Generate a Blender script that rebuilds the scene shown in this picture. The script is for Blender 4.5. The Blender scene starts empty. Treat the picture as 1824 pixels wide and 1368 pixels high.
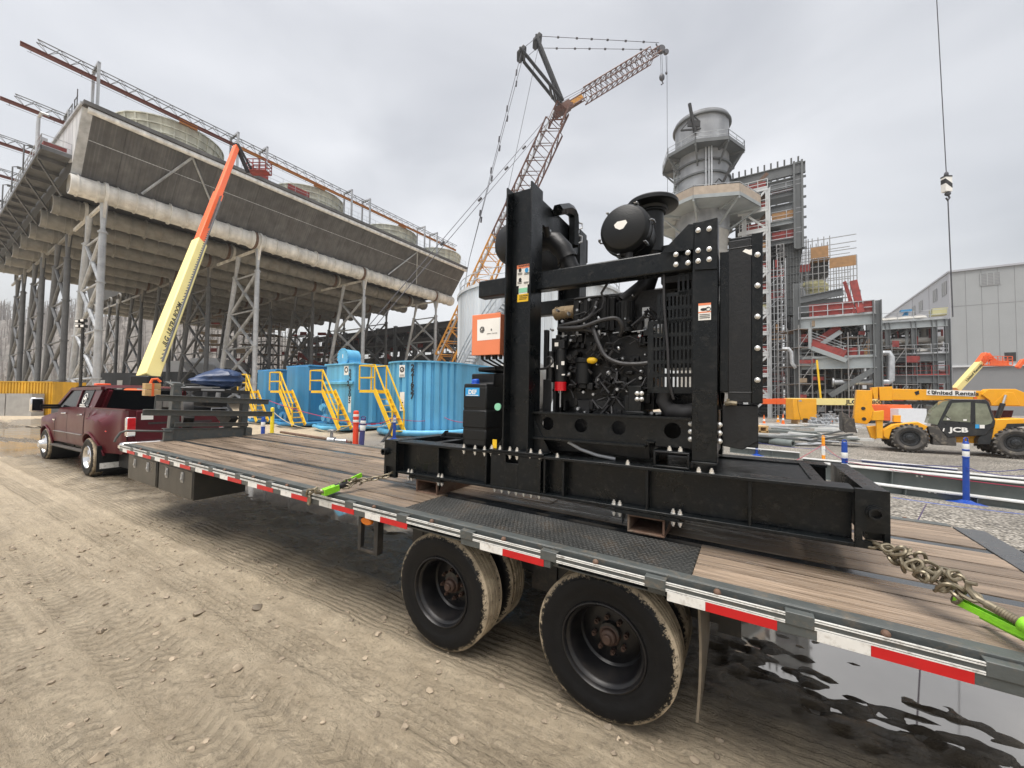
import bpy, math, random
import numpy as np
from math import sin, cos, radians, pi, sqrt, atan2
from mathutils import Matrix, Vector
random.seed(7); RNG=np.random.default_rng(5)
S=bpy.context.scene; COL=S.collection
# ---------------------------------------------------------------- camera
W,H,FPX=1824,1368,710.0
PITCH,ROLL,CH=radians(1.86),-0.010,1.80
fw=Vector((0,cos(PITCH),sin(PITCH))); up0=Vector((0,-sin(PITCH),cos(PITCH)))
rt=Vector((1,0,0))*cos(ROLL)-up0*sin(ROLL); up=rt.cross(fw); CAM=Vector((0,0,CH))
cd=bpy.data.cameras.new('camera'); cam=bpy.data.objects.new('camera',cd); COL.objects.link(cam)
cam.matrix_world=Matrix(((rt.x,up.x,-fw.x,0),(rt.y,up.y,-fw.y,0),(rt.z,up.z,-fw.z,CH),(0,0,0,1)))
cd.sensor_fit='HORIZONTAL'; cd.sensor_width=36; cd.lens=36*FPX/W; cd.clip_start=.05; cd.clip_end=2000
S.camera=cam
# ---------------------------------------------------------------- sky and sun (overcast)
SUN_EL,SUN_AZ=radians(74),radians(-150)     # azimuth from +Y towards +X
wd=bpy.data.worlds.new('World'); S.world=wd; wd.use_nodes=True
nt=wd.node_tree; nt.nodes.clear()
def N(t,**k):
    n=nt.nodes.new(t)
    for a,b in k.items(): setattr(n,a,b)
    return n
out=N('ShaderNodeOutputWorld'); bg=N('ShaderNodeBackground'); bg2=N('ShaderNodeBackground'); add=N('ShaderNodeAddShader')
sky=N('ShaderNodeTexSky',sky_type='NISHITA'); sky.sun_disc=False; sky.sun_elevation=SUN_EL; sky.sun_rotation=SUN_AZ
sky.air_density=1; sky.dust_density=6
bg.inputs['Strength'].default_value=.05
tc=N('ShaderNodeTexCoord'); mp=N('ShaderNodeMapping'); mp.inputs['Scale'].default_value=(1,1,2.2)
n1=N('ShaderNodeTexNoise'); n1.inputs['Scale'].default_value=1.7; n1.inputs['Detail'].default_value=5; n1.inputs['Roughness'].default_value=.45; n1.inputs['Distortion'].default_value=.5
cr=N('ShaderNodeValToRGB'); e=cr.color_ramp.elements
e[0].position=.30; e[0].color=(.385,.383,.375,1); e[1].position=.72; e[1].color=(.73,.72,.70,1)
k=cr.color_ramp.elements.new(.5); k.color=(.55,.545,.53,1)
bg2.inputs['Strength'].default_value=.80
L=nt.links.new
L(sky.outputs[0],bg.inputs[0]); L(tc.outputs['Generated'],mp.inputs[0]); L(mp.outputs[0],n1.inputs['Vector'])
L(n1.outputs[0],cr.inputs[0]); L(cr.outputs[0],bg2.inputs[0]); L(bg.outputs[0],add.inputs[0]); L(bg2.outputs[0],add.inputs[1]); L(add.outputs[0],out.inputs[0])
sd=bpy.data.lights.new('sun','SUN'); sd.energy=3.3; sd.angle=radians(40); sd.color=(1,.97,.93)
sun=bpy.data.objects.new('sun',sd); COL.objects.link(sun)
sdir=Vector((sin(SUN_AZ)*cos(SUN_EL),cos(SUN_AZ)*cos(SUN_EL),sin(SUN_EL)))
sun.rotation_euler=sdir.to_track_quat('Z','Y').to_euler()
S.view_settings.view_transform='Standard'; S.view_settings.look='None'; S.view_settings.exposure=.45; S.view_settings.gamma=1
try:
    S.cycles.max_bounces=6; S.cycles.diffuse_bounces=3; S.cycles.glossy_bounces=3; S.cycles.transparent_max_bounces=6
except Exception: pass
# ---------------------------------------------------------------- helpers
def ray(x,y): return rt*((x-W/2)/FPX)-up*((y-H/2)/FPX)+fw
def at(x,y,D): return CAM+ray(x,y)*D                       # point seen at (x,y), D metres ahead
def sstep(a,b,t):
    t=min(1,max(0,(t-a)/(b-a))); return t*t*(3-2*t)
def onz(x,y,z=0.):
    d=ray(x,y); return CAM+d*((z-CH)/d.z)
def gslope(x,y):
    yt=(x-.524)*.51204+(y-2.208)*.85896
    return -.75*sstep(3,12,x)*sstep(5,14,yt)
def ong(x,y):
    z=0.
    for _ in range(12):
        p=onz(x,y,z); z=.5*z+.5*gslope(p.x,p.y)
    p.z=gslope(p.x,p.y); return p
def zat(x,y,p):                                            # height of the ray's pass above plan point p
    d=ray(x,y); k=(d.x*(p.x)+d.y*(p.y))/(d.x**2+d.y**2); return CH+d.z*k
class Frame:
    def __init__(s,azd,sl,O):
        a=radians(azd); X=Vector((-sin(a),-cos(a),0)); Y=Vector((cos(a),-sin(a),0))
        X=X*cos(sl)+Vector((0,0,-sin(sl))); Z=X.cross(Y)
        s.M=Matrix(((X.x,Y.x,Z.x,O[0]),(X.y,Y.y,Z.y,O[1]),(X.z,Y.z,Z.z,O[2]),(0,0,0,1))); s.I=s.M.inverted()
    def w(s,a,b,c): return s.M@Vector((a,b,c))
    def l(s,x,y,**k):                                      # local point seen at pixel on X=, Y= or Z= plane
        o=s.I@CAM; d=s.I.to_3x3()@ray(x,y)
        for n,v in k.items():
            i='XYZ'.index(n); t=(v-o[i])/d[i]
        return o+d*t
V=lambda *a: Vector(a)
class MB:
    def __init__(s): s.v=[]; s.f=[]; s.m=[]; s.mi=0
    def add(s,vs,fs):
        b=len(s.v); s.v+=[tuple(v) for v in vs]
        for f in fs: s.f.append(tuple(i+b for i in f)); s.m.append(s.mi)
        return s
    def box(s,x0,x1,y0,y1,z0,z1):
        return s.add([(x0,y0,z0),(x1,y0,z0),(x1,y1,z0),(x0,y1,z0),(x0,y0,z1),(x1,y0,z1),(x1,y1,z1),(x0,y1,z1)],
              [(0,3,2,1),(4,5,6,7),(0,1,5,4),(1,2,6,5),(2,3,7,6),(3,0,4,7)])
    def bar(s,p,q,w,h=None,upv=(0,0,1)):
        h=w if h is None else h
        p=Vector(p); q=Vector(q); d=(q-p)
        if d.length<1e-6: return s
        d.normalize(); u=Vector(upv)
        if abs(d.dot(u))>.98: u=Vector((1,0,0)) if abs(d.x)<.9 else Vector((0,1,0))
        a=d.cross(u).normalized()*w/2; b=a.cross(d).normalized()*h/2
        vs=[p-a-b,p+a-b,p+a+b,p-a+b,q-a-b,q+a-b,q+a+b,q-a+b]
        return s.add(vs,[(0,1,2,3),(7,6,5,4),(0,4,5,1),(1,5,6,2),(2,6,7,3),(3,7,4,0)])
    def ibar(s,p,q,w,h,t,upv=(0,0,1)):
        p=Vector(p); q=Vector(q); d=(q-p).normalized(); u=Vector(upv)
        if abs(d.dot(u))>.98: u=Vector((1,0,0)) if abs(d.x)<.9 else Vector((0,1,0))
        a=d.cross(u).normalized(); b=a.cross(d).normalized()
        s.bar(p+b*(h/2-t/2),q+b*(h/2-t/2),w,t,b); s.bar(p-b*(h/2-t/2),q-b*(h/2-t/2),w,t,b)
        return s.bar(p,q,t,h-2*t,b)
    def cyl(s,p,q,r,r2=None,n=12,caps=True):
        p=Vector(p); q=Vector(q); d=(q-p).normalized(); r2=r if r2 is None else r2
        u=Vector((0,0,1)) if abs(d.z)<.9 else Vector((1,0,0))
        a=d.cross(u).normalized(); b=d.cross(a)
        vs=[]
        for c,rr in ((p,r),(q,r2)):
            for i in range(n):
                t=2*pi*i/n; vs.append(c+a*cos(t)*rr+b*sin(t)*rr)
        fs=[(i,(i+1)%n,n+(i+1)%n,n+i) for i in range(n)]
        if caps: fs+= [tuple(range(n-1,-1,-1)),tuple(range(n,2*n))]
        return s.add(vs,fs)
    def tube(s,pts,r,n=8,closed=False):
        pts=[Vector(p) for p in pts]; m=len(pts); vs=[]; a=None
        for i,p in enumerate(pts):
            if closed: d=(pts[(i+1)%m]-pts[i-1])
            else: d=pts[min(i+1,m-1)]-pts[max(i-1,0)]
            d.normalize()
            if a is None:
                u=Vector((0,0,1)) if abs(d.z)<.9 else Vector((1,0,0)); a=d.cross(u).normalized()
            a=(a-d*a.dot(d)).normalized(); b=d.cross(a); rr=r[i] if isinstance(r,(list,tuple)) else r
            for k in range(n):
                t=2*pi*k/n; vs.append(p+a*cos(t)*rr+b*sin(t)*rr)
        fs=[]
        for i in range(m if closed else m-1):
            j=(i+1)%m
            for k in range(n): fs.append((i*n+k,i*n+(k+1)%n,j*n+(k+1)%n,j*n+k))
        if not closed: fs+=[tuple(range(n-1,-1,-1)),tuple((m-1)*n+k for k in range(n))]
        return s.add(vs,fs)
    def lathe(s,o,ax,prof,n=24,arc=1.0,a0=0.,ref=None):
        """prof: (radius, offset along axis)"""
        o=Vector(o); d=Vector(ax).normalized(); u=Vector(ref) if ref else (Vector((0,0,1)) if abs(d.z)<.9 else Vector((1,0,0)))
        a=d.cross(u).normalized(); b=d.cross(a); m=len(prof); vs=[]; full=arc>=.999; nn=n if full else n+1
        for i in range(nn):
            t=a0+2*pi*arc*i/n; c=a*cos(t)+b*sin(t)
            for r,h in prof: vs.append(o+c*r+d*h)
        fs=[]
        for i in range(n):
            j=(i+1)%nn
            for k in range(m-1): fs.append((i*m+k,j*m+k,j*m+k+1,i*m+k+1))
        return s.add(vs,fs)
    def prism(s,poly,vec):
        n=len(poly); vec=Vector(vec); vs=[Vector(p) for p in poly]; vs+=[p+vec for p in vs]
        nrm=Vector((0,0,0))
        for i in range(n): nrm+=Vector(poly[i]).cross(Vector(poly[(i+1)%n]))
        fs=[tuple(range(n)),tuple(range(2*n-1,n-1,-1))]+[(i,n+i,n+(i+1)%n,(i+1)%n) for i in range(n)]
        if nrm.dot(vec)>0: fs=[tuple(reversed(f)) for f in fs]
        return s.add(vs,fs)
    def ball(s,c,r,n=10,m=6):
        c=Vector(c); r=r if isinstance(r,(tuple,list)) else (r,r,r); vs=[c+V(0,0,r[2])]
        for i in range(1,m):
            p=pi*i/m
            for k in range(n):
                t=2*pi*k/n; vs.append(c+V(sin(p)*cos(t)*r[0],sin(p)*sin(t)*r[1],cos(p)*r[2]))
        vs.append(c-V(0,0,r[2])); fs=[(0,1+k,1+(k+1)%n) for k in range(n)]
        for i in range(m-2):
            for k in range(n): a=1+i*n; fs.append((a+k,a+n+k,a+n+(k+1)%n,a+(k+1)%n))
        a=1+(m-2)*n; fs+=[(len(vs)-1,a+(k+1)%n,a+k) for k in range(n)]
        return s.add(vs,fs)
    def quad(s,*p): return s.add(p,[tuple(range(len(p)))])
    def slotplate(s,x0,x1,z0,z1,y0,y1,slots):
        """plate in XZ with round holes: slots=[(cx,r)], mid height"""
        zc=(z0+z1)/2; xs=[x0]; n=24
        for cx,r in slots: xs+=[cx-r*1.25,cx+r*1.25]
        xs.append(x1)
        for i in range(0,len(xs),2): s.box(xs[i],xs[i+1],y0,y1,z0,z1)
        for cx,r in slots:
            hw=r*1.25; O=[]; I=[]
            for k in range(n):
                t=2*pi*(k+.5)/n; c,d=cos(t),sin(t); I.append((cx+c*r,zc+d*r))
                q=min(hw/abs(c) if abs(c)>1e-6 else 9,((z1-z0)/2)/abs(d) if abs(d)>1e-6 else 9); O.append((cx+c*q,zc+d*q))
            vs=[(a,y0,b) for a,b in O]+[(a,y0,b) for a,b in I]+[(a,y1,b) for a,b in O]+[(a,y1,b) for a,b in I]; fs=[]
            for k in range(n):
                j=(k+1)%n; fs+=[(k,n+k,n+j,j)[::-1],(2*n+k,2*n+j,3*n+j,3*n+k)[::-1],(n+k,3*n+k,3*n+j,n+j)[::-1]]
            s.add(vs,fs)
            for k in range(n):     # corner triangles the radial fan leaves open
                a,c=O[k],O[(k+1)%n]
                if abs(a[0]-c[0])>1e-5 and abs(a[1]-c[1])>1e-5:
                    q=(cx+(hw if a[0]+c[0]>2*cx else -hw), z1 if a[1]+c[1]>2*zc else z0)
                    s.add([(a[0],y0,a[1]),(c[0],y0,c[1]),(q[0],y0,q[1])],[(0,1,2)])
        return s
    def text(s,body,M,size=1,font_ext=.002,align='CENTER',bold=0.,sx=1.):
        cu=bpy.data.curves.new('t','FONT'); cu.body=body; cu.size=size; cu.extrude=font_ext; cu.align_x=align; cu.align_y='CENTER'; cu.offset=bold; cu.resolution_u=3
        o=bpy.data.objects.new('t',cu); COL.objects.link(o); bpy.context.view_layer.update()
        me=bpy.data.meshes.new_from_object(o.evaluated_get(bpy.context.evaluated_depsgraph_get()))
        s.add([M@Vector((v.co.x*sx,v.co.y,v.co.z)) for v in me.vertices],[tuple(p.vertices) for p in me.polygons])
        bpy.data.objects.remove(o); bpy.data.curves.remove(cu); bpy.data.meshes.remove(me); return s
    def mesh(s,name,mats,smooth=True,ang=38):
        me=bpy.data.meshes.new(name); me.from_pydata(s.v,[],s.f)
        for m in (mats if isinstance(mats,(list,tuple)) else [mats]): me.materials.append(m)
        me.polygons.foreach_set('material_index',s.m)
        me.validate(); me.update()
        if smooth:
            me.polygons.foreach_set('use_smooth',[True]*len(me.polygons))
            me.set_sharp_from_angle(angle=radians(ang))
        return me
    def build(s,name,mats,parent=None,loc=None,bev=0,smooth=True,**pr):
        o=bpy.data.objects.new(name,s.mesh(name,mats,smooth)); COL.objects.link(o)
        if parent is not None: o.parent=parent
        if loc is not None: o.location=loc
        if bev:
            b=o.modifiers.new('b','BEVEL'); b.width=bev; b.segments=2; b.limit_method='ANGLE'; b.angle_limit=radians(40); b.harden_normals=False
        for k,v in pr.items(): o[k]=v
        return o
def thing(name,label,cat,M=None,group=None,kind=None):
    o=bpy.data.objects.new(name,None); COL.objects.link(o); o.empty_display_size=.2
    if M is not None: o.matrix_world=M if isinstance(M,Matrix) else Matrix.Translation(M)
    o['label']=label; o['category']=cat
    if group: o['group']=group
    return o
def tag(o,label,cat,group=None):
    o['label']=label; o['category']=cat
    if group: o['group']=group
    return o
def struct(o,kind='structure'): o['kind']=kind; return o
def dup(root,loc=None,rotz=None,label=None,M=None):
    r=root.copy(); COL.objects.link(r)
    if M is not None: r.matrix_world=M
    if loc is not None: r.location=loc
    if rotz is not None: r.rotation_euler=(0,0,rotz)
    if label: r['label']=label
    for c in list(root.children):
        d=c.copy(); COL.objects.link(d); d.parent=r
        for g in list(c.children):
            h=g.copy(); COL.objects.link(h); h.parent=d
    return r
def inst(me,name,parent,loc,rot=None,**pr):
    o=bpy.data.objects.new(name,me); COL.objects.link(o); o.parent=parent; o.location=loc
    if rot is not None: o.rotation_euler=rot
    for k,v in pr.items(): o[k]=v
    return o
def RX(p,ax=(1,0,0),ay=(0,0,1)):      # text matrix: origin p, reading direction ax, up ay
    a=Vector(ax).normalized(); b=Vector(ay).normalized(); c=a.cross(b)
    return Matrix(((a.x,b.x,c.x,p[0]),(a.y,b.y,c.y,p[1]),(a.z,b.z,c.z,p[2]),(0,0,0,1)))
# ---------------------------------------------------------------- materials
def mat(name,col,rough=.5,metal=0.,var=.12,vs=3.,bump=0.,bs=40.,dirt=None,ds=6.,da=.5,spec=.5,island=0.,stretch=(1,1,1),coat=0.,rvar=.1,streak=0.):
    m=bpy.data.materials.new(name); m.use_nodes=True; t=m.node_tree; n=t.nodes; l=t.links; b=n['Principled BSDF']
    b.inputs['Metallic'].default_value=metal; b.inputs['Specular IOR Level'].default_value=spec
    if coat: b.inputs['Coat Weight'].default_value=coat; b.inputs['Coat Roughness'].default_value=.06
    tc=n.new('ShaderNodeTexCoord'); mp=n.new('ShaderNodeMapping'); mp.inputs['Scale'].default_value=stretch; l.new(tc.outputs['Object'],mp.inputs[0])
    no=n.new('ShaderNodeTexNoise'); no.inputs['Scale'].default_value=vs; no.inputs['Detail'].default_value=6; no.inputs['Roughness'].default_value=.6; l.new(mp.outputs[0],no.inputs['Vector'])
    mr=n.new('ShaderNodeMapRange'); mr.inputs['From Min'].default_value=.25; mr.inputs['From Max'].default_value=.75; mr.inputs['To Min'].default_value=1-var; mr.inputs['To Max'].default_value=1+var; l.new(no.outputs[0],mr.inputs[0])
    mx=n.new('ShaderNodeMix'); mx.data_type='RGBA'; mx.blend_type='MULTIPLY'; mx.inputs[0].default_value=1; mx.inputs[6].default_value=(*col,1); l.new(mr.outputs[0],mx.inputs[7])
    c=mx.outputs[2]
    if island:
        ge=n.new('ShaderNodeNewGeometry'); m2=n.new('ShaderNodeMapRange'); m2.inputs['To Min'].default_value=1-island; m2.inputs['To Max'].default_value=1+island; l.new(ge.outputs['Random Per Island'],m2.inputs[0])
        x2=n.new('ShaderNodeMix'); x2.data_type='RGBA'; x2.blend_type='MULTIPLY'; x2.inputs[0].default_value=1; l.new(c,x2.inputs[6]); l.new(m2.outputs[0],x2.inputs[7]); c=x2.outputs[2]
    if streak:
        mp3=n.new('ShaderNodeMapping'); mp3.inputs['Scale'].default_value=(streak,streak,streak*.06); l.new(tc.outputs['Object'],mp3.inputs[0])
        n3=n.new('ShaderNodeTexNoise'); n3.inputs['Scale'].default_value=1; n3.inputs['Detail'].default_value=5; l.new(mp3.outputs[0],n3.inputs['Vector'])
        m3=n.new('ShaderNodeMapRange'); m3.inputs['From Min'].default_value=.3; m3.inputs['From Max'].default_value=.7; m3.inputs['To Min'].default_value=.7; m3.inputs['To Max'].default_value=1.18; l.new(n3.outputs[0],m3.inputs[0])
        x3=n.new('ShaderNodeMix'); x3.data_type='RGBA'; x3.blend_type='MULTIPLY'; x3.inputs[0].default_value=1; l.new(c,x3.inputs[6]); l.new(m3.outputs[0],x3.inputs[7]); c=x3.outputs[2]
    if dirt:
        nd=n.new('ShaderNodeTexNoise'); nd.inputs['Scale'].default_value=ds; nd.inputs['Detail'].default_value=8; nd.inputs['Roughness'].default_value=.7; l.new(mp.outputs[0],nd.inputs['Vector'])
        rd=n.new('ShaderNodeMapRange'); rd.inputs['From Min'].default_value=.52; rd.inputs['From Max'].default_value=.75; rd.inputs['To Max'].default_value=da; l.new(nd.outputs[0],rd.inputs[0])
        xd=n.new('ShaderNodeMix'); xd.data_type='RGBA'; l.new(rd.outputs[0],xd.inputs[0]); l.new(c,xd.inputs[6]); xd.inputs[7].default_value=(*dirt,1); c=xd.outputs[2]
    l.new(c,b.inputs['Base Color'])
    rr=n.new('ShaderNodeMapRange'); rr.inputs['From Min'].default_value=.3; rr.inputs['From Max'].default_value=.7; rr.inputs['To Min'].default_value=max(.03,rough-rvar); rr.inputs['To Max'].default_value=min(1,rough+rvar); l.new(no.outputs[0],rr.inputs[0]); l.new(rr.outputs[0],b.inputs['Roughness'])
    if bump:
        nb=n.new('ShaderNodeTexNoise'); nb.inputs['Scale'].default_value=bs; nb.inputs['Detail'].default_value=4; l.new(mp.outputs[0],nb.inputs['Vector'])
        bp=n.new('ShaderNodeBump'); bp.inputs['Strength'].default_value=bump; bp.inputs['Distance'].default_value=.02; l.new(nb.outputs[0],bp.inputs['Height']); l.new(bp.outputs[0],b.inputs['Normal'])
    return m
MUD=(.36,.29,.20)
M={}
M['black']=mat('black_paint',(.0035,.005,.0062),.34,var=.3,vs=5,bump=.08,bs=60,dirt=(.07,.066,.058),ds=22,da=.3,rvar=.16,spec=.30)
M['black2']=mat('black_paint_flat',(.007,.008,.0095),.5,var=.3,vs=8,bump=.1,bs=50,dirt=(.06,.055,.05),ds=14,da=.2,spec=.4)
M['engine']=mat('engine_black',(.0045,.005,.006),.42,var=.5,vs=12,bump=.15,bs=60,spec=.35)
M['rubber']=mat('rubber',(.017,.017,.018),.6,var=.25,vs=10,bump=.05,bs=80)
M['hose']=mat('hose_rubber',(.022,.022,.024),.55,var=.2,vs=30)
M['plastic']=mat('black_plastic',(.006,.007,.008),.42,var=.2,vs=6,bump=.12,bs=120,spec=.32)
M['bolt']=mat('zinc_bolt',(.72,.72,.70),.32,.85,var=.15,vs=30)
M['steel']=mat('bare_steel',(.42,.43,.44),.38,.8,var=.2,vs=8)
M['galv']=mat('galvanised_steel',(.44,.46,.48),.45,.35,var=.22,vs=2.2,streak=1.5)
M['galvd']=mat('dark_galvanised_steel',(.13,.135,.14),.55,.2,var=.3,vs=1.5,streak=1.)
M['trail']=mat('trailer_grey_paint',(.072,.08,.078),.42,var=.2,vs=6,bump=.1,bs=50,dirt=(.20,.15,.10),ds=16,da=.6)
M['trailb']=mat('trailer_black_paint',(.018,.018,.018),.45,var=.3,vs=6,dirt=(.14,.11,.08),ds=10,da=.5)
M['edge']=mat('worn_edge',(.74,.74,.71),.4,.0,var=.15,vs=20,dirt=(.12,.09,.06),ds=22,da=.8)
M['wtape']=mat('white_reflective_tape',(.72,.71,.67),.45,var=.08,vs=10,dirt=(.25,.2,.14),ds=18,da=.75)
M['rtape']=mat('red_reflective_tape',(.50,.008,.010),.4,var=.1,vs=10,dirt=(.12,.03,.02),ds=14,da=.35)
M['wood']=mat('deck_wood',(.20,.15,.108),.36,var=.45,vs=1.6,bump=.8,bs=7,dirt=(.055,.04,.03),ds=2.0,da=.85,island=.3,stretch=(.7,9,9),rvar=.25)
M['plate']=None
M['tool']=mat('toolbox_bronze_paint',(.035,.034,.03),.36,var=.15,vs=4,bump=.1,bs=70,dirt=(.10,.08,.06),ds=8,da=.3)
M['orange']=mat('control_box_orange',(.76,.225,.10),.5,var=.06,vs=5)
M['label']=mat('paper_white',(.80,.79,.75),.55,var=.06,vs=8)
M['ink']=mat('black_ink',(.02,.02,.02),.6,var=.05)
M['blueP']=mat('def_blue',(.03,.30,.62),.4,var=.08)
M['capblue']=mat('cap_blue',(.01,.08,.50),.35)
M['yellow']=mat('safety_yellow',(.80,.50,.015),.45,var=.1,vs=3,dirt=(.35,.2,.03),ds=7,da=.4)
M['lime']=mat('lime_paint',(.22,.60,.02),.45,var=.2,vs=12,dirt=(.10,.20,.03),ds=18,da=.6)
M['chain']=mat('chain_zinc',(.22,.19,.135),.45,.6,var=.4,vs=30)
M['rust']=mat('rusty_steel',(.13,.075,.05),.75,.1,var=.4,vs=9,dirt=(.26,.22,.17),ds=5,da=.8,bump=.3,bs=40)
M['rubdk']=mat('hub_rust',(.06,.035,.025),.6,.2,var=.4,vs=20)
M['amber']=mat('amber_lens',(.85,.22,.01),.2,var=.1)
M['redl']=mat('red_lens',(.55,.008,.015),.15,var=.1,vs=20)
M['white']=mat('white_paint',(.74,.75,.74),.45,var=.08,vs=2,streak=2)
M['whitem']=mat('white_drum',(.60,.60,.58),.55,var=.12,vs=6,bump=.2,bs=20)
M['brass']=mat('heat_wrap',(.42,.32,.2),.6,.3,var=.35,vs=14,bump=.5,bs=30)
M['green']=mat('pale_green',(.25,.6,.4),.5)
M['red']=mat('red_plastic',(.55,.02,.02),.45)
# ---------------------------------------------------------------- ground
T=Frame(-59.2,.019,(.524,2.208,0)); GD=Frame(-59.2,0,(.524,2.208,0))
def vnoise(x,y,seed):
    x=np.asarray(x,float); y=np.asarray(y,float); xi=np.floor(x).astype(np.int64); yi=np.floor(y).astype(np.int64); fx=x-xi; fy=y-yi
    fx=fx*fx*(3-2*fx); fy=fy*fy*(3-2*fy)
    def h(a,b):
        q=(a*374761393+b*668265263+seed*974711)&0x7fffffff; q=((q^(q>>13))*1274126177)&0x7fffffff; return ((q^(q>>16))&0xffff)/65535.
    return (h(xi,yi)*(1-fx)+h(xi+1,yi)*fx)*(1-fy)+(h(xi,yi+1)*(1-fx)+h(xi+1,yi+1)*fx)*fy-.5
PUD=[(3.9,2.6,4.0,1.95,.13),(-5.4,2.15,3.2,.62,.10),(-20.2,.7,2.9,1.0,.12),(-27,2.5,5,1.3,.12),(-36,5,6,2.2,.12),(-25.5,-2.2,3,.7,.1)]
def npss(a,b,t): t=np.clip((t-a)/(b-a),0,1); return t*t*(3-2*t)
def gheight(u,v):
    Mx=GD.M; x=Mx[0][0]*u+Mx[0][1]*v+Mx[0][3]; y=Mx[1][0]*u+Mx[1][1]*v+Mx[1][3]
    z=-.75*npss(3,12,x)*npss(5,14,v)
    near=1-npss(8,22,np.hypot(x,y-4)); mud=1-npss(2.35,2.6,v); n0=1.0
    n=vnoise(u*1.1,v*1.6,1)*.030+vnoise(u*3.1,v*4.3,2)*.022+vnoise(u*7,v*9,3)*.016+vnoise(u*15,v*17,9)*.013
    def rut(c,w,d): 
        t=np.abs(v-c)/w; return d*(np.where(t<1,-(1-t**4),0)+1.0*np.exp(-((t-1.3)/.22)**2))
    wob=.08*np.sin(u*.35)
    tr=rut(.25+.1*wob,.24,.020)+rut(-.42+.2*wob,.13,.008)+rut(-1.10+.15*wob,.13,.009)+rut(-1.42+.015*u+.15*wob,.12,.007)+rut(-.75+.05*u-.3*wob,.13,.006)+rut(-1.95+.06*u+wob,.14,.007)
    lug=.003*np.sin((u+.6*np.abs(v+1.1))*2*np.pi/.17)*(np.exp(-((v+1.10-.15*wob)/.12)**2)+np.exp(-((v+1.95-.06*u-wob)/.13)**2))
    z=z+(n+tr+lug)*near*mud
    e=.30*vnoise(u*1.3,v*1.3,5)+.35*vnoise(u*5,v*12,6)+.75*vnoise(u*10,v*24,7)
    for (cu,cv,ru,rv,d) in PUD:
        r=np.sqrt(((u-cu)/ru)**2+((v-cv)/rv)**2)+e*.5
        z=z-d*(1-npss(.45,1.30,r))
    return z
def axis(core0,core1,st,far,g):
    a=list(np.arange(core0,core1,st)); s=st; x=core1
    while x<far: a.append(x); s*=g; x+=s
    a.append(far); s=st; x=core0-st
    lo=[]
    while x>-far: lo.append(x); s*=g; x-=s
    lo.append(-far); return np.array(lo[::-1]+a)
U=axis(-6.5,4.2,.034,312,1.045); VV=axis(-2.1,3.0,.03,312,1.06)
def sheet(name,U,VV,off,mt):
    gu,gv=np.meshgrid(U,VV); z=gheight(gu,gv)+off; nu,nv=len(U),len(VV)
    me=bpy.data.meshes.new(name); co=np.stack([gu,gv,z],-1).reshape(-1,3)
    i=np.arange(nu*nv).reshape(nv,nu); q=np.stack([i[:-1,:-1],i[:-1,1:],i[1:,1:],i[1:,:-1]],-1).reshape(-1,4)
    me.vertices.add(len(co)); me.vertices.foreach_set('co',co.ravel()); me.loops.add(q.size); me.loops.foreach_set('vertex_index',q.ravel())
    me.polygons.add(len(q)); me.polygons.foreach_set('loop_start',np.arange(0,q.size,4)); me.polygons.foreach_set('use_smooth',[True]*len(q))
    me.update(); me.validate(); me.materials.append(mt); o=bpy.data.objects.new(name,me); COL.objects.link(o); o.matrix_world=GD.M; return o
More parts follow.
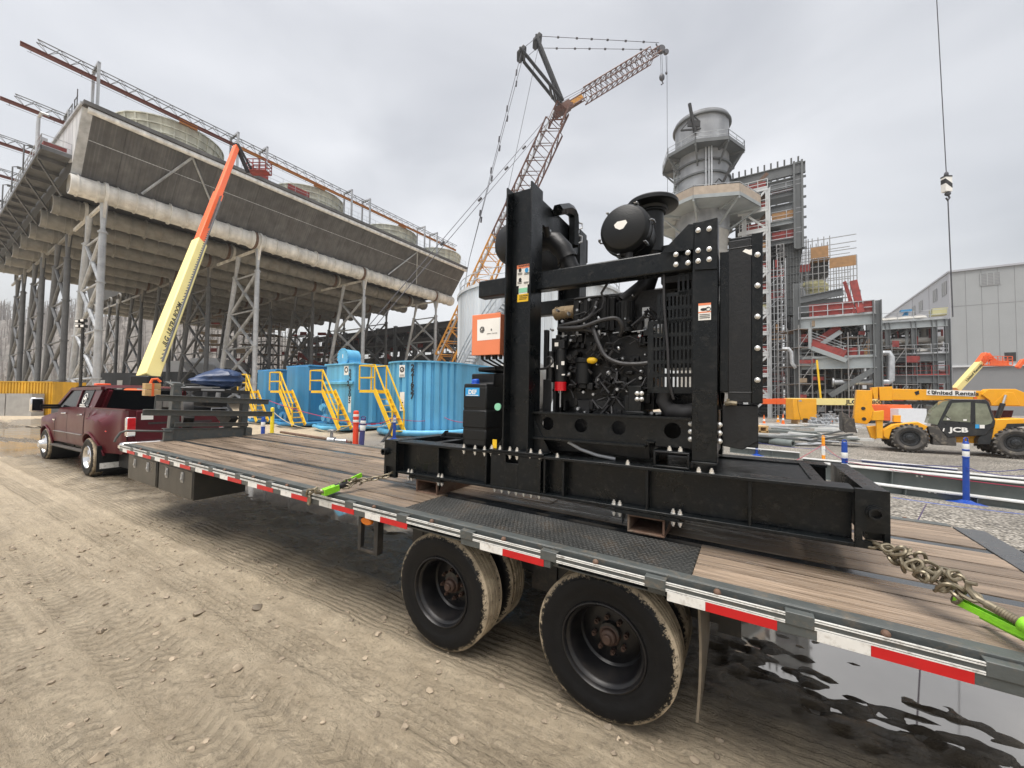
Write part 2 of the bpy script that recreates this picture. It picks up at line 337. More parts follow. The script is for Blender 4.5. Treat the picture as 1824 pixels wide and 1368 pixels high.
def ground_mat():
    m=bpy.data.materials.new('muddy_ground'); m.use_nodes=True; t=m.node_tree; n=t.nodes; l=t.links.new; b=n['Principled BSDF']
    tc=n.new('ShaderNodeTexCoord')
    def noise(sc,det=6,ro=.6,st=(1,1,1),dist=0,rot=0):
        mp=n.new('ShaderNodeMapping'); mp.inputs['Scale'].default_value=st; mp.inputs['Rotation'].default_value=(0,0,rot); l(tc.outputs['Object'],mp.inputs[0])
        x=n.new('ShaderNodeTexNoise'); x.inputs['Scale'].default_value=sc; x.inputs['Detail'].default_value=det; x.inputs['Roughness'].default_value=ro; x.inputs['Distortion'].default_value=dist; l(mp.outputs[0],x.inputs['Vector']); return x.outputs[0]
    def ramp(i,a,bb,lo=0,hi=1):
        r=n.new('ShaderNodeMapRange'); r.inputs['From Min'].default_value=a; r.inputs['From Max'].default_value=bb; r.inputs['To Min'].default_value=lo; r.inputs['To Max'].default_value=hi; l(i,r.inputs[0]); return r.outputs[0]
    def mix(f,a,c,mode='MIX'):
        x=n.new('ShaderNodeMix'); x.data_type='RGBA'; x.blend_type=mode
        if isinstance(f,float): x.inputs[0].default_value=f
        else: l(f,x.inputs[0])
        for s,vv in ((6,a),(7,c)):
            if isinstance(vv,tuple): x.inputs[s].default_value=(*vv,1)
            else: l(vv,x.inputs[s])
        return x.outputs[2]
    def math(op,a,c=None):
        x=n.new('ShaderNodeMath'); x.operation=op
        for s,vv in ((0,a),(1,c)):
            if vv is None: continue
            if isinstance(vv,(int,float)): x.inputs[s].default_value=vv
            else: l(vv,x.inputs[s])
        return x.outputs[0]
    big=noise(.35,5); mid=noise(2.4,8,.65,(1,1.6,1),.4,.15); fine=noise(22,6,.7); tread=noise(6,7,.72,(.55,1.25,1),.5,.3); tread2=noise(13,7,.8,(.75,1.3,1),.9,-.35); clod=noise(34,5,.8); trk=noise(9,3,.6,(.10,2.2,1),.15,.10)
    c=mix(ramp(mid,.3,.7),(.46,.375,.265),(.63,.53,.385))
    c=mix(ramp(big,.35,.65,0,.55),c,(.54,.44,.30))
    c=mix(ramp(tread,.50,.70,0,.4),c,(.36,.29,.20)); pm=ramp(noise(.45,4),.46,.60); pm2=ramp(noise(.6,4,.6,(1,1,1),0,1.1),.48,.62); c=mix(math('MULTIPLY',pm,ramp(trk,.50,.60,0,.45)),c,(.34,.275,.19)); trk2=noise(16,3,.6,(.07,2.4,1),.10,-.12); c=mix(math('MULTIPLY',pm2,ramp(trk2,.54,.62,0,.45)),c,(.32,.26,.18)); c=mix(math('MULTIPLY',pm2,ramp(trk2,.46,.40,0,.4)),c,(.66,.55,.40))
    c=mix(ramp(tread2,.57,.70,0,.5),c,(.24,.195,.145))
    c=mix(ramp(clod,.50,.62,0,.55),c,(.27,.225,.165))  # hollows darkened: damp mud, plus shade the bump shows too weakly
    def track(cv,k,w,per,chev):
        d=math('ABSOLUTE',math('SUBTRACT',math('ADD',sp0.outputs[1],math('MULTIPLY',sp0.outputs[0],-k)),math('ADD',math('MULTIPLY',math('SINE',math('MULTIPLY',sp0.outputs[0],.35)),.015),cv)))
        d=math('ADD',d,math('MULTIPLY',math('SUBTRACT',fine,.5),.05))
        return math('MULTIPLY',ramp(d,w,w*.75),ramp(math('SINE',math('ADD',math('MULTIPLY',sp0.outputs[0],6.283/per),math('MULTIPLY',d,chev))),-.2,.5))
    sp0=n.new('ShaderNodeSeparateXYZ'); l(tc.outputs['Object'],sp0.inputs[0])
    tks=None
    for a_ in ((-1.10,0,.13,.085,40),(-1.42,.015,.12,.09,-34),(-.42,0,.13,.075,0),(-.75,.05,.13,.10,45),(-1.95,.06,.14,.09,38),(-2.5,.10,.14,.10,-40)):
        t_=track(*a_); tks=t_ if tks is None else math('MAXIMUM',tks,t_)
    rib=ramp(math('SINE',math('MULTIPLY',math('ADD',sp0.outputs[1],math('MULTIPLY',fine,.03)),6.283/.052)),-.1,.4)
    dband=math('ABSOLUTE',math('SUBTRACT',sp0.outputs[1],.27)); rb=math('MULTIPLY',ramp(dband,.32,.24),rib); rb2=math('MULTIPLY',ramp(math('ABSOLUTE',math('ADD',sp0.outputs[1],.42)),.15,.11),rib)
    tks=math('MAXIMUM',tks,math('MAXIMUM',rb,rb2)); tks=math('MULTIPLY',tks,ramp(noise(1.1,5,.65),.36,.56))
    c=mix(math('MULTIPLY',tks,.36),c,(.27,.22,.155))
    spk=noise(15,9,.85,(.8,1.3,1),1.5,.5); c=mix(math('MULTIPLY',ramp(noise(1.3,5),.40,.58),ramp(spk,.575,.63,0,.8)),c,(.17,.135,.095))
    c=mix(ramp(noise(48,3,.7),.60,.72,0,.5),c,(.66,.57,.44))
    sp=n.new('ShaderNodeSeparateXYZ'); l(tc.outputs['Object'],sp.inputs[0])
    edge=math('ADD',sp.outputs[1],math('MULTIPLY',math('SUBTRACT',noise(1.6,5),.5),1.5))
    wet_shade=math('MULTIPLY',ramp(edge,.15,.75),ramp(edge,3.3,2.7))
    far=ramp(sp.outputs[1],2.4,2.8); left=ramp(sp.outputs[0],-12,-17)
    c=mix(math('MULTIPLY',wet_shade,.80),c,(.085,.066,.044))  # wet mud under the trailer, with some of the trailer's shade in the colour
    gr=mix(ramp(noise(30,4,.8),.35,.65),(.11,.10,.09),(.36,.33,.29))
    c=mix(math('MULTIPLY',far,math('SUBTRACT',1,left)),c,gr)
    l(c,b.inputs['Base Color'])
    r=math('SUBTRACT',ramp(mid,.3,.7,.42,.8),math('MULTIPLY',wet_shade,.34)); l(r,b.inputs['Roughness']); b.inputs['Specular IOR Level'].default_value=.45
    h=math('ADD',math('MULTIPLY',tread,.25),math('ADD',math('MULTIPLY',tread2,-.75),math('ADD',math('MULTIPLY',clod,-.30),math('SUBTRACT',math('MULTIPLY',math('MULTIPLY',trk,pm),.6),math('ADD',math('MULTIPLY',spk,.35),math('MULTIPLY',tks,.3))))))
    bp=n.new('ShaderNodeBump'); bp.inputs['Strength'].default_value=1; bp.inputs['Distance'].default_value=.075; l(h,bp.inputs['Height']); l(bp.outputs[0],b.inputs['Normal'])
    return m
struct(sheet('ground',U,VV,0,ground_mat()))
b=MB(); rr=random.Random(12); I_=GD.I
for i in range(520):
    u=rr.uniform(-7,2.2); v=-2.0+2.3*rr.random()**.8; r=rr.uniform(.006,.02)*(1 if rr.random()<.93 else 1.8); z=float(gheight(np.array([u]),np.array([v]))[0])
    s0=len(b.v); b.ball((u,v,z+r*.25),(r*rr.uniform(.8,1.5),r*rr.uniform(.8,1.4),r*.6),7,4)
    for k in range(s0,len(b.v)): q=b.v[k]; b.v[k]=(q[0]+rr.uniform(-.25,.25)*r,q[1]+rr.uniform(-.25,.25)*r,q[2]+rr.uniform(-.2,.2)*r)
o=b.build('mud_clods',mat('mud_clod',(.24,.195,.14),.8,var=.4,vs=8,island=.35)); o.matrix_world=GD.M; struct(o,'stuff')
def gravel_mat():
    m=bpy.data.materials.new('gravel_stones'); m.use_nodes=True; t=m.node_tree; n=t.nodes; l=t.links.new; b=n['Principled BSDF']
    tc=n.new('ShaderNodeTexCoord'); v=n.new('ShaderNodeTexVoronoi'); v.inputs['Scale'].default_value=24; l(tc.outputs['Object'],v.inputs['Vector'])
    v2=n.new('ShaderNodeTexVoronoi'); v2.inputs['Scale'].default_value=60; l(tc.outputs['Object'],v2.inputs['Vector'])
    sx=n.new('ShaderNodeSeparateXYZ'); l(v.outputs['Color'],sx.inputs[0])
    cr=n.new('ShaderNodeValToRGB'); e=cr.color_ramp.elements; e[0].color=(.16,.145,.12,1); e[1].color=(.56,.52,.46,1); e.new(.5).color=(.35,.32,.27,1); l(sx.outputs[0],cr.inputs[0])
    mr=n.new('ShaderNodeMapRange'); mr.inputs['From Min'].default_value=.2; mr.inputs['From Max'].default_value=.75; mr.inputs['To Min'].default_value=1; mr.inputs['To Max'].default_value=.25; l(v.outputs['Distance'],mr.inputs[0])
    no=n.new('ShaderNodeTexNoise'); no.inputs['Scale'].default_value=.5; no.inputs['Detail'].default_value=6; l(tc.outputs['Object'],no.inputs['Vector'])
    m2=n.new('ShaderNodeMapRange'); m2.inputs['From Min'].default_value=.35; m2.inputs['From Max'].default_value=.65; m2.inputs['To Min'].default_value=.75; m2.inputs['To Max'].default_value=1.15; l(no.outputs[0],m2.inputs[0])
    x=n.new('ShaderNodeMix'); x.data_type='RGBA'; x.blend_type='MULTIPLY'; x.inputs[0].default_value=1; l(cr.outputs[0],x.inputs[6]); l(mr.outputs[0],x.inputs[7])
    y=n.new('ShaderNodeMix'); y.data_type='RGBA'; y.blend_type='MULTIPLY'; y.inputs[0].default_value=1; l(x.outputs[2],y.inputs[6]); l(m2.outputs[0],y.inputs[7]); l(y.outputs[2],b.inputs['Base Color'])
    b.inputs['Roughness'].default_value=.75
    bp=n.new('ShaderNodeBump'); bp.inputs['Strength'].default_value=1; bp.inputs['Distance'].default_value=.03; bp.invert=True; l(v.outputs['Distance'],bp.inputs['Height']); l(bp.outputs[0],b.inputs['Normal'])
    return m
ug=np.concatenate([np.arange(-11,14,.25),np.arange(14,60,1.)]); vg=np.concatenate([np.arange(2.75,14,.2),np.arange(14,46,1.)])
struct(sheet('gravel',ug,vg,.022,gravel_mat()))
M['water']=mat('puddle_water',(.55,.52,.48),.03,.62,var=.05,rvar=.01)
M['mudwater']=mat('muddy_puddle_water',(.36,.30,.22),.10,.25,var=.15,vs=1)
t=M['water'].node_tree; nb=t.nodes.new('ShaderNodeTexNoise'); nb.inputs['Scale'].default_value=3; bp=t.nodes.new('ShaderNodeBump'); bp.inputs['Strength'].default_value=.02; t.links.new(nb.outputs[0],bp.inputs['Height']); t.links.new(bp.outputs[0],t.nodes['Principled BSDF'].inputs['Normal'])
for (cu,cv,ru,rv,d) in PUD:
    b=MB(); b.quad(*[(cu+1.25*ru*cos(a*pi/16),min(cv+1.25*rv*sin(a*pi/16),4.0 if cu>-12 else 99),-.036) for a in range(32)])
    struct(b.build('puddle',M['water'] if cu>-12 else M['mudwater'])).matrix_world=GD.M
# ---------------------------------------------------------------- flatbed trailer
tr=thing('flatbed_trailer','dark grey flatbed trailer with weathered plank deck and dual mud-caked wheels, carrying the black engine','trailer',T.M)
tr.matrix_world=T.M
def tyre_mat():
    m=mat('muddy_tyre',(.0055,.0058,.0065),.6,var=.3,vs=14,bump=.08,bs=90,spec=.22); t=m.node_tree; n=t.nodes; l=t.links.new; b=n['Principled BSDF']
    tc=n.new('ShaderNodeTexCoord'); sp=n.new('ShaderNodeSeparateXYZ'); l(tc.outputs['Object'],sp.inputs[0])
    cb=n.new('ShaderNodeCombineXYZ'); l(sp.outputs[0],cb.inputs[0]); l(sp.outputs[2],cb.inputs[2])
    ln=n.new('ShaderNodeVectorMath'); ln.operation='LENGTH'; l(cb.outputs[0],ln.inputs[0])
    no=n.new('ShaderNodeTexNoise'); no.inputs['Scale'].default_value=30; no.inputs['Detail'].default_value=9; no.inputs['Roughness'].default_value=.85; l(tc.outputs['Object'],no.inputs['Vector'])
    ad=n.new('ShaderNodeMath'); ad.operation='MULTIPLY_ADD'; l(no.outputs[0],ad.inputs[0]); ad.inputs[1].default_value=.17; l(ln.outputs['Value'],ad.inputs[2])
    mr=n.new('ShaderNodeMapRange'); mr.inputs['From Min'].default_value=.470; mr.inputs['From Max'].default_value=.480; l(ad.outputs[0],mr.inputs[0])
    # tread: mud sits in the grooves more than on the ribs
    n2=n.new('ShaderNodeTexNoise'); n2.inputs['Scale'].default_value=9; n2.inputs['Detail'].default_value=6; l(tc.outputs['Object'],n2.inputs['Vector'])
    c2=n.new('ShaderNodeMapRange'); c2.inputs['From Min'].default_value=.35; c2.inputs['From Max'].default_value=.65; c2.inputs['To Min'].default_value=.55; c2.inputs['To Max'].default_value=1.1; l(n2.outputs[0],c2.inputs[0])
    mm=n.new('ShaderNodeMix'); mm.data_type='RGBA'; mm.blend_type='MULTIPLY'; mm.inputs[0].default_value=1; mm.inputs[6].default_value=(.46,.38,.27,1); l(c2.outputs[0],mm.inputs[7])
    x=n.new('ShaderNodeMix'); x.data_type='RGBA'; l(mr.outputs[0],x.inputs[0]); l(b.inputs['Base Color'].links[0].from_socket,x.inputs[6]); l(mm.outputs[2],x.inputs[7]); l(x.outputs[2],b.inputs['Base Color'])
    r2=n.new('ShaderNodeMapRange'); r2.inputs['To Min'].default_value=.5; r2.inputs['To Max'].default_value=.85; l(mr.outputs[0],r2.inputs[0]); l(r2.outputs[0],b.inputs['Roughness'])
    return m
M['tyre']=tyre_mat(); M['rimk']=mat('rim_black',(.006,.006,.007),.35,var=.4,vs=6,dirt=(.06,.048,.035),ds=5,da=.25,spec=.4)
R0=.408; Wt=.235
def tyre_mesh():
    b=MB(); p=[(.238,.035),(.243,.018),(.262,.010),(.275,.013),(.30,.004),(.345,-.002),(.372,.004),(.376,.009),(.388,.013),(.397,.02),(R0,.034)]
    y=.034
    for i in range(5):
        w=(Wt-.068)/5; p+=[(R0,y+.1*w),(R0,y+.78*w),(R0-.012,y+.82*w),(R0-.012,y+.98*w)] if i<4 else [(R0,y+w)]
        y+=w
    p+=[(.397,Wt-.02),(.372,Wt-.004),(.345,Wt+.002),(.30,Wt-.004),(.26,Wt-.01),(.238,Wt-.035),(.238,.035)]
    b.lathe((0,0,0),(0,1,0),p,64); return b.mesh('tyre',M['tyre'])
def rim_mesh():
    b=MB(); b.lathe((0,0,0),(0,1,0),[(.236,.05),(.239,.03),(.246,.018),(.243,.008),(.236,.006),(.230,.014),(.226,.03),(.212,.040),(.205,.055),(.203,.11),(.196,.13),(.19,.18),(.178,.192),(.15,.186),(.11,.178),(.06,.178)],48)
    b.lathe((0,0,0),(0,1,0),[(.226,.03),(.226,.2),(.15,.2),(.06,.19)],32)
    return b.mesh('rim',M['rimk'])
def hub_mesh(nuts):
    b=MB(); b.lathe((0,0,0),(0,1,0),[(0,.085),(.022,.085),(.026,.09),(.026,.105),(.04,.108),(.046,.115),(.048,.135),(.058,.14),(.062,.15),(.062,.18)],24)
    if nuts:
        for i in range(8):
            a=2*pi*i/8+.2; b.cyl((.098*cos(a),.15,.098*sin(a)),(.098*cos(a),.18,.098*sin(a)),.0155,n=6); b.cyl((.098*cos(a),.135,.098*sin(a)),(.098*cos(a),.15,.098*sin(a)),.009,n=8)
    return b.mesh('hub',M['rubdk'])
tm,rm,hm=tyre_mesh(),rim_mesh(),hub_mesh(True)
def wheel(x,y,z,flip=False,hub=True):
    w=bpy.data.objects.new('wheel',None); COL.objects.link(w); w.parent=tr; w.location=(x,y,z); w.empty_display_size=.1
    if flip: w.rotation_euler=(0,0,pi)
    inst(tm,'tyre',w,(0,0,0)); inst(rm,'rim',w,(0,0,0))
    if hub: inst(hm,'hub',w,(0,0,0))
for wx,wz in ((-.052,R0-.015),(-1.245,R0-.035)):
    wheel(wx,.06,wz); wheel(wx,.06+Wt+.09+Wt,wz,True,False)
    wheel(wx,2.04,wz,True); wheel(wx,2.04-Wt-.09-Wt,wz,False,False)
DZ=.90; X0,X1=-7.42,1.95; YF=2.10
# deck boards
b=MB(); y=.10; rows=[]
strips=((.62,.70),(1.50,1.58))
while y<YF-.02:
    w=.172
    for s0,s1 in strips:
        if y<s0-.01 and y+w>s0-.03: w=s0-y-.004
        elif s0-.01<=y<s1: y=s1+.004; w=.172
    if y+w>YF: w=YF-y
    x=X0
    while x<X1:
        x2=min(X1,x+RNG.uniform(2.6,4.2)); 
        if X1-x2<.5: x2=X1
        parts=[(x,x2)]
        if y<.53:
            parts=[(a,c) for a,c in ((x,min(x2,-1.645)),(max(x,.40),x2)) if c-a>.05]
        for a,c in parts: b.box(a+.002,c-.002,y+.004,y+w-.004,DZ-.035,DZ+RNG.uniform(-.002,.002))
        x=x2
    y+=w
b.build('deck',M['wood'],tr)
b=MB()
for s0,s1 in strips: b.box(X0,X1,s0,s1-.002,DZ-.03,DZ-.004)
b.build('deck_strip',mat('wet_steel_strip',(.05,.055,.06),.16,.3,var=.3,vs=5,rvar=.1),tr)
def plate_mat():
    m=mat('checker_plate',(.05,.052,.05),.4,.35,var=.35,vs=3,dirt=(.13,.085,.045),ds=4,da=.6); t=m.node_tree; n=t.nodes; l=t.links.new; bs=n['Principled BSDF']
    tc=n.new('ShaderNodeTexCoord'); hs=[]
    for rot,off in ((pi/4,0),(-pi/4,.5)):
        mp=n.new('ShaderNodeMapping'); mp.inputs['Rotation'].default_value=(0,0,rot); mp.inputs['Scale'].default_value=(34,34,1); l(tc.outputs['Object'],mp.inputs[0])
        sp=n.new('ShaderNodeSeparateXYZ'); l(mp.outputs[0],sp.inputs[0]); o=[]
        for i,(sc) in ((0,3.1),(1,6.28)):
            a=n.new('ShaderNodeMath'); a.operation='MULTIPLY'; l(sp.outputs[i],a.inputs[0]); a.inputs[1].default_value=sc
            s=n.new('ShaderNodeMath'); s.operation='SINE' if (off==0 or i==1) else 'COSINE'; l(a.outputs[0],s.inputs[0]); o.append(s.outputs[0])
        mm=n.new('ShaderNodeMath'); mm.operation='MULTIPLY'; l(o[0],mm.inputs[0]); l(o[1],mm.inputs[1]); hs.append(mm.outputs[0])
    mx=n.new('ShaderNodeMath'); mx.operation='MAXIMUM'; l(hs[0],mx.inputs[0]); l(hs[1],mx.inputs[1])
    r=n.new('ShaderNodeMapRange'); r.inputs['From Min'].default_value=.35; r.inputs['From Max'].default_value=.6; l(mx.outputs[0],r.inputs[0])
    bp=n.new('ShaderNodeBump'); bp.inputs['Strength'].default_value=1; bp.inputs['Distance'].default_value=.006; l(r.outputs[0],bp.inputs['Height']); l(bp.outputs[0],bs.inputs['Normal'])
    return m
M['plate']=plate_mat()
b=MB(); b.box(-1.643,.398,.10,.53,DZ-.02,DZ+.003)
for i in range(66):
    for j in range(14):
        x,y=-1.625+i*.0308+(.0154 if j%2 else 0),.115+j*.0305; t=.7 if (i+j)%2 else -.7
        b.mi=1; b.bar((x-.0115*cos(t),y-.0115*sin(t),DZ+.004),(x+.0115*cos(t),y+.0115*sin(t),DZ+.004),.0075,.004)
b.build('steel_plate',[M['plate'],mat('plate_lug',(.15,.15,.145),.35,.5,var=.3,vs=4,dirt=(.14,.10,.06),ds=5,da=.7)],tr)
MB().box(X1+.005,X1+.17,.02,YF,DZ-.04,DZ+.004).build('end_plate',mat('end_plate_steel',(.075,.08,.085),.3,.3,var=.25,vs=6,dirt=(.2,.18,.16),ds=9,da=.4),tr,bev=.003)
# side rails (near and far), rub rail, pockets, tape
def side(sgn,y0):
    yy=lambda d: y0+sgn*d
    b=MB(); 
    def bx(x0,x1,d0,d1,z0,z1): b.box(x0,x1,min(yy(d0),yy(d1)),max(yy(d0),yy(d1)),z0,z1)
    bx(X0,X1,.03,.098,.888,.905); bx(X0,X1,.03,.098,.79,.80)
    ws=[(X0,-1.52),(-1.0,-.34),(.30,X1)]
    for a,c in ws: bx(a,c,.018,.03,.797,.905); bx(a,c,-.0212,.018,.796,.842)
    for a,c in ((-1.52,-1.0),(-.34,.30)): bx(a,c,.018,.03,.852,.905)
    # bent bars over the tyres
    for a,c in ((-1.56,-.96),(-.40,.34)):
        b.bar((a,yy(.03),.815),(a+.07,yy(.03),.842),.06,.006); b.bar((a+.07,yy(.03),.842),(c-.07,yy(.03),.842),.06,.006); b.bar((c-.07,yy(.03),.842),(c,yy(.03),.815),.06,.006)
    b.build('side_rail',M['trail'],tr,bev=.003)
    b=MB(); bx(X0,X1,-.022,-.010,.843,.886); b.build('rub_rail',M['trail'],tr,bev=.003)
    b=MB(); 
    for z in (.8845,.8755,.851,.8432): bx(X0,X1,-.0245,-.0205,z-.0025,z+.0025)
    b.build('rail_edge',M['edge'],tr)
    x=1.44-.598*14; 
    while x<X1:
        b=MB(); bx(x-.052,x+.052,-.026,.018,.838,.893); bx(x-.045,x+.045,.018,.03,.80,.9); b.build('stake_pocket',M['trail'],tr,bev=.003)
        b=MB(); b.ball((x+.28,yy(-.008),.892),.017,10,6); b.build('rail_rivet',M['rust'],tr)
        x+=.598
side(1,0.0); side(-1,YF+.10)
xs=[.902+.598*i for i in range(0,2)]+[.303,-.841]+[-1.95-.593*i for i in range(0,10)]
for x in xs:
    if x<X0: continue
    wv=MB(); wv.box(x,x+.172,-.0245,-.0215,.7975,.8415); wv.build('white_reflector',M['wtape'],tr)
    wv=MB(); wv.box(x+.173,x+.458,-.0245,-.0215,.7975,.8415); wv.build('red_reflector',M['rtape'],tr)
# underframe
b=MB()
for yb in (.62,1.48): b.ibar((X0,yb,.70),(X1,yb,.70),.16,.30,.015)
x=X0+.2
while x<X1: b.ibar((x,.1,.83),(x,YF,.83),.07,.09,.008); x+=.598
for wx in (-.052,-1.245): b.cyl((wx,.2,R0),(wx,1.9,R0),.06)
for yb in (.62,1.48):
    b.box(-1.95,.55,yb-.05,yb+.05,.46,.56); b.box(-.75,-.55,yb-.07,yb+.07,.35,.58); b.box(.5,.62,yb-.06,yb+.06,.42,.6); b.box(-2,-1.88,yb-.06,yb+.06,.42,.6)
b.box(-1.7,.35,.585,.598,.47,.84)
b.build('underframe',M['trailb'],tr)
# mud flap (slightly curled), lamp, tool boxes
b=MB(); pts=[]
for i in range(9):
    f=i/8; z=.76-.575*f; x=.43+.012*sin(f*3); pts.append((x,z))
for i in range(8):
    (xa,za),(xb,zb)=pts[i],pts[i+1]; y0,y1=.10-.02*i/8,.78-.52*(i/8)**2
    b.prism([(xa,y0,za),(xa,y1,za),(xb,y1,zb),(xb,y0,zb)],(.012,0,0))
b.build('mud_flap',mat('muddy_rubber_flap',(.17,.14,.10),.6,var=.3,vs=6,dirt=(.10,.085,.065),ds=5,da=.6,streak=20),tr)
b=MB(); b.box(-2.095,-2.06,.03,.07,.5,.797); b.box(-1.905,-1.86,.03,.09,.5,.797); b.box(-2.06,-1.905,.03,.06,.5,.525); b.build('lamp_bracket',M['trailb'],tr,bev=.004)
b=MB(); b.prism([(-2.005+.062*cos(a)*(1 if abs(cos(a))<.5 else 1),.028,.745+.03*sin(a)) for a in [2*pi*i/20 for i in range(20)]],(0,.035,0)); b.build('marker_lamp',M['amber'],tr,bev=.008)
for xa,xb,ye in ((-7.24,-6.19,.56),(-6.13,-5.10,.62)):
    bx=MB().box(xa,xb,.035,ye,.41,.775).build('toolbox',M['tool'],tr,bev=.008)
    MB().box(xa+.02,xb-.02,.028,.036,.43,.755).build('box_door',M['tool'],bx,bev=.004)
    for f in (.27,.72):
        x=xa+(xb-xa)*f; b=MB(); b.box(x-.035,x+.035,.02,.029,.595,.725); b.box(x-.02,x+.02,.012,.021,.615,.70); b.cyl((x,.006,.64),(x,.02,.64),.014); b.build('latch',M['steel'],bx,bev=.003)
# headboard / gooseneck at the front
hb=MB(); XR=-7.30
hb.box(XR-.05,XR-.03,.41,1.70,.93,1.125); hb.box(XR-.12,XR,.41,1.70,.905,.93); hb.box(XR-.12,XR,.41,1.70,1.11,1.125); hb.box(XR-.05,XR+.01,.41,.53,.93,1.11); hb.box(XR-.05,XR+.01,1.60,1.71,.93,1.11)
hbo=hb.build('headboard_base',M['trail'],tr,bev=.004)
hbo.rotation_euler=(radians(-2.6),0,0)
def rackpart(nm,f,mt='trail',**k):
    b=MB(); f(b); o=b.build(nm,M[mt],hbo,bev=.004); return o
rackpart('rack_post',lambda b:(b.box(XR-.2,XR-.08,.50,.62,1.125,1.86),b.prism([(XR-.2,.42,1.86),(XR-.2,.62,1.86),(XR-.08,.66,1.80),(XR-.08,.48,1.80)],(0,0,.02))))
rackpart('rack_post',lambda b:b.box(XR-.2,XR-.08,1.55,1.66,1.125,1.80))
rackpart('cross_channel',lambda b:(b.box(XR-.04,XR,.54,1.64,1.15,1.21),b.box(XR-.04,XR+.06,.54,1.64,1.21,1.218)))
rackpart('rack_rail',lambda b:(b.box(XR,XR+.012,.12,2.05,1.33,1.415),b.box(XR,XR+.08,.12,2.05,1.415,1.427)))
rackpart('rack_rail',lambda b:(b.box(XR,XR+.012,.25,1.96,1.56,1.645),b.box(XR,XR+.08,.25,1.96,1.645,1.657)))
rackpart('rack_rail',lambda b:(b.box(XR-.08,XR-.068,.62,1.64,1.74,1.80),b.box(XR-.16,XR-.08,.5,1.66,1.79,1.80)),'trailb')
rackpart('rack_bracket',lambda b:b.box(XR,XR+.012,.25,.262,1.42,1.56))
rackpart('neck_beam',lambda b:(b.bar((XR-.1,.75,1.2),(XR-.5,.85,1.55),.14,.24),b.bar((XR-.5,.85,1.55),(XR-1.9,1.0,1.5),.14,.2),b.bar((XR-.1,1.4,1.2),(XR-.5,1.3,1.55),.14,.24),b.bar((XR-.5,1.3,1.55),(XR-1.9,1.1,1.5),.14,.2),b.box(XR-2.0,XR-1.7,.9,1.2,1.3,1.6)),'trailb')
rackpart('winch',lambda b:(b.cyl((XR-.3,.75,1.46),(XR-.3,1.35,1.40),.045),b.box(XR-.34,XR-.2,.85,1.25,1.40,1.46),b.box(XR-.3,XR-.1,1.0,1.3,1.5,1.56)),'black2')
rackpart('winch_handle',lambda b:b.tube([(XR-.06,1.05,1.40),(XR-.06,1.28,1.41),(XR-.06,1.32,1.44),(XR-.06,1.28,1.47),(XR-.06,1.05,1.46),(XR-.06,1.05,1.40)],.014),'steel')
rackpart('crank_rod',lambda b:b.tube([(XR+.02,.50,1.08),(XR-.05,-.02,1.10),(XR-.08,-.08,1.07),(XR-.1,-.12,.98),(XR-.1,-.13,.93)],.016),'trail')
# far rear ramp
b=MB(); b.box(X1+.2,X1+1.9,1.15,1.75,.80,.835); b.box(X1+.2,X1+1.9,1.15,1.18,.835,.89); b.box(X1+.2,X1+1.9,1.72,1.75,.835,.89)
for i in range(8): b.bar((X1+.3+i*.2,1.18,.845),(X1+.3+i*.2,1.72,.845),.05,.03)
b.build('loading_ramp',M['trailb'],tr,bev=.003)
q=T.w(3.05,2.15,.80); b=MB(); rr=random.Random(6)
for i in range(260):
    a=rr.uniform(0,6.28); d=rr.uniform(0,.20); x,y=q.x+cos(a)*d,q.y+sin(a)*d*.6; h=rr.uniform(.03,.10); b.bar((x,y,q.z),(x+rr.uniform(-.04,.04),y+rr.uniform(-.04,.04),q.z+h),.006,.002)
b.add([(q.x+.25*cos(t),q.y+.16*sin(t),q.z) for t in [2*pi*i/16 for i in range(16)]],[tuple(range(16))])
b.build('moss_tuft',mat('moss',(.14,.13,.02),.9,var=.4,vs=20),smooth=False); o=bpy.data.objects['moss_tuft']; o['label']='yellow green moss clump on the ramp end past the trailer deck'; o['category']='moss'
# ---------------------------------------------------------------- engine power unit on its skid
G=Frame(-59.2,.009,tuple(T.w(-1.74,.5,.9)))
en=thing('engine_skid_unit','black diesel engine unit in an open steel frame on a long skid','engine',G.M)
def P(f,name,m='black',bev=.004,parent=None,**k):
    b=MB(); f(b); return b.build(name,M[m],parent or en,bev=bev,**k)
def z1(x,y): return (820+x*.1864,310+y*.1864)
def z2(x,y): return (1120+x*.1864,310+y*.1864)
def z3(x,y): return (820+x*.1864,560+y*.1864)
def z4(x,y): return (1120+x*.1864,560+y*.1864)
def z5(x,y): return (680+x*.2522,740+y*.2522)
def z6(x,y): return (1140+x*.2522,740+y*.2522)
# skid
P(lambda b:(b.box(-.43,2.86,.085,.10,.165,.42),b.box(-.43,2.86,0,.19,.145,.165),b.box(-.43,2.05,0,.19,.42,.44),b.box(2.05,2.86,0,.17,.42,.44)),'skid_beam',bev=.003)
P(lambda b:(b.box(-.43,2.86,.92,.935,.165,.42),b.box(-.43,2.86,.85,1.02,.145,.165),b.box(-.43,2.86,.86,1.02,.42,.44)),'skid_beam',bev=.003)
for x in (.06,.565,1.09,1.24,1.825,2.397): P(lambda b:b.box(x-.008,x+.008,.012,.085,.165,.42),'stiffener',bev=.002)
def endplate(b):
    # plate with an oval slot near the bottom
    b.box(-.16,.0,0,.03,.245,.44)
P(lambda b:(b.box(2.857,2.99,-.012,.02,.25,.445),b.box(2.857,2.885,-.012,.02,.15,.25),b.box(2.968,2.99,-.012,.02,.15,.25),b.box(2.885,2.968,-.012,.02,.235,.25),b.box(2.885,2.968,-.012,.02,.15,.185),b.box(2.90,2.99,.02,1.02,.19,.44)),'end_plate',bev=0)
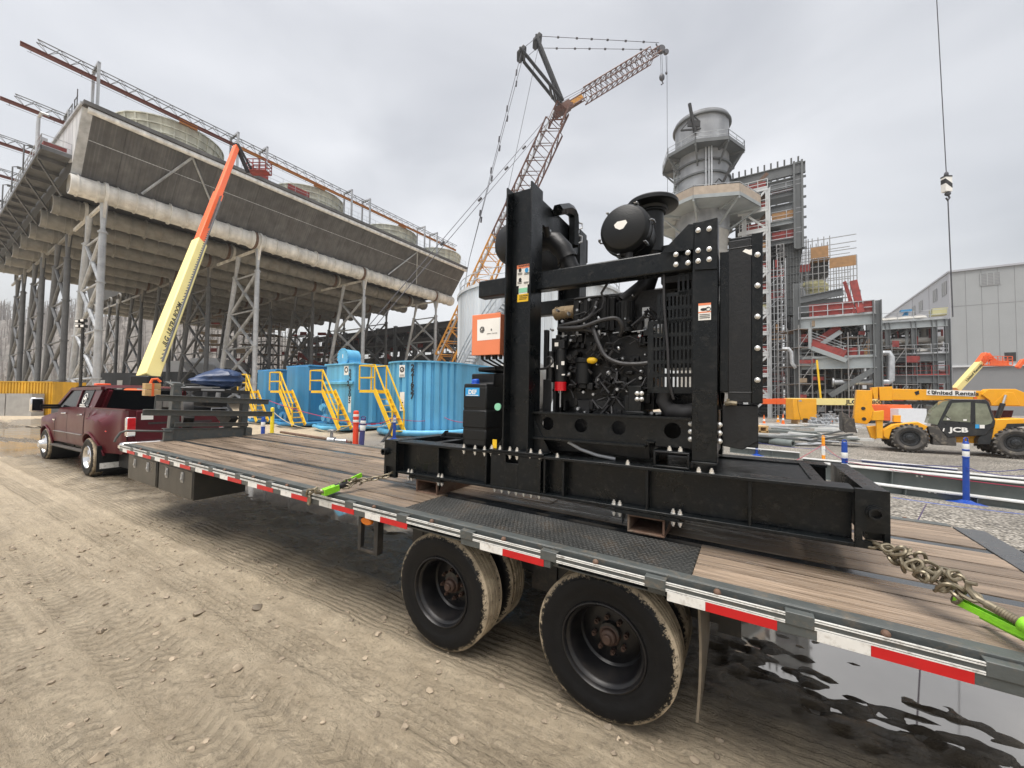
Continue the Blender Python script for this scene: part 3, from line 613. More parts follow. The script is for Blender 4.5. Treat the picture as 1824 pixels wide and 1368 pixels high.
P(lambda b:(b.box(-.585,-.43,-.012,.02,.20,.445),b.box(-.585,-.56,-.012,.02,.10,.20),b.box(-.46,-.43,-.012,.02,.10,.20),b.box(-.56,-.46,-.012,.02,.10,.125),b.box(-.585,-.46,.02,1.02,.13,.44)),'end_plate',bev=0)
for x in (2.93,-.555):
    P(lambda b:(b.cyl((x,-.012,.335),(x,-.026,.335),.036,n=8),b.lathe((x,-.012,.335),(0,-1,0),[(.030,0),(.030,.045),(.020,.045),(.019,.0),(.001,0)],20)),'pipe_port','plastic',bev=0)
P(lambda b:(b.box(2.05,2.70,.17,.86,.405,.425)),'deck_plate','plastic',bev=.003)
P(lambda b:(b.box(2.70,2.725,.17,.86,.30,.44),b.box(2.70,2.76,.17,.86,.425,.437)),'cross_member',bev=.003)
for x in (-.3,.5,1.2,1.6): P(lambda b:b.box(x,x+.08,.10,.92,.30,.41),'cross_member')
P(lambda b:b.box(2.72,2.87,.17,.86,.15,.17),'cross_member')
P(lambda b:(b.box(1.2,2.05,.19,.86,.405,.42)),'deck_plate','black2')
# fork pockets (under the skid and on top)
def pocket(x0,x1,z0,z1,y0,y1,name,m,t=.014):
    P(lambda b:(b.box(x0,x1,y0,y1,z0,z0+t),b.box(x0,x1,y0,y1,z1-t,z1),b.box(x0,x0+t,y0,y1,z0+t,z1-t),b.box(x1-t,x1,y0,y1,z0+t,z1-t)),name,m)
pocket(-.20,.05,-.005,.118,.02,1.0,'fork_pocket','rust'); pocket(1.70,1.935,0.0,.118,.02,1.0,'fork_pocket','rust')
for x in (-.20,.05,1.66,1.935): P(lambda b:b.prism([(x,.04,.145),(x+.04 if x>0 else x-.03,.04,.145),(x,.04,.03)],(0,.012,0)),'pocket_bracket',bev=0)
for x0,x1 in ((-.27,.10),(1.62,2.02)): P(lambda b:b.box(x0,x1,.0,.18,.120,.1435),'pocket_bracket',bev=0)
pocket(1.86,2.075,.443,.548,.03,.5,'fork_pocket','black')
# fish plate with a square notch
P(lambda b:(b.box(.617,.755,.006,.018,.165,.419),b.box(.87,1.062,.006,.018,.165,.419),b.box(.755,.87,.006,.018,.165,.36)),'joint_plate',bev=.002)
# posts
def hpost(x0,x1,y0,y1,z0,z1,nm='post'):
    P(lambda b:(b.box(x0,x0+.014,y0,y1,z0,z1),b.box(x1-.014,x1,y0,y1,z0,z1),b.box(x0+.014,x1-.014,(y0+y1)/2-.006,(y0+y1)/2+.006,z0,z1-.002)),nm,bev=.003)
hpost(.722,.955,.0,.19,.455,2.545); hpost(.722,.955,1.02,1.2,.455,2.545)
P(lambda b:b.box(.60,1.09,-.005,.20,.441,.455),'post_foot',bev=.003)
P(lambda b:b.prism([(.957,.09,.456),(1.10,.09,.456),(.957,.09,.70)],(0,.012,0)),'gusset',bev=.002)
P(lambda b:b.prism([(.72,.09,.456),(.60,.09,.456),(.72,.09,.60)],(0,.012,0)),'gusset',bev=.002)
# lateral top beam and lifting bracket
P(lambda b:(b.box(.86,.94,.192,1.018,2.285,2.49)),'top_beam')
P(lambda b:b.cyl((.90,1.21,2.27),(.90,1.21,2.50),.06,n=16),'beam_end')
P(lambda b:b.tube([(.99,.40,2.47),(.99,.60,2.565),(.99,.70,2.585),(.99,.75,2.56),(.99,.765,2.50),(.99,.765,2.28)],.05,6),'lifting_bracket',bev=0)
P(lambda b:(b.tube([(1.0,.79,2.52),(1.05,.82,2.50),(1.05,.82,2.46),(1.0,.79,2.44)],.008),b.tube([(1.0,.79,2.40),(1.05,.82,2.38),(1.05,.82,2.33),(1.0,.79,2.31)],.008)),'bracket_clip','steel',bev=0)
# longitudinal beams
P(lambda b:b.box(.392,2.083,.10,.20,1.716,1.862),'upper_beam',bev=.012)
P(lambda b:b.box(.392,2.20,1.0,1.1,1.716,1.862),'upper_beam',bev=.012)
P(lambda b:(b.slotplate(.957,2.08,.60,.752,.10,.112,[(1.071,.05),(1.338,.05),(1.615,.05),(1.965,.052)]),b.box(.957,2.08,.06,.16,.752,.765),b.box(.957,1.80,.06,.16,.556,.57),b.box(.957,1.82,.10,.112,.57,.60),b.box(1.86,2.08,.10,.112,.57,.60),b.box(1.80,1.86,.06,.16,.59,.60)),'lower_beam',bev=0)
P(lambda b:(b.box(.957,2.2,.9,.912,.57,.752),b.box(.957,2.2,.86,.95,.752,.765)),'lower_beam',bev=0)
P(lambda b:b.box(.957,2.08,.113,.13,.60,.752),'shadow_plate','engine',bev=0) if False else None
# right post with gusset
def gl(px,py,y): 
    p=G.l(px,py,Y=y); return (p.x,y,p.z)
P(lambda b:(b.box(2.085,2.226,.055,.07,.50,2.0),b.box(2.085,2.10,.07,.19,.50,1.99),b.box(2.212,2.226,.07,.19,.50,1.99),b.box(2.085,2.226,.03,.20,.485,.50)),'post',bev=.003)
P(lambda b:b.box(2.10,2.212,.9,1.05,.45,2.0),'post')
P(lambda b:b.prism([gl(*z2(*q),.048) for q in [(300,760),(620,720),(625,475),(570,478)]],(0,.006,0)),'gusset_plate',bev=.002)
P(lambda b:b.prism([gl(*z2(*q),.042) for q in [(640,468),(846,414),(846,905),(628,915),(628,480)]],(0,.005,0)),'gusset_plate',bev=.001)
P(lambda b:(b.box(2.05,2.09,.10,.95,1.87,1.97),b.box(1.55,2.1,.5,.52,1.86,2.05)),'top_cross_member')
# bolts: domed heads facing the viewer, and hex nuts along the skid
b=MB(); b.lathe((0,0,0),(0,-1,0),[(.0155,0),(.0155,.003),(.013,.004),(.012,.009),(.008,.0125),(.001,.0135)],14); dome=b.mesh('bolt',M['bolt'])
b=MB(); b.cyl((0,0,0),(0,0,.004),.017,n=14); b.cyl((0,0,.004),(0,0,.020),.0125,n=6); b.cyl((0,0,.02),(0,0,.03),.007,n=8); hexn=b.mesh('bolt',M['bolt'])
for q in [(663,540),(768,525),(663,732),(768,718),(663,832),(768,817)]:
    p=gl(*z2(*q),.041); inst(dome,'bolt',en,p)
for q in [(450,770),(565,752),(450,866),(565,850)]: inst(dome,'bolt',en,gl(*z2(*q),.047 if q[0]>0 else .1))
for q in [(1208,775),(1217,1068)]:
    p=G.l(*z2(*q),Y=.097); inst(dome,'bolt',en,(2.435,.097,p.z))
for q in [(1222,22),(1230,323),(1242,628)]:
    p=G.l(*z4(*q),Y=.097); inst(dome,'bolt',en,(2.435,.097,p.z))
for q in [(583,1045),(580,1120),(582,1192)]: inst(dome,'bolt',en,(2.074,.098,gl(*z4(*q),.1)[2]))
for q in [(872,1055),(872,1133),(872,1210)]: inst(dome,'bolt',en,(2.238,.09,gl(*z4(*q),.1)[2]))
for i in range(7): inst(hexn,'bolt',en,(.645+i*.066,.03,.166)); inst(hexn,'bolt',en,(.645+i*.066,.03,.144),(pi,0,0))
for x,z in ((.335,.441),(.45,.441),(.545,.441),(.615,.456),(.695,.456),(.785,.456),(.85,.456),(.97,.456),(1.05,.456),(1.19,.441),(1.70,.441)):
    inst(hexn,'bolt',en,(x,.022,z))
    if x<1.1: inst(hexn,'bolt',en,(x,.022,.419),(pi,0,0))
for x in (1.955,2.02,2.13,2.20): inst(hexn,'bolt',en,(x,.02 if x>2.1 else .06,.441 if x>2.1 else .551))
for x in (-.295,-.255,.065,.105,1.61,1.65,1.985,2.025): inst(hexn,'bolt',en,(x,.02,.166)); inst(hexn,'bolt',en,(x,.02,.119 if 0<1 else 0),(pi,0,0))
for q in [(458,145),(450,350)]: inst(dome,'bolt',en,gl(*z3(*q),.09))
# radiator package
rad=P(lambda b:(b.box(2.236,2.285,.10,1.0,.93,1.80),b.box(2.285,2.455,.11,1.0,.87,1.88)),'radiator',bev=.004)
P(lambda b:(b.box(2.405,2.462,.098,.11,.865,1.885)),'radiator_flange','black',parent=rad)
P(lambda b:(b.box(2.282,2.405,.100,.11,.87,1.86),b.box(2.278,2.41,.098,.11,1.805,1.815),b.box(2.282,2.41,.098,.11,.925,.933)),'radiator_panel','black2',parent=rad)
P(lambda b:b.prism([gl(*z2(*q),.0995) for q in [(1088,740),(1115,716),(1150,725),(1180,718),(1180,775),(1150,768)]],(0,.002,0)),'torn_label','label',bev=0,parent=rad)
P(lambda b:(b.box(2.25,2.44,.12,.8,.60,.85),b.prism([(2.25,.115,.60),(2.36,.115,.585),(2.44,.115,.64),(2.44,.115,.85),(2.25,.115,.85)],(0,.02,0))),'radiator_mount','black2')
P(lambda b:(b.tube([(2.27,.10,.86),(2.30,.08,.865),(2.33,.08,.862)],.014),b.box(2.275,2.29,.085,.10,.85,.89)),'drain_valve','chain',bev=0)
# fan guard with rows of slots
def guard(b):
    def grid(x0,x1,z0,z1,rows,pitch=.0235,y=.15):
        rh=(z1-z0)/rows; b0=rh*.27
        for r in range(rows+1):
            z=z0+r*rh; b.box(x0,x1,y,y+.004,z-b0/2,z+b0/2)
        n=max(1,int((x1-x0)/pitch)); p=(x1-x0)/n
        for i in range(n+1): b.box(x0+i*p-.0068,x0+i*p+.0068,y+.0005,y+.0035,z0,z1)
    grid(1.80,2.075,.95,1.40,5); grid(1.862,2.075,1.40,1.58,2); grid(1.99,2.075,1.58,1.72,1)
    b.box(1.795,1.83,.149,.155,.92,1.41); b.box(1.857,1.875,.149,.155,1.41,1.585); b.box(1.795,2.075,.149,.155,.92,.955); b.box(1.857,2.075,.149,.155,1.41,1.425)
    grid(1.83,2.07,.775,.90,2,y=.5)
P(guard,'fan_guard','black',bev=0)
P(lambda b:b.lathe((2.14,.55,1.25),(1,0,0),[(.42,0),(.44,.02),(.44,.09),(.42,.09)],40),'fan_shroud','engine',bev=0)
P(lambda b:[b.bar((2.12,.55,1.25),(2.12,.55+.38*cos(a),1.25+.38*sin(a)),.01,.09,(cos(a+1.1),0,sin(a+1.1))) for a in [2*pi*i/7 for i in range(7)]],'fan','engine',bev=0)
# engine block and its clutter
def block(b):
    b.box(1.02,1.80,.36,.74,.80,1.36); b.box(1.10,1.72,.38,.72,.62,.80); b.box(1.05,1.70,.40,.70,1.36,1.50)
    for i in range(6): x=1.17+i*.052; b.box(x,x+.03,.345,.36,1.40,1.68)
    b.box(1.16,1.50,.36,.70,1.40,1.66)
    rr=random.Random(3)
    for i in range(70):
        x=rr.uniform(1.02,1.78); z=rr.uniform(.68,1.42); w=rr.uniform(.015,.07); h=rr.uniform(.015,.08); d=rr.uniform(.01,.09); b.box(x,x+w,.36-d,.362,z,z+h)
    for i in range(26):
        x=rr.uniform(1.02,1.78); z=rr.uniform(.7,1.4); b.cyl((x,.36,z),(x,.36-rr.uniform(.02,.1),z),rr.uniform(.008,.03),n=10)
    b.box(.97,1.02,.40,.75,.7,1.3)
    for i in range(5): b.box(1.25+i*.12,1.33+i*.12,.30,.36,.70,.78)
blk=P(block,'engine_block','engine',bev=.004)
P(lambda b:[b.box(1.18+i*.075,1.215+i*.075,.335,.345,1.42,1.66) for i in range(4)]+[b.cyl((1.18+i*.075,.34,1.672),(1.45,.34,1.672),.010) for i in range(1)],'rocker_cover','black2',parent=blk)
P(lambda b:(b.cyl((1.585,.36,1.41),(1.585,.36,1.61),.068,n=20),b.cyl((1.585,.36,1.375),(1.585,.36,1.41),.085,n=20),[b.box(1.53+i*.028,1.537+i*.028,.288,.30,1.42,1.60) for i in range(5)]),'crankcase_breather','black2',parent=blk)
P(lambda b:(b.cyl((1.275,.30,.985),(1.275,.30,1.15),.06,n=20),b.cyl((1.275,.30,1.15),(1.275,.30,1.185),.066,n=20),b.cyl((1.275,.30,.95),(1.275,.30,.985),.045,n=16)),'oil_filter','plastic',parent=blk)
P(lambda b:(b.cyl((1.105,.25,1.0),(1.105,.25,1.26),.045,n=18),b.box(1.06,1.15,.21,.29,1.26,1.33),b.cyl((1.0,.28,1.0),(1.0,.28,1.25),.035,n=16)),'fuel_filter','black2',parent=blk)
P(lambda b:(b.cyl((1.105,.25,.93),(1.105,.25,1.0),.047,n=18)),'filter_cup',None or 'redl',bev=0,parent=blk)
P(lambda b:b.cyl((1.105,.25,.80),(1.105,.25,.93),.008),'filter_drain','steel',bev=0,parent=blk)
P(lambda b:(b.box(1.13,1.155,.203,.206,1.13,1.16),b.box(1.09,1.10,.203,.206,1.1,1.13),b.box(1.135,1.16,.203,.206,1.05,1.06),b.box(1.02,1.045,.245,.248,1.12,1.18),b.box(1.07,1.1,.205,.208,1.28,1.31)),'filter_label','label',bev=0,parent=blk)
P(lambda b:b.ball((1.355,.27,1.165),(.045,.03,.026),14,8),'oil_cap','yellow',bev=0,parent=blk)
P(lambda b:(b.cyl((1.755,.37,1.39),(1.86,.37,1.39),.06,n=18),[b.bar((1.77,.37+.06*cos(a),1.39+.06*sin(a)),(1.85,.37+.06*cos(a),1.39+.06*sin(a)),.012,.012) for a in [2*pi*i/10 for i in range(10)]],b.cyl((1.72,.37,1.385),(1.755,.37,1.385),.035)),'alternator','steel',parent=blk)
P(lambda b:(b.slotplate(1.715,1.765,1.47,1.55,.33,.345,[(1.74,.018)]),b.box(1.72,1.76,.33,.345,1.40,1.47)),'lifting_eye','galv',bev=0,parent=blk)
P(lambda b:b.ball((1.70,.34,1.34),.018,10,6),'red_knob','red',bev=0,parent=blk)
P(lambda b:(b.box(1.655,1.745,.19,.30,.78,.97),b.box(1.64,1.77,.16,.3,.766,.79),b.box(1.62,1.655,.22,.3,.78,.9)),'engine_mount','black')
for q in [(80,755),(123,755),(80,810),(123,810)]: inst(dome,'bolt',en,gl(*z4(*q),.188))
P(lambda b:(b.box(1.2,1.66,.3,.34,.78,.86),[b.box(1.22+i*.07,1.26+i*.07,.295,.3,.70,.80) for i in range(6)]),'sump_rail','black2')
# heat wrapped exhaust, big elbow, silencer
P(lambda b:(b.tube([(.955,.45,1.585),(1.02,.45,1.60),(1.14,.45,1.60)],.052,14),[b.lathe((x,.45,1.595),(1,0,.06),[(.058,-.006),(.058,.006)],16) for x in (.98,1.05,1.12)]),'exhaust_wrap','brass',bev=0)
P(lambda b:(b.tube([(.80,.40,2.22),(.88,.40,2.23),(.97,.40,2.20),(1.05,.40,2.11),(1.09,.40,2.02),(1.14,.40,1.90)],[.085,.085,.085,.082,.07,.065],16),b.lathe((1.085,.40,2.035),(.45,0,-.9),[(.085,-.015),(.085,.015)],18),b.cyl((.93,.36,2.19),(.93,.30,2.30),.03)),'exhaust_elbow','engine',bev=0)
P(lambda b:(b.tube([(1.06,.42,2.02),(1.12,.42,1.94),(1.17,.42,1.88)],[.062,.07,.066],12),[b.lathe((1.06+.11*f,.42,2.02-.14*f),(.6,0,-.8),[(.074,-.006),(.074,.006)],16) for f in (0,.3,.6,.9)]),'flex_coupling','engine',bev=0)
P(lambda b:(b.bar((.85,.34,2.34),(.83,.34,1.88),.02,.05),b.box(.80,.9,.33,.35,2.30,2.33),b.tube([(.83,.33,2.34),(.90,.33,2.28),(.96,.33,2.27)],.012)),'silencer_bracket','steel',bev=0)
P(lambda b:(b.lathe((.60,.25,2.235),(0,1,0),[(.001,-.02),(.08,-.015),(.15,.01),(.185,.06),(.195,.10),(.195,.75),(.17,.82),(.001,.84)],36),b.cyl((.60,.32,2.42),(.60,.32,2.47),.02),b.box(.52,.68,.4,.44,1.86,2.07)),'silencer','black2',bev=0)
# air cleaner, dust valve, rain cap
ac=P(lambda b:(b.lathe((1.62,.14,2.10),(0,1,0),[(.001,0),(.150,0),(.158,.006),(.170,.03),(.178,.04),(.178,.10),(.184,.105),(.184,.125),(.174,.13),(.165,.42),(.10,.46),(.001,.46)],48)),'air_cleaner','plastic',bev=0)
P(lambda b:(b.prism([gl(*z1(*q),.1385) for q in [(1468,488),(1500,455),(1580,438),(1594,462),(1555,520),(1520,532),(1480,515)]],(0,.001,0))),'cleaner_label','label',bev=0,parent=ac)
P(lambda b:(b.cyl((1.645,.21,1.94),(1.645,.20,1.86),.030,n=16),b.cyl((1.645,.20,1.865),(1.645,.195,1.79),.034,n=16),b.box(1.615,1.675,.18,.22,1.735,1.79)),'dust_valve','rubber',bev=.004,parent=ac)
for a in (1.15,2.3,3.4,4.5,5.6,.15):
    x,z=1.62+.182*cos(a),2.10+.182*sin(a); M2=Vector((cos(a),0,sin(a)))
    P(lambda b:(b.tube([Vector((x,.175,z)),Vector((x,.19,z))+M2*.018,Vector((x,.235,z))+M2*.02,Vector((x,.26,z))],.006),b.bar(Vector((x,.165,z))+M2*.004,Vector((x,.20,z))+M2*.016,.02,.006)),'latch','steel',bev=0,parent=ac)
P(lambda b:(b.lathe((1.745,.50,2.0),(0,0,1),[(.085,0),(.085,.31),(.11,.325),(.115,.345),(.175,.352),(.184,.355),(.19,.36),(.19,.385),(.182,.395),(.11,.425),(.001,.435)],44),b.lathe((1.745,.50,2.31),(0,0,1),[(.10,0),(.10,.015)],24)),'rain_cap','plastic',bev=0)
P(lambda b:b.tube([(1.745,.50,2.02),(1.745,.52,1.92),(1.70,.5,1.75),(1.55,.45,1.62)],.075,14),'intake_pipe','engine',bev=0)
# control box
cb=P(lambda b:b.box(.358,.635,.085,.28,1.225,1.56),'control_box','orange',bev=.006)
P(lambda b:b.box(.352,.64,.075,.085,1.22,1.566),'box_door','orange',bev=.004,parent=cb)
def zc(x,y): return (820+x*100/1520,550+y*90/1368)
lp=[gl(*zc(*q),.0742) for q in [(455,868),(1072,812),(1085,232),(458,300)]]
P(lambda b:b.prism(lp,(0,.001,0)),'door_label','label',bev=0,parent=cb)
c0=gl(*zc(590,570),.0735); rg=.027
def globe(b):
    for k in range(6):
        for r0,r1 in ((.003,.0105),(.0125,.0195),(.0215,.0265)):
            a0=2*pi*(k+.06)/6+.3; a1=2*pi*(k+.94)/6+.3; pts=[]
            for i in range(5): a=a0+(a1-a0)*i/4; pts.append((c0[0]+cos(a)*r1*.92,.0732,c0[2]+sin(a)*r1*1.05))
            for i in range(5): a=a1+(a0-a1)*i/4; pts.append((c0[0]+cos(a)*r0*.92,.0732,c0[2]+sin(a)*r0*1.05))
            if r1<.012 and k in (1,2): continue
            b.prism(pts,(0,.0008,0))
    pa=gl(*zc(840,565),.0732); b.text('&',RX((pa[0],.0732,pa[2])),.026,.0004,bold=.0003)
    ps=gl(*zc(855,668),.0732); b.text('ENERGY  SERVICES',RX((ps[0],.0732,ps[2]),(1,0,.01)),.0115,.0003,sx=1.05)
P(globe,'door_print','ink',bev=0,parent=cb)
P(lambda b:(b.tube([(.53,.12,1.565),(.57,.12,1.578),(.60,.12,1.583)],.009)),'cable_gland','steel',bev=0,parent=cb)
P(lambda b:[b.cyl((.42+i*.035,.14+.02*(i%2),1.19),(.42+i*.035,.14+.02*(i%2),1.225),.014) for i in range(6)]+[b.tube([(.42+i*.035,.14,1.19),(.5+i*.03,.2,1.14),(.62,.3,1.1)],.008) for i in range(0,6,2)],'cable_gland','black2',bev=0)
# diesel exhaust fluid tank
dt=P(lambda b:(b.box(.294,.533,.052,.515,.455,.98),b.box(.292,.535,.05,.52,.50,.60),b.box(.290,.537,.047,.525,.605,.76),b.box(.292,.535,.05,.52,.765,.955),b.prism([(.292,.10,.955),(.292,.52,.955),(.292,.52,1.09),(.292,.16,1.07),(.292,.16,.985)],(.243,0,0)),b.box(.33,.52,.2,.5,1.09,1.13),b.box(.30,.53,.07,.5,.44,.50)),'fluid_tank','plastic',bev=.014)
P(lambda b:(b.cyl((.385,.10,.965),(.385,.10,.985),.04,n=20),b.lathe((.385,.10,.985),(0,-.15,1),[(.034,0),(.036,.02),(.030,.034),(.001,.036)],10)),'tank_cap','capblue',bev=.003,parent=dt)
P(lambda b:b.box(.318,.463,.047,.0495,.875,.945),'tank_label','blueP',bev=0,parent=dt)
P(lambda b:(b.text('DEF',RX((.392,.0465,.908)),.05,.0005,bold=.0015),b.box(.33,.452,.0462,.0475,.879,.884)),'label_text','label',bev=0,parent=dt)
P(lambda b:b.cyl((.62,.10,.79),(.62,.085,.79),.03,n=16),'round_tag','green',bev=0)
P(lambda b:b.box(.615,.655,.03,.032,.46,.53),'small_tag','yellow',bev=0)
P(lambda b:(b.box(-.30,.02,.45,.53,.445,.46),b.box(-.24,-.04,.46,.52,.46,.50),b.prism([(-.24,.45,.46),(-.30,.45,.46),(-.24,.45,.52)],(0,.06,0))),'deck_cleat','black')
# pump casing at the front, white
P(lambda b:(b.lathe((.52,.55,.94),(0,1,0),[(.08,0),(.27,0),(.30,.02),(.31,.08),(.31,.16),(.30,.2),(.001,.2)],44)),'pump_casing','whitem',bev=0)
P(lambda b:(b.box(.205,.245,.50,.52,.87,1.03)),'casing_flange','galv',bev=.004)
# left side panels between post and engine
P(lambda b:(b.box(.965,1.035,.22,.235,.74,1.02),b.box(.965,1.0,.22,.26,1.10,1.42),b.box(1.04,1.06,.26,.5,.76,1.0)),'side_bracket','black2')
P(lambda b:(b.slotplate(1.0,1.13,1.22,1.36,.30,.312,[(1.065,.045)])),'gauge_bracket','black2',bev=0)
P(lambda b:(b.lathe((1.065,.33,1.29),(0,-1,0),[(.045,-.05),(.045,0),(.02,.006)],18),b.box(1.03,1.10,.305,.33,1.285,1.295)),'gauge','steel',bev=0)
# hoses and cables
hs=[[(1.10,.22,1.44),(1.2,.2,1.45),(1.3,.22,1.47),(1.36,.25,1.52),(1.38,.3,1.62)],[(1.10,.2,1.42),(1.3,.17,1.41),(1.45,.18,1.45),(1.56,.2,1.46),(1.60,.22,1.40),(1.57,.26,1.34)],
    [(1.11,.22,1.41),(1.35,.2,1.39),(1.42,.22,1.33),(1.38,.25,1.24)],[(1.38,.2,1.42),(1.44,.17,1.28),(1.50,.16,1.18),(1.60,.16,1.13),(1.72,.16,1.12),(1.82,.17,1.13)],
    [(.97,.16,1.10),(1.03,.14,1.105),(1.08,.15,1.15),(1.06,.16,1.19),(1.02,.18,1.19)],[(1.9,.13,1.72),(1.905,.125,1.5),(1.93,.12,1.2),(1.94,.12,1.0),(1.965,.14,.88)]]
for i,h in enumerate(hs):
    pts=[]
    for k in range(len(h)-1):
        p0,p1,p2,p3=[Vector(h[max(0,min(len(h)-1,j))]) for j in (k-1,k,k+1,k+2)]
        for s in range(5):
            u=s/5; pts.append(.5*((2*p1)+(p2-p0)*u+(2*p0-5*p1+4*p2-p3)*u*u+(3*p1-p0-3*p2+p3)*u**3))
    pts.append(Vector(h[-1])); P(lambda b:b.tube(pts,.016 if i<4 else .009,8),'hose','hose',bev=0)
rr=random.Random(17)
def fits(b):
    for i in range(60):
        x,z=rr.uniform(1.0,1.8),rr.uniform(.72,1.66); y=.355 if z<1.36 else .33; y-=rr.uniform(.02,.10); r=rr.uniform(.005,.012)
        b.cyl((x,y,z),(x,y+rr.uniform(.02,.05),z),r,n=8)
        if i%4==0: b.lathe((x,y,z),(rr.uniform(-1,1),.2,rr.uniform(-1,1)),[(.018,-.006),(.02,0),(.018,.006)],10)
    for x in (1.1,1.22,1.4,1.56,1.7): b.cyl((x,.30,1.36),(x,.30,1.40),.012,n=8); b.bar((x-.05,.29,1.37),(x+.04,.29,1.375),.006)
o=P(fits,'engine_fitting','steel',bev=0); o['kind']='stuff'
rr=random.Random(11)
for i in range(34):
    x=rr.uniform(1.02,1.75); z=rr.uniform(.85,1.5); pts=[(x,.30,z)]
    for k in range(5): pts.append((pts[-1][0]+rr.uniform(-.06,.09),.24+rr.uniform(0,.08),pts[-1][2]+rr.uniform(-.09,.07)))
    P(lambda b:b.tube(pts,rr.uniform(.005,.011),6),'wiring','hose',bev=0)
P(lambda b:(b.tube([(1.90,.28,.95),(1.88,.27,.86),(1.92,.26,.80),(2.02,.25,.79),(2.2,.25,.83)],.055,14)),'coolant_hose','hose',bev=0)
P(lambda b:(b.prism([(1.12,.45,1.70),(1.95,.45,1.70),(1.78,.45,1.50),(1.32,.45,1.50)],(0,.35,0)),b.box(1.62,1.85,.42,.8,1.36,1.70),b.box(1.85,2.08,.30,.5,1.70,1.80),b.box(1.0,1.16,.55,.8,1.3,1.72)),'intake_housing','engine')
P(lambda b:(b.box(.97,1.80,.22,.85,.46,.76),b.box(1.8,2.2,.62,.88,.5,.95)),'base_pan','engine'); P(lambda b:(b.box(1.82,2.2,.60,.95,1.12,1.95)),'fan_housing','engine')
P(lambda b:b.tube([(1.24,.10,.55),(1.33,.12,.50),(1.45,.14,.465),(1.58,.15,.45)],.012),'drain_hose','galv',bev=0)
# safety stickers
def sticker(q,y,name,m): 
    return P(lambda b:b.prism([gl(*z,y) for z in q],(0,.001,0)),name,m,bev=0)
def zs(x,y): return (900+x*70/1127,460+y*85/1368)
yl=.0868
sticker([zs(325,800),zs(705,738),zs(712,150),zs(340,212)],yl,'warning_label','label')
sticker([zs(335,318),zs(712,252),zs(714,148),zs(338,212)],yl-.0012,'label_header','orange')
sticker([zs(382,1050),zs(630,1020),zs(638,745),zs(388,780)],yl+.0005,'inspection_label','label')
sticker([zs(388,1000),zs(628,965),zs(630,835),zs(388,868)],yl-.0012,'label_body','green')
sticker([zs(342,1262),zs(655,1228),zs(662,1002),zs(350,1042)],yl-.0006,'caution_label','yellow')
def w1(b): p=gl(*zs(545,215),yl-.002); b.text('WARNING',RX(p,(1,0,0)),.022,.0002,bold=.0006)
def w2(b): p=gl(*zs(525,1075),yl-.002); b.text('CAUTION',RX(p,(1,0,0)),.017,.0002,bold=.0006)
P(w1,'warning_text','ink',bev=0); P(w2,'caution_text','ink',bev=0)
def stext(b):
    for (cx,cy) in ((425,340),(425,620)): 
        p=gl(*zs(cx,cy),yl-.002); b.prism([(p[0]+.014*cos(a),p[1],p[2]+.018*sin(a)) for a in [2*pi*i/7 for i in range(7)]],(0,.0004,0))
    for x0,x1,yy in ((360,490,440),(360,480,475),(545,690,425),(545,690,460),(350,480,690),(350,470,730),(530,670,690),(530,660,720),(400,620,1140),(400,600,1180)):
        a=gl(*zs(x0,yy),yl-.002); c=gl(*zs(x1,yy-18),yl-.002); b.bar(a,c,.0008,.004)
P(stext,'label_print','ink',bev=0)
p=gl(*zs(612,340),yl-.002); P(lambda b:b.prism([(p[0]+.016*cos(a),p[1],p[2]+.019*sin(a)) for a in [2*pi*i/16 for i in range(16)]],(0,.0004,0)),'label_symbol','blueP',bev=0)
sticker([z2(665,1400),z2(785,1392),z2(785,1228),z2(665,1238)],.053,'pinch_label','label')
sticker([z2(665,1258),z2(785,1247),z2(785,1228),z2(665,1238)],.052,'label_header','orange')
sticker([z2(665,1330),z2(785,1318),z2(785,1309),z2(665,1319)],.052,'label_header','orange')
def hand(b):
    p=gl(*z2(715,1293),.051); b.ball(p,(.018,.001,.009),10,5); b.bar((p[0]+.01,p[1],p[2]+.004),(p[0]+.03,p[1],p[2]+.012),.001,.006); b.lathe((p[0]+.026,.052,p[2]),(0,-1,0),[(.010,0),(.010,.0006),(.014,.0006),(.014,0)],14)
    for k in range(3):
        a=gl(*z2(675,1345+k*16),.051); c=gl(*z2(775,1338+k*16),.051); b.bar(a,c,.0006,.004)
P(hand,'label_print','ink',bev=0)
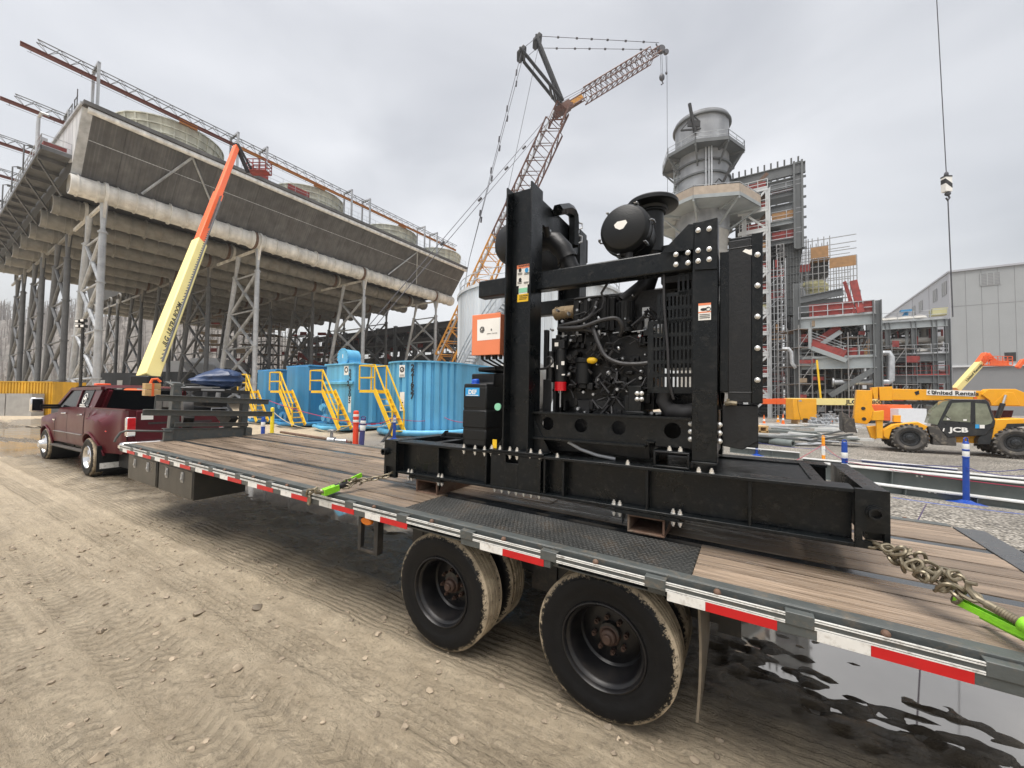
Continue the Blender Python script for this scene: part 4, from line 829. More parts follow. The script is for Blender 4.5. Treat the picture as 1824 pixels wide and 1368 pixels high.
# ---------------------------------------------------------------- chains and binders
def chain(name,label,pts,link=.062,r=.0075,w=.034,jit=0.0,rr=random.Random(2)):
    b=MB(); pts=[Vector(p) for p in pts]; L=[0]
    for i in range(len(pts)-1): L.append(L[-1]+(pts[i+1]-pts[i]).length)
    def pos(s):
        s=max(0,min(L[-1],s))
        for i in range(len(pts)-1):
            if s<=L[i+1]: return pts[i].lerp(pts[i+1],(s-L[i])/max(1e-6,L[i+1]-L[i]))
        return pts[-1]
    n=max(1,int(L[-1]/(link*.74)))
    for i in range(n):
        c=pos((i+.5)*L[-1]/n); d=(pos((i+1)*L[-1]/n)-pos(i*L[-1]/n)).normalized()
        if jit: d=(d+Vector((rr.uniform(-jit,jit),rr.uniform(-jit,jit),rr.uniform(-jit,jit)))).normalized(); c=c+Vector((rr.uniform(-1,1),rr.uniform(-1,1),rr.uniform(-1,1)))*jit*.02
        u=Vector((0,0,1)) if abs(d.z)<.9 else Vector((1,0,0)); a=d.cross(u).normalized(); e=a.cross(d)
        t=pi/4*(1 if i%2 else -1)+(rr.uniform(-.5,.5) if jit else 0); s=a*cos(t)+e*sin(t); hl=link/2-w/2; ring=[]
        for k in range(7): q=-pi/2+pi*k/6; ring.append(c+d*(hl+cos(q)*w/2)+s*(sin(q)*w/2))
        for k in range(7): q=pi/2+pi*k/6; ring.append(c+d*(-hl+cos(q)*w/2)+s*(sin(q)*w/2))
        b.tube(ring,r,6,True)
    o=b.build(name,M['chain']); return tag(o,label,'chain','tie-down chains holding the engine skid')
rdir=random.Random(4)
A=G.w(2.93,-.01,.185); Bp=T.l(1824,1112,Y=.10); Bp=T.w(*Bp)
def on(f,off=0): return A.lerp(Bp,f)+Vector((0,0,off))
chain('tie_down_chain','taut zinc chain from the right end of the black skid to a lime binder',[G.w(2.90,.02,.17),G.w(2.95,-.03,.175),on(.12,.0),on(.3),on(.75)],r=.0078,w=.036,link=.064)
def wrapc(f0,f1,n,rad,jit):
    pts=[]; ax=(Bp-A).normalized(); u=ax.cross(Vector((0,0,1))).normalized(); v=u.cross(ax)
    for i in range(n*8+1):
        t=i/(n*8); a=2*pi*n*t; pts.append(on(f0+(f1-f0)*t)+u*cos(a)*rad+v*sin(a)*rad)
    return pts
c2=chain('tie_down_chain','slack zinc chain looped around the taut chain by the right skid end',wrapc(.16,.43,4,.030,0)+wrapc(.5,.66,2,.034,0),r=.0075,jit=.55)
def binder(name,label,p,q,up=Vector((0,0,1)),handle=True,flip=1):
    p=Vector(p); q=Vector(q); d=(q-p).normalized(); l=(q-p).length; Mx=RX(p,d,(up-d*up.dot(d)).normalized())
    r=thing(name,label,'load binder',Mx,'lime green load binders on the chains')
    def B(f,n,m,bev=0): b=MB(); f(b); return b.build(n,M[m],r,bev=bev)
    B(lambda b:(b.cyl((0,0,0),(l*.24,0,0),.017,n=12),[b.lathe((l*.08+i*.008,0,0),(1,0,0),[(.017,0),(.0195,.004),(.017,.008)],12) for i in range(int(l*.16/.008))]),'screw','chain')
    B(lambda b:b.lathe((l*.24,0,0),(1,0,0),[(.0,0),(.026,0),(.030,.01),(.028,.03),(.02,.035)],18),'collar','lime')
    B(lambda b:b.cyl((l*.27,0,0),(l*.72,0,0),.027,n=18),'barrel','rubber')
    B(lambda b:(b.cyl((l*.72,0,0),(l*.76,0,0),.03,n=16),b.cyl((l*.76,0,0),(l,0,0),.015,n=10)),'screw','chain')
    B(lambda b:(b.tube([(0,0,0),(-.03,.0,0),(-.06,.02,0),(-.065,.045,0),(-.04,.055,0)],[.012,.013,.013,.011,.007],8)),'hook','chain')
    B(lambda b:(b.tube([(l,0,0),(l+.03,0,0),(l+.06,-.02,0),(l+.065,-.045,0),(l+.04,-.055,0)],[.012,.013,.013,.011,.007],8)),'hook','chain')
    if handle:
        h0=Vector((l*.52,-.03*flip,.0)); h1=Vector((l*.52-.30 if flip>0 else l*.52-.30,-.06*flip,-.0))
        B(lambda b:(b.bar(h0,h1,.030,.012,(0,1,0)),b.bar(h0+V(0,.012,.0135),h1+V(0,.012,.0135),.003,.02,(0,1,0)),b.bar(h0+V(0,.012,-.0135),h1+V(0,.012,-.0135),.003,.02,(0,1,0)),b.box(l*.50,l*.58,-.05,.03,-.026,.026)),'handle','lime',.003)
    return r
bq=Bp+(Bp-A).normalized()*.30
bnd=binder('load_binder','lime green ratchet load binder with black barrel at the right edge of the deck',on(.80,.0),bq)
# long loose lime handle lying beside the binder
a=T.w(*T.l(1752,1100,Z=.935)); c=T.w(*T.l(1850,1150,Z=.945))
b=MB(); b.bar(a,c,.034,.010); b.bar(a+V(0,0,.008),c+V(0,0,.008),.008,.014)
tag(b.build('binder_handle',M['lime'],bev=.003),'long lime green binder handle resting low over the deck at its right edge','handle')
# front chain
LA=G.w(-.51,-.03,.115); e1=T.w(*T.l(632,856,Z=.99)); e2=T.w(*T.l(575,876,Z=.945)); e3=T.w(*T.l(551,885,Y=-.03))
chain('tie_down_chain','short taut zinc chain between the skid left end and the small lime binder',[G.w(-.50,.02,.14),LA,LA.lerp(e1,.5)+V(0,0,-.01),e1],link=.06,r=.0075)
chain('tie_down_chain','bunched slack zinc chain around the small lime binder',[e1+V(0,0,.02),e1.lerp(e2,.3)+V(.02,0,.03),e1.lerp(e2,.6)+V(-.02,0,-.02),e1.lerp(e2,.3)+V(.03,0,-.02),e1],link=.06,r=.0075,jit=.5,rr=random.Random(8))
bn=binder('load_binder','small lime green load binder hooked to the trailer rail left of the skid',e2,e1,handle=False)
def B3(f,n,m,bev=.003): b=MB(); f(b); return b.build(n,M[m],bn,bev=bev)
l=(e1-e2).length
B3(lambda b:(b.box(l*.0,l*.45,-.035,.02,-.03,.03),b.bar((l*.3,0,.0),(l*1.25,.03,.0),.04,.014)),'handle','lime')
chain('tie_down_chain','zinc hook and chain links over the rub rail by the small lime binder',[e2,e2.lerp(e3,.5)+V(0,0,.035),e3+V(0,0,.04),e3,e3+V(0,0,-.06)],link=.075,r=.011,w=.042)
# ---------------------------------------------------------------- pickup truck
KO=Frame(-60,0,(-9.04,8.56,0)); K=Frame(-60,0,tuple(KO.w(-.18,0,0)))
M['burg']=mat('burgundy_car_paint',(.068,.003,.008),.36,.0,var=.08,vs=2,coat=.12,rvar=.04,dirt=(.12,.07,.055),ds=2.2,da=.12,spec=.25)
M['glass']=mat('dark_glass',(.008,.010,.012),.16,0,var=.05,rvar=.02,spec=.12)
M['chrome']=mat('chrome',(.75,.75,.75),.12,.95,var=.06,rvar=.04)
M['dull']=mat('dusty_black_rubber',(.05,.045,.04),.65,var=.3,vs=6,dirt=(.2,.165,.12),ds=6,da=.6)
tk=thing('pickup_truck','burgundy dual rear wheel pickup truck hitched to the front of the trailer','pickup truck',K.M)
def Pk(f,name,m,bev=0,parent=None,loc=None): b=MB(); f(b); return b.build(name,M[m] if isinstance(m,str) else m,parent or tk,bev=bev,loc=loc)
YC=1.20
def top_z(x):
    if x<-3.35: return 1.06+.20*sstep(-5.3,-3.5,x)
    if x<-.85: return 1.40+.05*sstep(-3.35,-2.0,x)
    return 1.45
def bot_z(x):
    z=.52
    for c,r in ((-4.07,.50),(0,.50)):
        d=abs(x-c)
        if d<r: z=max(z,.40+sqrt(r*r-d*d))
    return z+.10*sstep(1.1,1.25,x)+.06*sstep(-4.95,-5.1,x)
def y_side(x,z):
    y=.235+.03*((z-.98)/.45)**2
    y-=.20*math.exp(-(x/.66)**4)*sstep(1.31,1.22,z)*(1-.2*sstep(.8,.5,z))
    y-=.06*math.exp(-((x+4.07)/.62)**4)*sstep(1.2,1.0,z)
    y+=.22*sstep(-4.7,-5.2,x)**2+.05*sstep(1.1,1.3,x)
    return y
def side_grid(b,x0,x1,zb,zt,off=0.,nx=None,nz=10,mir=False):
    nx=nx or max(2,int((x1-x0)/.05)); vs=[]
    for i in range(nx+1):
        x=x0+(x1-x0)*i/nx; a,c=zb(x),zt(x)
        for k in range(nz+1):
            z=a+(c-a)*k/nz; y=y_side(x,z)-off
            vs.append((x,2*YC-y if mir else y,z))
        # inner lip
    fs=[]
    for i in range(nx):
        for k in range(nz):
            p=i*(nz+1)+k; f=(p,p+nz+1,p+nz+2,p+1); fs.append(f if not mir else f[::-1])
    b.add(vs,fs)
    if off==0:      # bottom lip so that the panel has thickness round the arches
        vs=[];fs=[]
        for i in range(nx+1):
            x=x0+(x1-x0)*i/nx; z=zb(x); y=y_side(x,z)
            for yy in (y,y+.16): vs.append((x,2*YC-yy if mir else yy,z))
        for i in range(nx): f=(2*i,2*i+1,2*i+3,2*i+2); fs.append(f if not mir else f[::-1])
        b.add(vs,fs)
def body(b):
    for mir in (False,True): side_grid(b,-5.2,1.28,bot_z,top_z,mir=mir)
    n=60; vs=[]     # hood and cowl surface
    def strip(x0,x1,zf,n=24,inset=0.):
        vs=[];fs=[]
        for i in range(n+1):
            x=x0+(x1-x0)*i/n; y=y_side(x,top_z(x)); 
            for k in range(9):
                f=k/8; yy=y+(2*YC-2*y)*f; vs.append((x,yy,top_z(x)+zf*(1-(2*f-1)**4)))
        for i in range(n):
            for k in range(8): p=i*9+k; fs.append((p,p+9,p+10,p+1))
        b.add(vs,fs)
    strip(-5.2,-3.3,.09)
    y0=y_side(1.28,1.2)
    b.box(1.24,1.275,y0+.02,2*YC-y0-.02,.62,1.44)         # rear wall
    b.box(-.85,1.25,.30,.36,1.0,1.455); b.box(-.85,1.25,2*YC-.36,2*YC-.30,1.0,1.455)
    for yy in (.255,2*YC-.345): b.box(-.82,1.27,yy,yy+.09,1.44,1.462)
    b.box(-.88,-.82,.3,2*YC-.3,.9,1.45); b.box(-5.18,-5.1,.55,2*YC-.55,.6,1.1)
bo=Pk(body,'body','burg')
bo.data.materials.append(M['burg'])
def lo(b): b.box(-4.9,1.2,.42,2*YC-.42,.42,.6); b.box(-3.6,-.6,.40,2*YC-.4,.45,1.0); b.box(-.8,1.24,.36,2*YC-.36,.7,.95)
Pk(lo,'chassis','trailb')
# cab greenhouse
B_=lambda x,s: (x,(.285 if s==0 else 2*YC-.285),1.43)
def cab(b):
    rz=1.945
    def roofrow(x,z,w): return [(x,w+(2*YC-2*w)*k/8,z+.035*(1-(2*k/8-1)**4)) for k in range(9)]
    rows=[roofrow(-2.85,1.90,.41),roofrow(-2.6,1.95,.395),roofrow(-2.0,1.97,.385),roofrow(-1.2,1.965,.39),roofrow(-.72,1.94,.40),roofrow(-.62,1.90,.41)]
    vs=[v for r in rows for v in r]; b.add(vs,[(i*9+k,i*9+9+k,i*9+10+k,i*9+k+1) for i in range(len(rows)-1) for k in range(8)])
    for m in (0,1):
        y=lambda q: q if m==0 else 2*YC-q
        # pillars and upper rail
        def bar(p,q,w,h): b.bar((p[0],y(p[1]),p[2]),(q[0],y(q[1]),q[2]),w,h,(0,1,0))
        bar((-3.62,.30,1.40),(-2.85,.405,1.89),.07,.07); bar((-2.85,.40,1.895),(-.65,.40,1.91),.07,.07)
        bar((-2.0,.30,1.43),(-1.98,.40,1.90),.07,.05)
        # wide rear quarter pillar
        b.prism([(-1.20,y(.292),1.42),(-.80,y(.292),1.42),(-.64,y(.402),1.90),(-1.12,y(.402),1.90)],(0,.03 if m==0 else -.03,0))
    for m in (0,1):
        y=(lambda v: v) if m==0 else (lambda v: 2*YC-v)
        b.add([(-.82,y(.29),1.42),(-.66,y(.46),1.90),(-.66,y(.60),1.90),(-.82,y(.52),1.42)],[(0,1,2,3)]); b.add([(-1.2,y(.29),1.42),(-.80,y(.29),1.42),(-.64,y(.402),1.91),(-1.12,y(.402),1.91)],[(0,1,2,3)])
    b.bar((-.82,.45,1.44),(-.64,.52,1.88),.06,.20,(1,0,0)); b.bar((-.82,2*YC-.45,1.44),(-.64,2*YC-.52,1.88),.06,.20,(1,0,0))
Pk(cab,'cab','burg',parent=bo) if False else Pk(cab,'cab','burg')
def glassq(q,nm='window'): return Pk(lambda b:b.prism(q,(0,.006,0)),nm,'glass')
for m in (0,1):
    y=lambda v: v if m==0 else 2*YC-v-.006
    glassq([(-3.50,y(.300),1.41),(-2.03,y(.300),1.43),(-2.01,y(.397),1.875),(-2.80,y(.397),1.865)])
    glassq([(-1.97,y(.300),1.43),(-1.20,y(.300),1.43),(-1.12,y(.397),1.875),(-1.95,y(.397),1.875)])
Pk(lambda b:b.prism([(-.815,.50,1.397),(-.815,2*YC-.50,1.397),(-.66,2*YC-.55,1.86),(-.66,.55,1.86)],(.006,0,0)),'rear_window','glass')
Pk(lambda b:b.prism([(-3.62,.34,1.40),(-3.62,2*YC-.34,1.40),(-2.86,2*YC-.48,1.885),(-2.86,.48,1.885)],(-.006,0,0)),'windscreen','glass')
# doors, handles, mouldings
for (a,c) in ((-3.42,-2.50),(-2.48,-1.24)):
    zb=(lambda x: max(.54,bot_z(x)+.02))
    d=Pk(lambda b:side_grid(b,a,c,zb,lambda x: top_z(x)-.02,.006),'door','burg')
    h=Pk(lambda b:b.tube([(c-.36,y_side(c-.3,1.27)-.01,1.27),(c-.34,y_side(c-.3,1.27)-.035,1.27),(c-.12,y_side(c-.3,1.27)-.035,1.275),(c-.10,y_side(c-.3,1.27)-.01,1.275)],.018,8),'handle','chrome',parent=d)
    Pk(lambda b:b.bar((a+.02,y_side(a,.80)-.014,.80),(c-.02,y_side(c,.80)-.014,.80),.012,.055,(0,1,0)),'side_moulding','steel',parent=d)
Pk(lambda b:b.text('HEAVY DUTY',RX((-3.05,y_side(-3.0,1.08)-.012,1.08)),.07,.002,bold=.002),'fender_badge','chrome') if False else Pk(lambda b:(b.box(-3.62,-3.42,.205,.212,1.06,1.10),b.box(-3.60,-3.5,.205,.212,1.0,1.04)),'fender_badge','chrome')
for xg in (-3.43,-2.49,-1.225,-.855):
    Pk(lambda b:[b.bar((xg,y_side(xg,z)-.0045,z),(xg,y_side(xg,z+.09)-.0045,z+.09),.012,.006,(0,1,0)) for z in [.62+.09*i for i in range(int((top_z(xg)-.66)/.09))]],'panel_gap','ink')
for c_,r_ in ((-4.07,.51),(0,.53)):
    Pk(lambda b:b.tube([(c_+r_*cos(t),y_side(c_+r_*cos(t),.40+r_*sin(t))-.012,.40+r_*sin(t)) for t in [.12+(pi-.24)*i/22 for i in range(23)]],.022,8),'wheel_arch','burg')
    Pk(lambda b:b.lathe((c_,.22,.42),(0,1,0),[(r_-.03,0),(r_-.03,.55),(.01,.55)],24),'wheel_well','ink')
Pk(lambda b:b.tube([(-3.55,.285,1.40),(-2.83,.398,1.885),(-1.12,.398,1.895),(-1.19,.285,1.425)],.012,6),'window_trim','plastic')
# mirror
mi=Pk(lambda b:(b.bar((-3.30,.28,1.46),(-3.28,-.08,1.46),.06,.06),b.bar((-3.30,.28,1.40),(-3.28,-.08,1.40),.05,.05)),'mirror','plastic')
Pk(lambda b:b.box(-3.40,-3.27,-.24,-.02,1.30,1.66),'mirror_housing','chrome',bev=.03,parent=mi)
Pk(lambda b:b.box(-3.268,-3.262,-.215,-.045,1.335,1.625),'mirror_glass','glass',parent=mi)
# tailgate, lights, bumper
tg=Pk(lambda b:b.box(1.275,1.30,.42,2*YC-.42,.80,1.43),'tailgate','burg',bev=.012)
Pk(lambda b:(b.box(1.30,1.304,.62,1.8,1.14,1.18)),'badge_strip','trailb',parent=tg)
Pk(lambda b:b.box(1.30,1.306,.50,.70,1.24,1.37),'number_plate','label',parent=tg)
for yy in (.30,2*YC-.43):
    fr=Pk(lambda b:b.box(1.20,1.302,yy-.03,yy+.13,.90,1.30),'tail_light_bezel','chrome',bev=.02)
    Pk(lambda b:b.box(1.28,1.318,yy-.015,yy+.115,1.0,1.285),'tail_light','redl',bev=.012,parent=fr)
    Pk(lambda b:b.box(1.29,1.319,yy-.015,yy+.115,.925,.995),'reverse_light','label',bev=.008,parent=fr)
    Pk(lambda b:[b.box(1.318,1.32,yy-.015,yy+.115,1.04+i*.05,1.052+i*.05) for i in range(5)],'lens_rib',M['redl'],parent=fr)
Pk(lambda b:(b.box(1.22,1.48,.16,2*YC-.16,.62,.80)),'rear_bumper','chrome',bev=.06)
Pk(lambda b:(b.box(-5.42,-5.2,.5,2*YC-.5,.55,.80)),'front_bumper','chrome',bev=.06)
Pk(lambda b:b.box(-2.4,-2.3,.33,.36,.45,.5),'step_bracket','trailb')
Pk(lambda b:(b.box(-3.45,-.58,.14,.27,.42,.46),b.bar((-3.3,.26,.44),(-3.2,.5,.55),.05,.05),b.bar((-.8,.26,.44),(-.9,.5,.55),.05,.05)),'running_board','dull',bev=.01)
fl=Pk(lambda b:b.box(.50,.515,.05,.62,.13,.68),'mud_flap','plastic',bev=.004)
Pk(lambda b:b.box(.516,.52,.10,.58,.19,.31),'flap_plate','edge',parent=fl)
Pk(lambda b:b.box(.48,1.2,.4,2.0,.2,.68),'hitch_frame','trailb')
Pk(lambda b:b.box(.95,1.02,.045,.052,1.0,1.025),'side_marker','redl')
# stickers and roof lamp
Pk(lambda b:b.prism([(-.825,.56,1.47),(-.825,.86,1.47),(-.775,.87,1.60),(-.775,.575,1.60)],(.018,0,0)),'window_sticker','blueP')
Pk(lambda b:[b.prism([(-.802+.03*f,.58,1.49+f*.10),(-.802+.03*f,.80-.1*(i%2),1.49+f*.10),(-.795+.03*f,.80-.1*(i%2),1.51+f*.10),(-.795+.03*f,.58,1.51+f*.10)],(.008,0,0)) for i,f in enumerate((.1,.5,.8))],'sticker_text','label')
def rnd(b):
    c=V(-1.60,.345,1.66)
    for r0,r1,seg in ((.115,.135,16),(.03,.07,3)):
        for k in range(seg):
            a0=2*pi*k/seg; a1=2*pi*(k+.85)/seg; pts=[]
            for a,r in ((a0,r0),(a1,r0),(a1,r1),(a0,r1)): pts.append((c.x+r*cos(a),c.y-.012+ .25*r*sin(a),c.z+r*sin(a)*.94))
            b.prism(pts,(0,-.003,0))
    b.bar((c.x-.13,c.y-.013,c.z),(c.x+.13,c.y-.013,c.z),.004,.03); b.bar((-1.85,.305,1.50),(-1.5,.305,1.50),.004,.03); b.bar((-1.85,.300,1.46),(-1.4,.300,1.46),.004,.025)
Pk(rnd,'window_emblem','label')
Pk(lambda b:b.box(-2.06,-1.86,.58,.86,1.965,2.04),'roof_beacon',mat('beacon_orange',(.85,.10,.02),.3),bev=.02)
Pk(lambda b:(b.box(-.66,-.625,1.0,1.18,1.885,1.915),b.box(-.66,-.625,1.22,1.40,1.885,1.915)),'roof_lamp','label')
# wheels
def tw(x,y,flip,dually):
    w=bpy.data.objects.new('wheel',None); COL.objects.link(w); w.parent=tk; w.location=(x,y,.405); w.empty_display_size=.1
    if flip: w.rotation_euler=(0,0,pi)
    inst(tm,'tyre',w,(0,0,0)); inst(trim[dually],'rim',w,(0,0,0))
trim={}
b=MB(); b.lathe((0,0,0),(0,1,0),[(.236,.03),(.246,.012),(.236,.0),(.226,.012),(.215,.06),(.205,.11),(.16,.12),(.12,.10),(.10,.08),(.08,.06),(.05,.05),(.001,.05)],36); trim[True]=b.mesh('rim',M['chrome'])
b=MB(); b.lathe((0,0,0),(0,1,0),[(.236,.03),(.246,.012),(.236,.0),(.226,.012),(.215,.05),(.17,.03),(.12,-.04),(.10,-.09),(.08,-.10),(.001,-.10)],36); trim[False]=b.mesh('rim',M['chrome'])
tw(0,.02,False,True); tw(0,2*YC-.02,True,True); tw(0,.34,False,True); tw(0,2*YC-.34,True,True); tw(-4.07,.16,False,False); tw(-4.07,2*YC-.16,True,False)
# things on the headboard
p=T.w(XR-.15,1.24,1.79)
def bag():
    b=MB(); rr=np.random.default_rng(4); b.ball((0,0,0),(1,1,1),28,18); vs=[]
    for v in b.v:
        v=Vector(v); r=1+.10*sin(v.y*14+v.z*3)*(abs(v.x)+.1)+.06*sin(v.z*11+v.x*4); y=v.y*.40*r
        tap=1 if y>-.05 else 1-.72*min(1,(-y-.05)/.45)
        vs.append((v.x*.24*r*tap,y*(1.25 if y<0 else .85)+.06,v.z*(.20 if v.z>0 else .17)*r*tap+.10-.07*(1-tap)))
    b.v=vs; return b
M['tarp']=mat('blue_tarp',(.010,.032,.095),.42,var=.35,vs=9,bump=.6,bs=14,stretch=(1,.4,1))
o=bag().build('tarp_bundle',M['tarp']); o.matrix_world=Matrix.Translation(p+V(0,0,.03))@T.M.to_3x3().to_4x4(); tag(o,'crumpled blue tarpaulin bundle lying on top of the trailer headboard','tarpaulin')
p=T.w(XR-.13,.34,1.62)
cr_=thing('timber_block_bundle','small bundle of timber blocks tied with an orange strap left of the tarpaulin','timber bundle',Matrix.Translation(p)@T.M.to_3x3().to_4x4())
b=MB(); [b.box(-.12,.0,-.10+.10*i,-.005+.10*i,.10*k,.095+.10*k) for i in range(2) for k in range(2)]; M['pine']=mat('pine_timber',(.50,.33,.15),.6,var=.2,vs=5,stretch=(8,1,8),island=.15); b.build('timber_block',M['pine'],cr_,bev=.004)
b=MB(); b.box(-.125,.005,-.02,.01,-.004,.2); b.tube([(-.06,-.02,.2),(-.06,.0,.26),(-.05,.06,.27),(-.04,.10,.22)],.02); b.build('strap',mat('orange_strap',(.72,.13,.03),.6),cr_)
p=T.w(XR-.15,.85,1.755)
b=MB(); b.box(-.14,.10,-.18,.26,.0,.014); b.box(-.10,.14,-.05,.36,.016,.028); b.box(-.05,.1,.10,.45,-.04,-.005); o=b.build('steel_sheet',M['steel'],bev=.002); o.matrix_world=Matrix.Translation(p)@T.M.to_3x3().to_4x4(); tag(o,'few loose thin metal plates stacked on the headboard beside the tarpaulin','metal plates')
# ---------------------------------------------------------------- cooling tower
D0=at(175,600,38); a_=radians(32.8)
class TV:
    A=V(sin(a_),cos(a_),0); B=V(-cos(a_),sin(a_),0)
    M=Matrix(((A.x,B.x,0,D0.x),(A.y,B.y,0,D0.y),(0,0,1,0),(0,0,0,1)))
ct=thing('cooling_tower','huge grey air-cooled condenser on braced steel legs with duct pipes and fan rings on top','cooling tower',TV.M)
def Pc(f,name,m,bev=0,parent=None): b=MB(); f(b); return b.build(name,M[m],parent or ct,bev=bev)
AE=50.0
M['wall']=mat('dark_wind_wall',(.105,.105,.105),.6,.1,var=.25,vs=.6,island=.16,streak=1.4,dirt=(.05,.04,.035),ds=.35,da=.5)
M['duct']=mat('duct_grey',(.25,.245,.225),.6,var=.3,vs=1.2,dirt=(.22,.13,.07),ds=.8,da=.3)
M['ductw']=mat('duct_white',(.68,.67,.63),.5,var=.18,vs=1.2,dirt=(.30,.24,.18),ds=.9,da=.45,streak=1.2)
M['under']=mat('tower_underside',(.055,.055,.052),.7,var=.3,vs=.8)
M['ring']=mat('fan_ring_frp',(.62,.63,.54),.55,var=.12,vs=1.2,streak=1.5)
M['craneO']=mat('monorail_orange',(.42,.16,.03),.5,var=.15,vs=3)
M['craneR']=mat('monorail_red',(.15,.045,.03),.5,var=.15,vs=3)
M['net']=mat('red_debris_net',(.23,.038,.034),.8,var=.45,vs=1.5,dirt=(.12,.10,.10),ds=1.2,da=.7,island=.35)
M['plat']=mat('end_panel_white',(.55,.56,.57),.5,var=.15,vs=1,streak=2)
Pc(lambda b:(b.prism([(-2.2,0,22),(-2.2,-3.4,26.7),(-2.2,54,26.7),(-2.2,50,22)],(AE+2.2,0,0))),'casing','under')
def wall(b):
    # corrugated sloped sheet: many vertical ribs
    nrm=V(0,-(26.75-21.95),-3.5).normalized(); n=200
    for i in range(n):
        a=-1.7+(AE+1.7)*i/n; w=(AE+1.7)/n
        p=V(a+w*.5,-.06,21.95); q=V(a+w*.5,-3.52,26.72); b.bar(p,q,w*.35,.07,nrm)
    for i in range(36):
        a=-2.2+(AE+2.2)*i/36; b.prism([(a,-.03,21.95),(a,-3.47,26.72),(a,-3.53,26.72),(a,-.09,21.95)][::-1],((AE+2.2)/36-.02,0,0))
ww=Pc(wall,'wind_wall','wall')
Pc(lambda b:b.bar((-1.95,-.12,21.95),(-1.95,-3.6,26.75),.65,.12,(0,-.8,-.6)),'corner_trim','galv')
Pc(lambda b:b.tube([(-2,-3.75,26.6),(AE,-3.75,26.6)],.27,12),'gutter','white')
Pc(lambda b:b.box(-2.3,AE,-4.1,-3.4,26.85,27.2),'roof_edge','wall')
Pc(lambda b:b.box(-2.25,AE,-3.9,54,26.72,26.85),'roof_deck','under')
for (p1,p2,p3) in (((5.68,-3.45,26.4),(2.58,-.45,22),(8.27,-1.2,23.2)),((37.3,-3.45,26.4),(33.7,-.45,22),(40,-.5,22))):
    Pc(lambda b:(b.bar(p1,p2,.16,.16),b.bar(p1,p3,.14,.14)),'wall_brace','galv')
Pc(lambda b:b.tube([(-1.6,-2.05,24.7),(AE,-2.05,24.7)],.05,6),'wall_pipe','galv')
# end wall panel and access platform
Pc(lambda b:b.prism([(-2.26,-3.3,26.9),(-2.26,9.5,27.4),(-2.26,1.0,23.2),(-2.26,-.5,22.8)],(.05,0,0)),'end_panel','plat')
Pc(lambda b:b.bar((-2.3,-3.6,27.05),(-2.3,30,28.5),.25,.25),'end_trim','galv')
pf=Pc(lambda b:(b.box(-4.05,-2.3,-.2,50,23.25,23.35),b.box(-4.15,-2.2,-.3,-.2,23.15,23.5),b.box(-4.15,-4.05,-.3,50,23.1,23.45),[b.box(-4.05,-2.3,1.5+i*3,1.7+i*3,22.9,23.25) for i in range(16)],[b.bar((-4.05,2+i*6,23.1),(-2.3,3+i*6,20.6),.14,.14) for i in range(8)]),'access_platform','galvd')
def rails(b,pts,h=1.1,st=1.3,r=.03):
    for i in range(len(pts)-1):
        p,q=Vector(pts[i]),Vector(pts[i+1]); n=max(1,int((q-p).length/st))
        for f in (.5,1.): b.bar(p+V(0,0,h*f),q+V(0,0,h*f),r*1.6)
        b.bar(p+V(0,0,.08),q+V(0,0,.08),r,.15)
        for k in range(n+1): c=p.lerp(q,k/n); b.bar(c,c+V(0,0,h),r*1.6)
Pc(lambda b:rails(b,[(-2.3,-.25,23.4),(-4.1,-.25,23.4),(-4.1,50,23.4)]),'platform_railing','galv',parent=pf)
Pc(lambda b:(b.box(-3.9,-2.5,.3,3.2,23.5,24.2)),'debris_net','net',parent=pf)
Pc(lambda b:(b.tube([(-4.1,1.6,23.4),(-4.1,1.6,26.6),(-4.0,1.0,26.9),(-3.6,.8,26.8)],.12),b.tube([(-4.1,2.1,23.4),(-4.1,2.1,26.4)],.08),b.box(-4.0,-3.5,1.6,2.3,23.4,25)),'davit','galv',parent=pf)
for bb in (8,15,22,29): Pc(lambda b:(b.tube([(-4.2,bb,23.4),(-4.2,bb,26.2),(-3.9,bb,26.35)],.06),b.box(-3.9,-3.2,bb-.15,bb+.15,26.2,26.4)),'walkway_lamp','galvd',parent=pf)
for a,bb,hh in ((-1.9,1,30.5),(-1.9,3,29.8)): Pc(lambda b:(b.bar((a,bb,27),(a,bb,hh),.07),b.bar((a,bb+1,27),(a,bb+1,hh-.6),.07),[b.bar((a,bb-.2,27.4+i*.8),(a,bb+1.2,27.4+i*.8),.05) for i in range(4)]),'scaffold_stub','galvd')
# ducts
bs=[0,7.4,13.5,19.7,25.9,32.1,38.3,44.5,50.7,56.9,63.1,69.3,75.5]
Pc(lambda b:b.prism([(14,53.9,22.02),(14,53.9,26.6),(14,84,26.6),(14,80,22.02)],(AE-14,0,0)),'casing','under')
for i,bb in enumerate(bs):
    a00=-2.35 if bb<50 else 14.5
    d=Pc(lambda b:b.lathe((a00,bb,20.95),(1,0,0),[(.80,0),(.93,.02),(.93,AE-a00-.1),(.80,AE-a00-.05)],22),'duct','ductw' if i==0 else 'duct')
    def bands(b):
        a=a00+.5; k=0
        while a<AE-.5:
            b.lathe((a,bb,20.95),(1,0,0),[(.93,-.05),(1.10 if k%6==5 else 1.02,-.05),(1.10 if k%6==5 else 1.02,.05),(.93,.05)],20); a+=1.35; k+=1
        for a in [q_ for q_ in (12.9,28.5,44.6) if q_>a00]: b.lathe((a,bb,20.95),(1,0,0),[(.93,-.2),(1.0,-.2),(1.0,.2),(.93,.2)],20)
    Pc(bands,'duct_band','ductw' if i==0 else 'duct',parent=d)
    for a in [q_ for q_ in (13.2,28.8,44.9) if q_>a00+1]: Pc(lambda b:b.lathe((a,bb,20.95),(1,0,0),[(1.0,-.2),(1.045,-.2),(1.045,.2),(1.0,.2)],20),'expansion_joint','rust',parent=d)
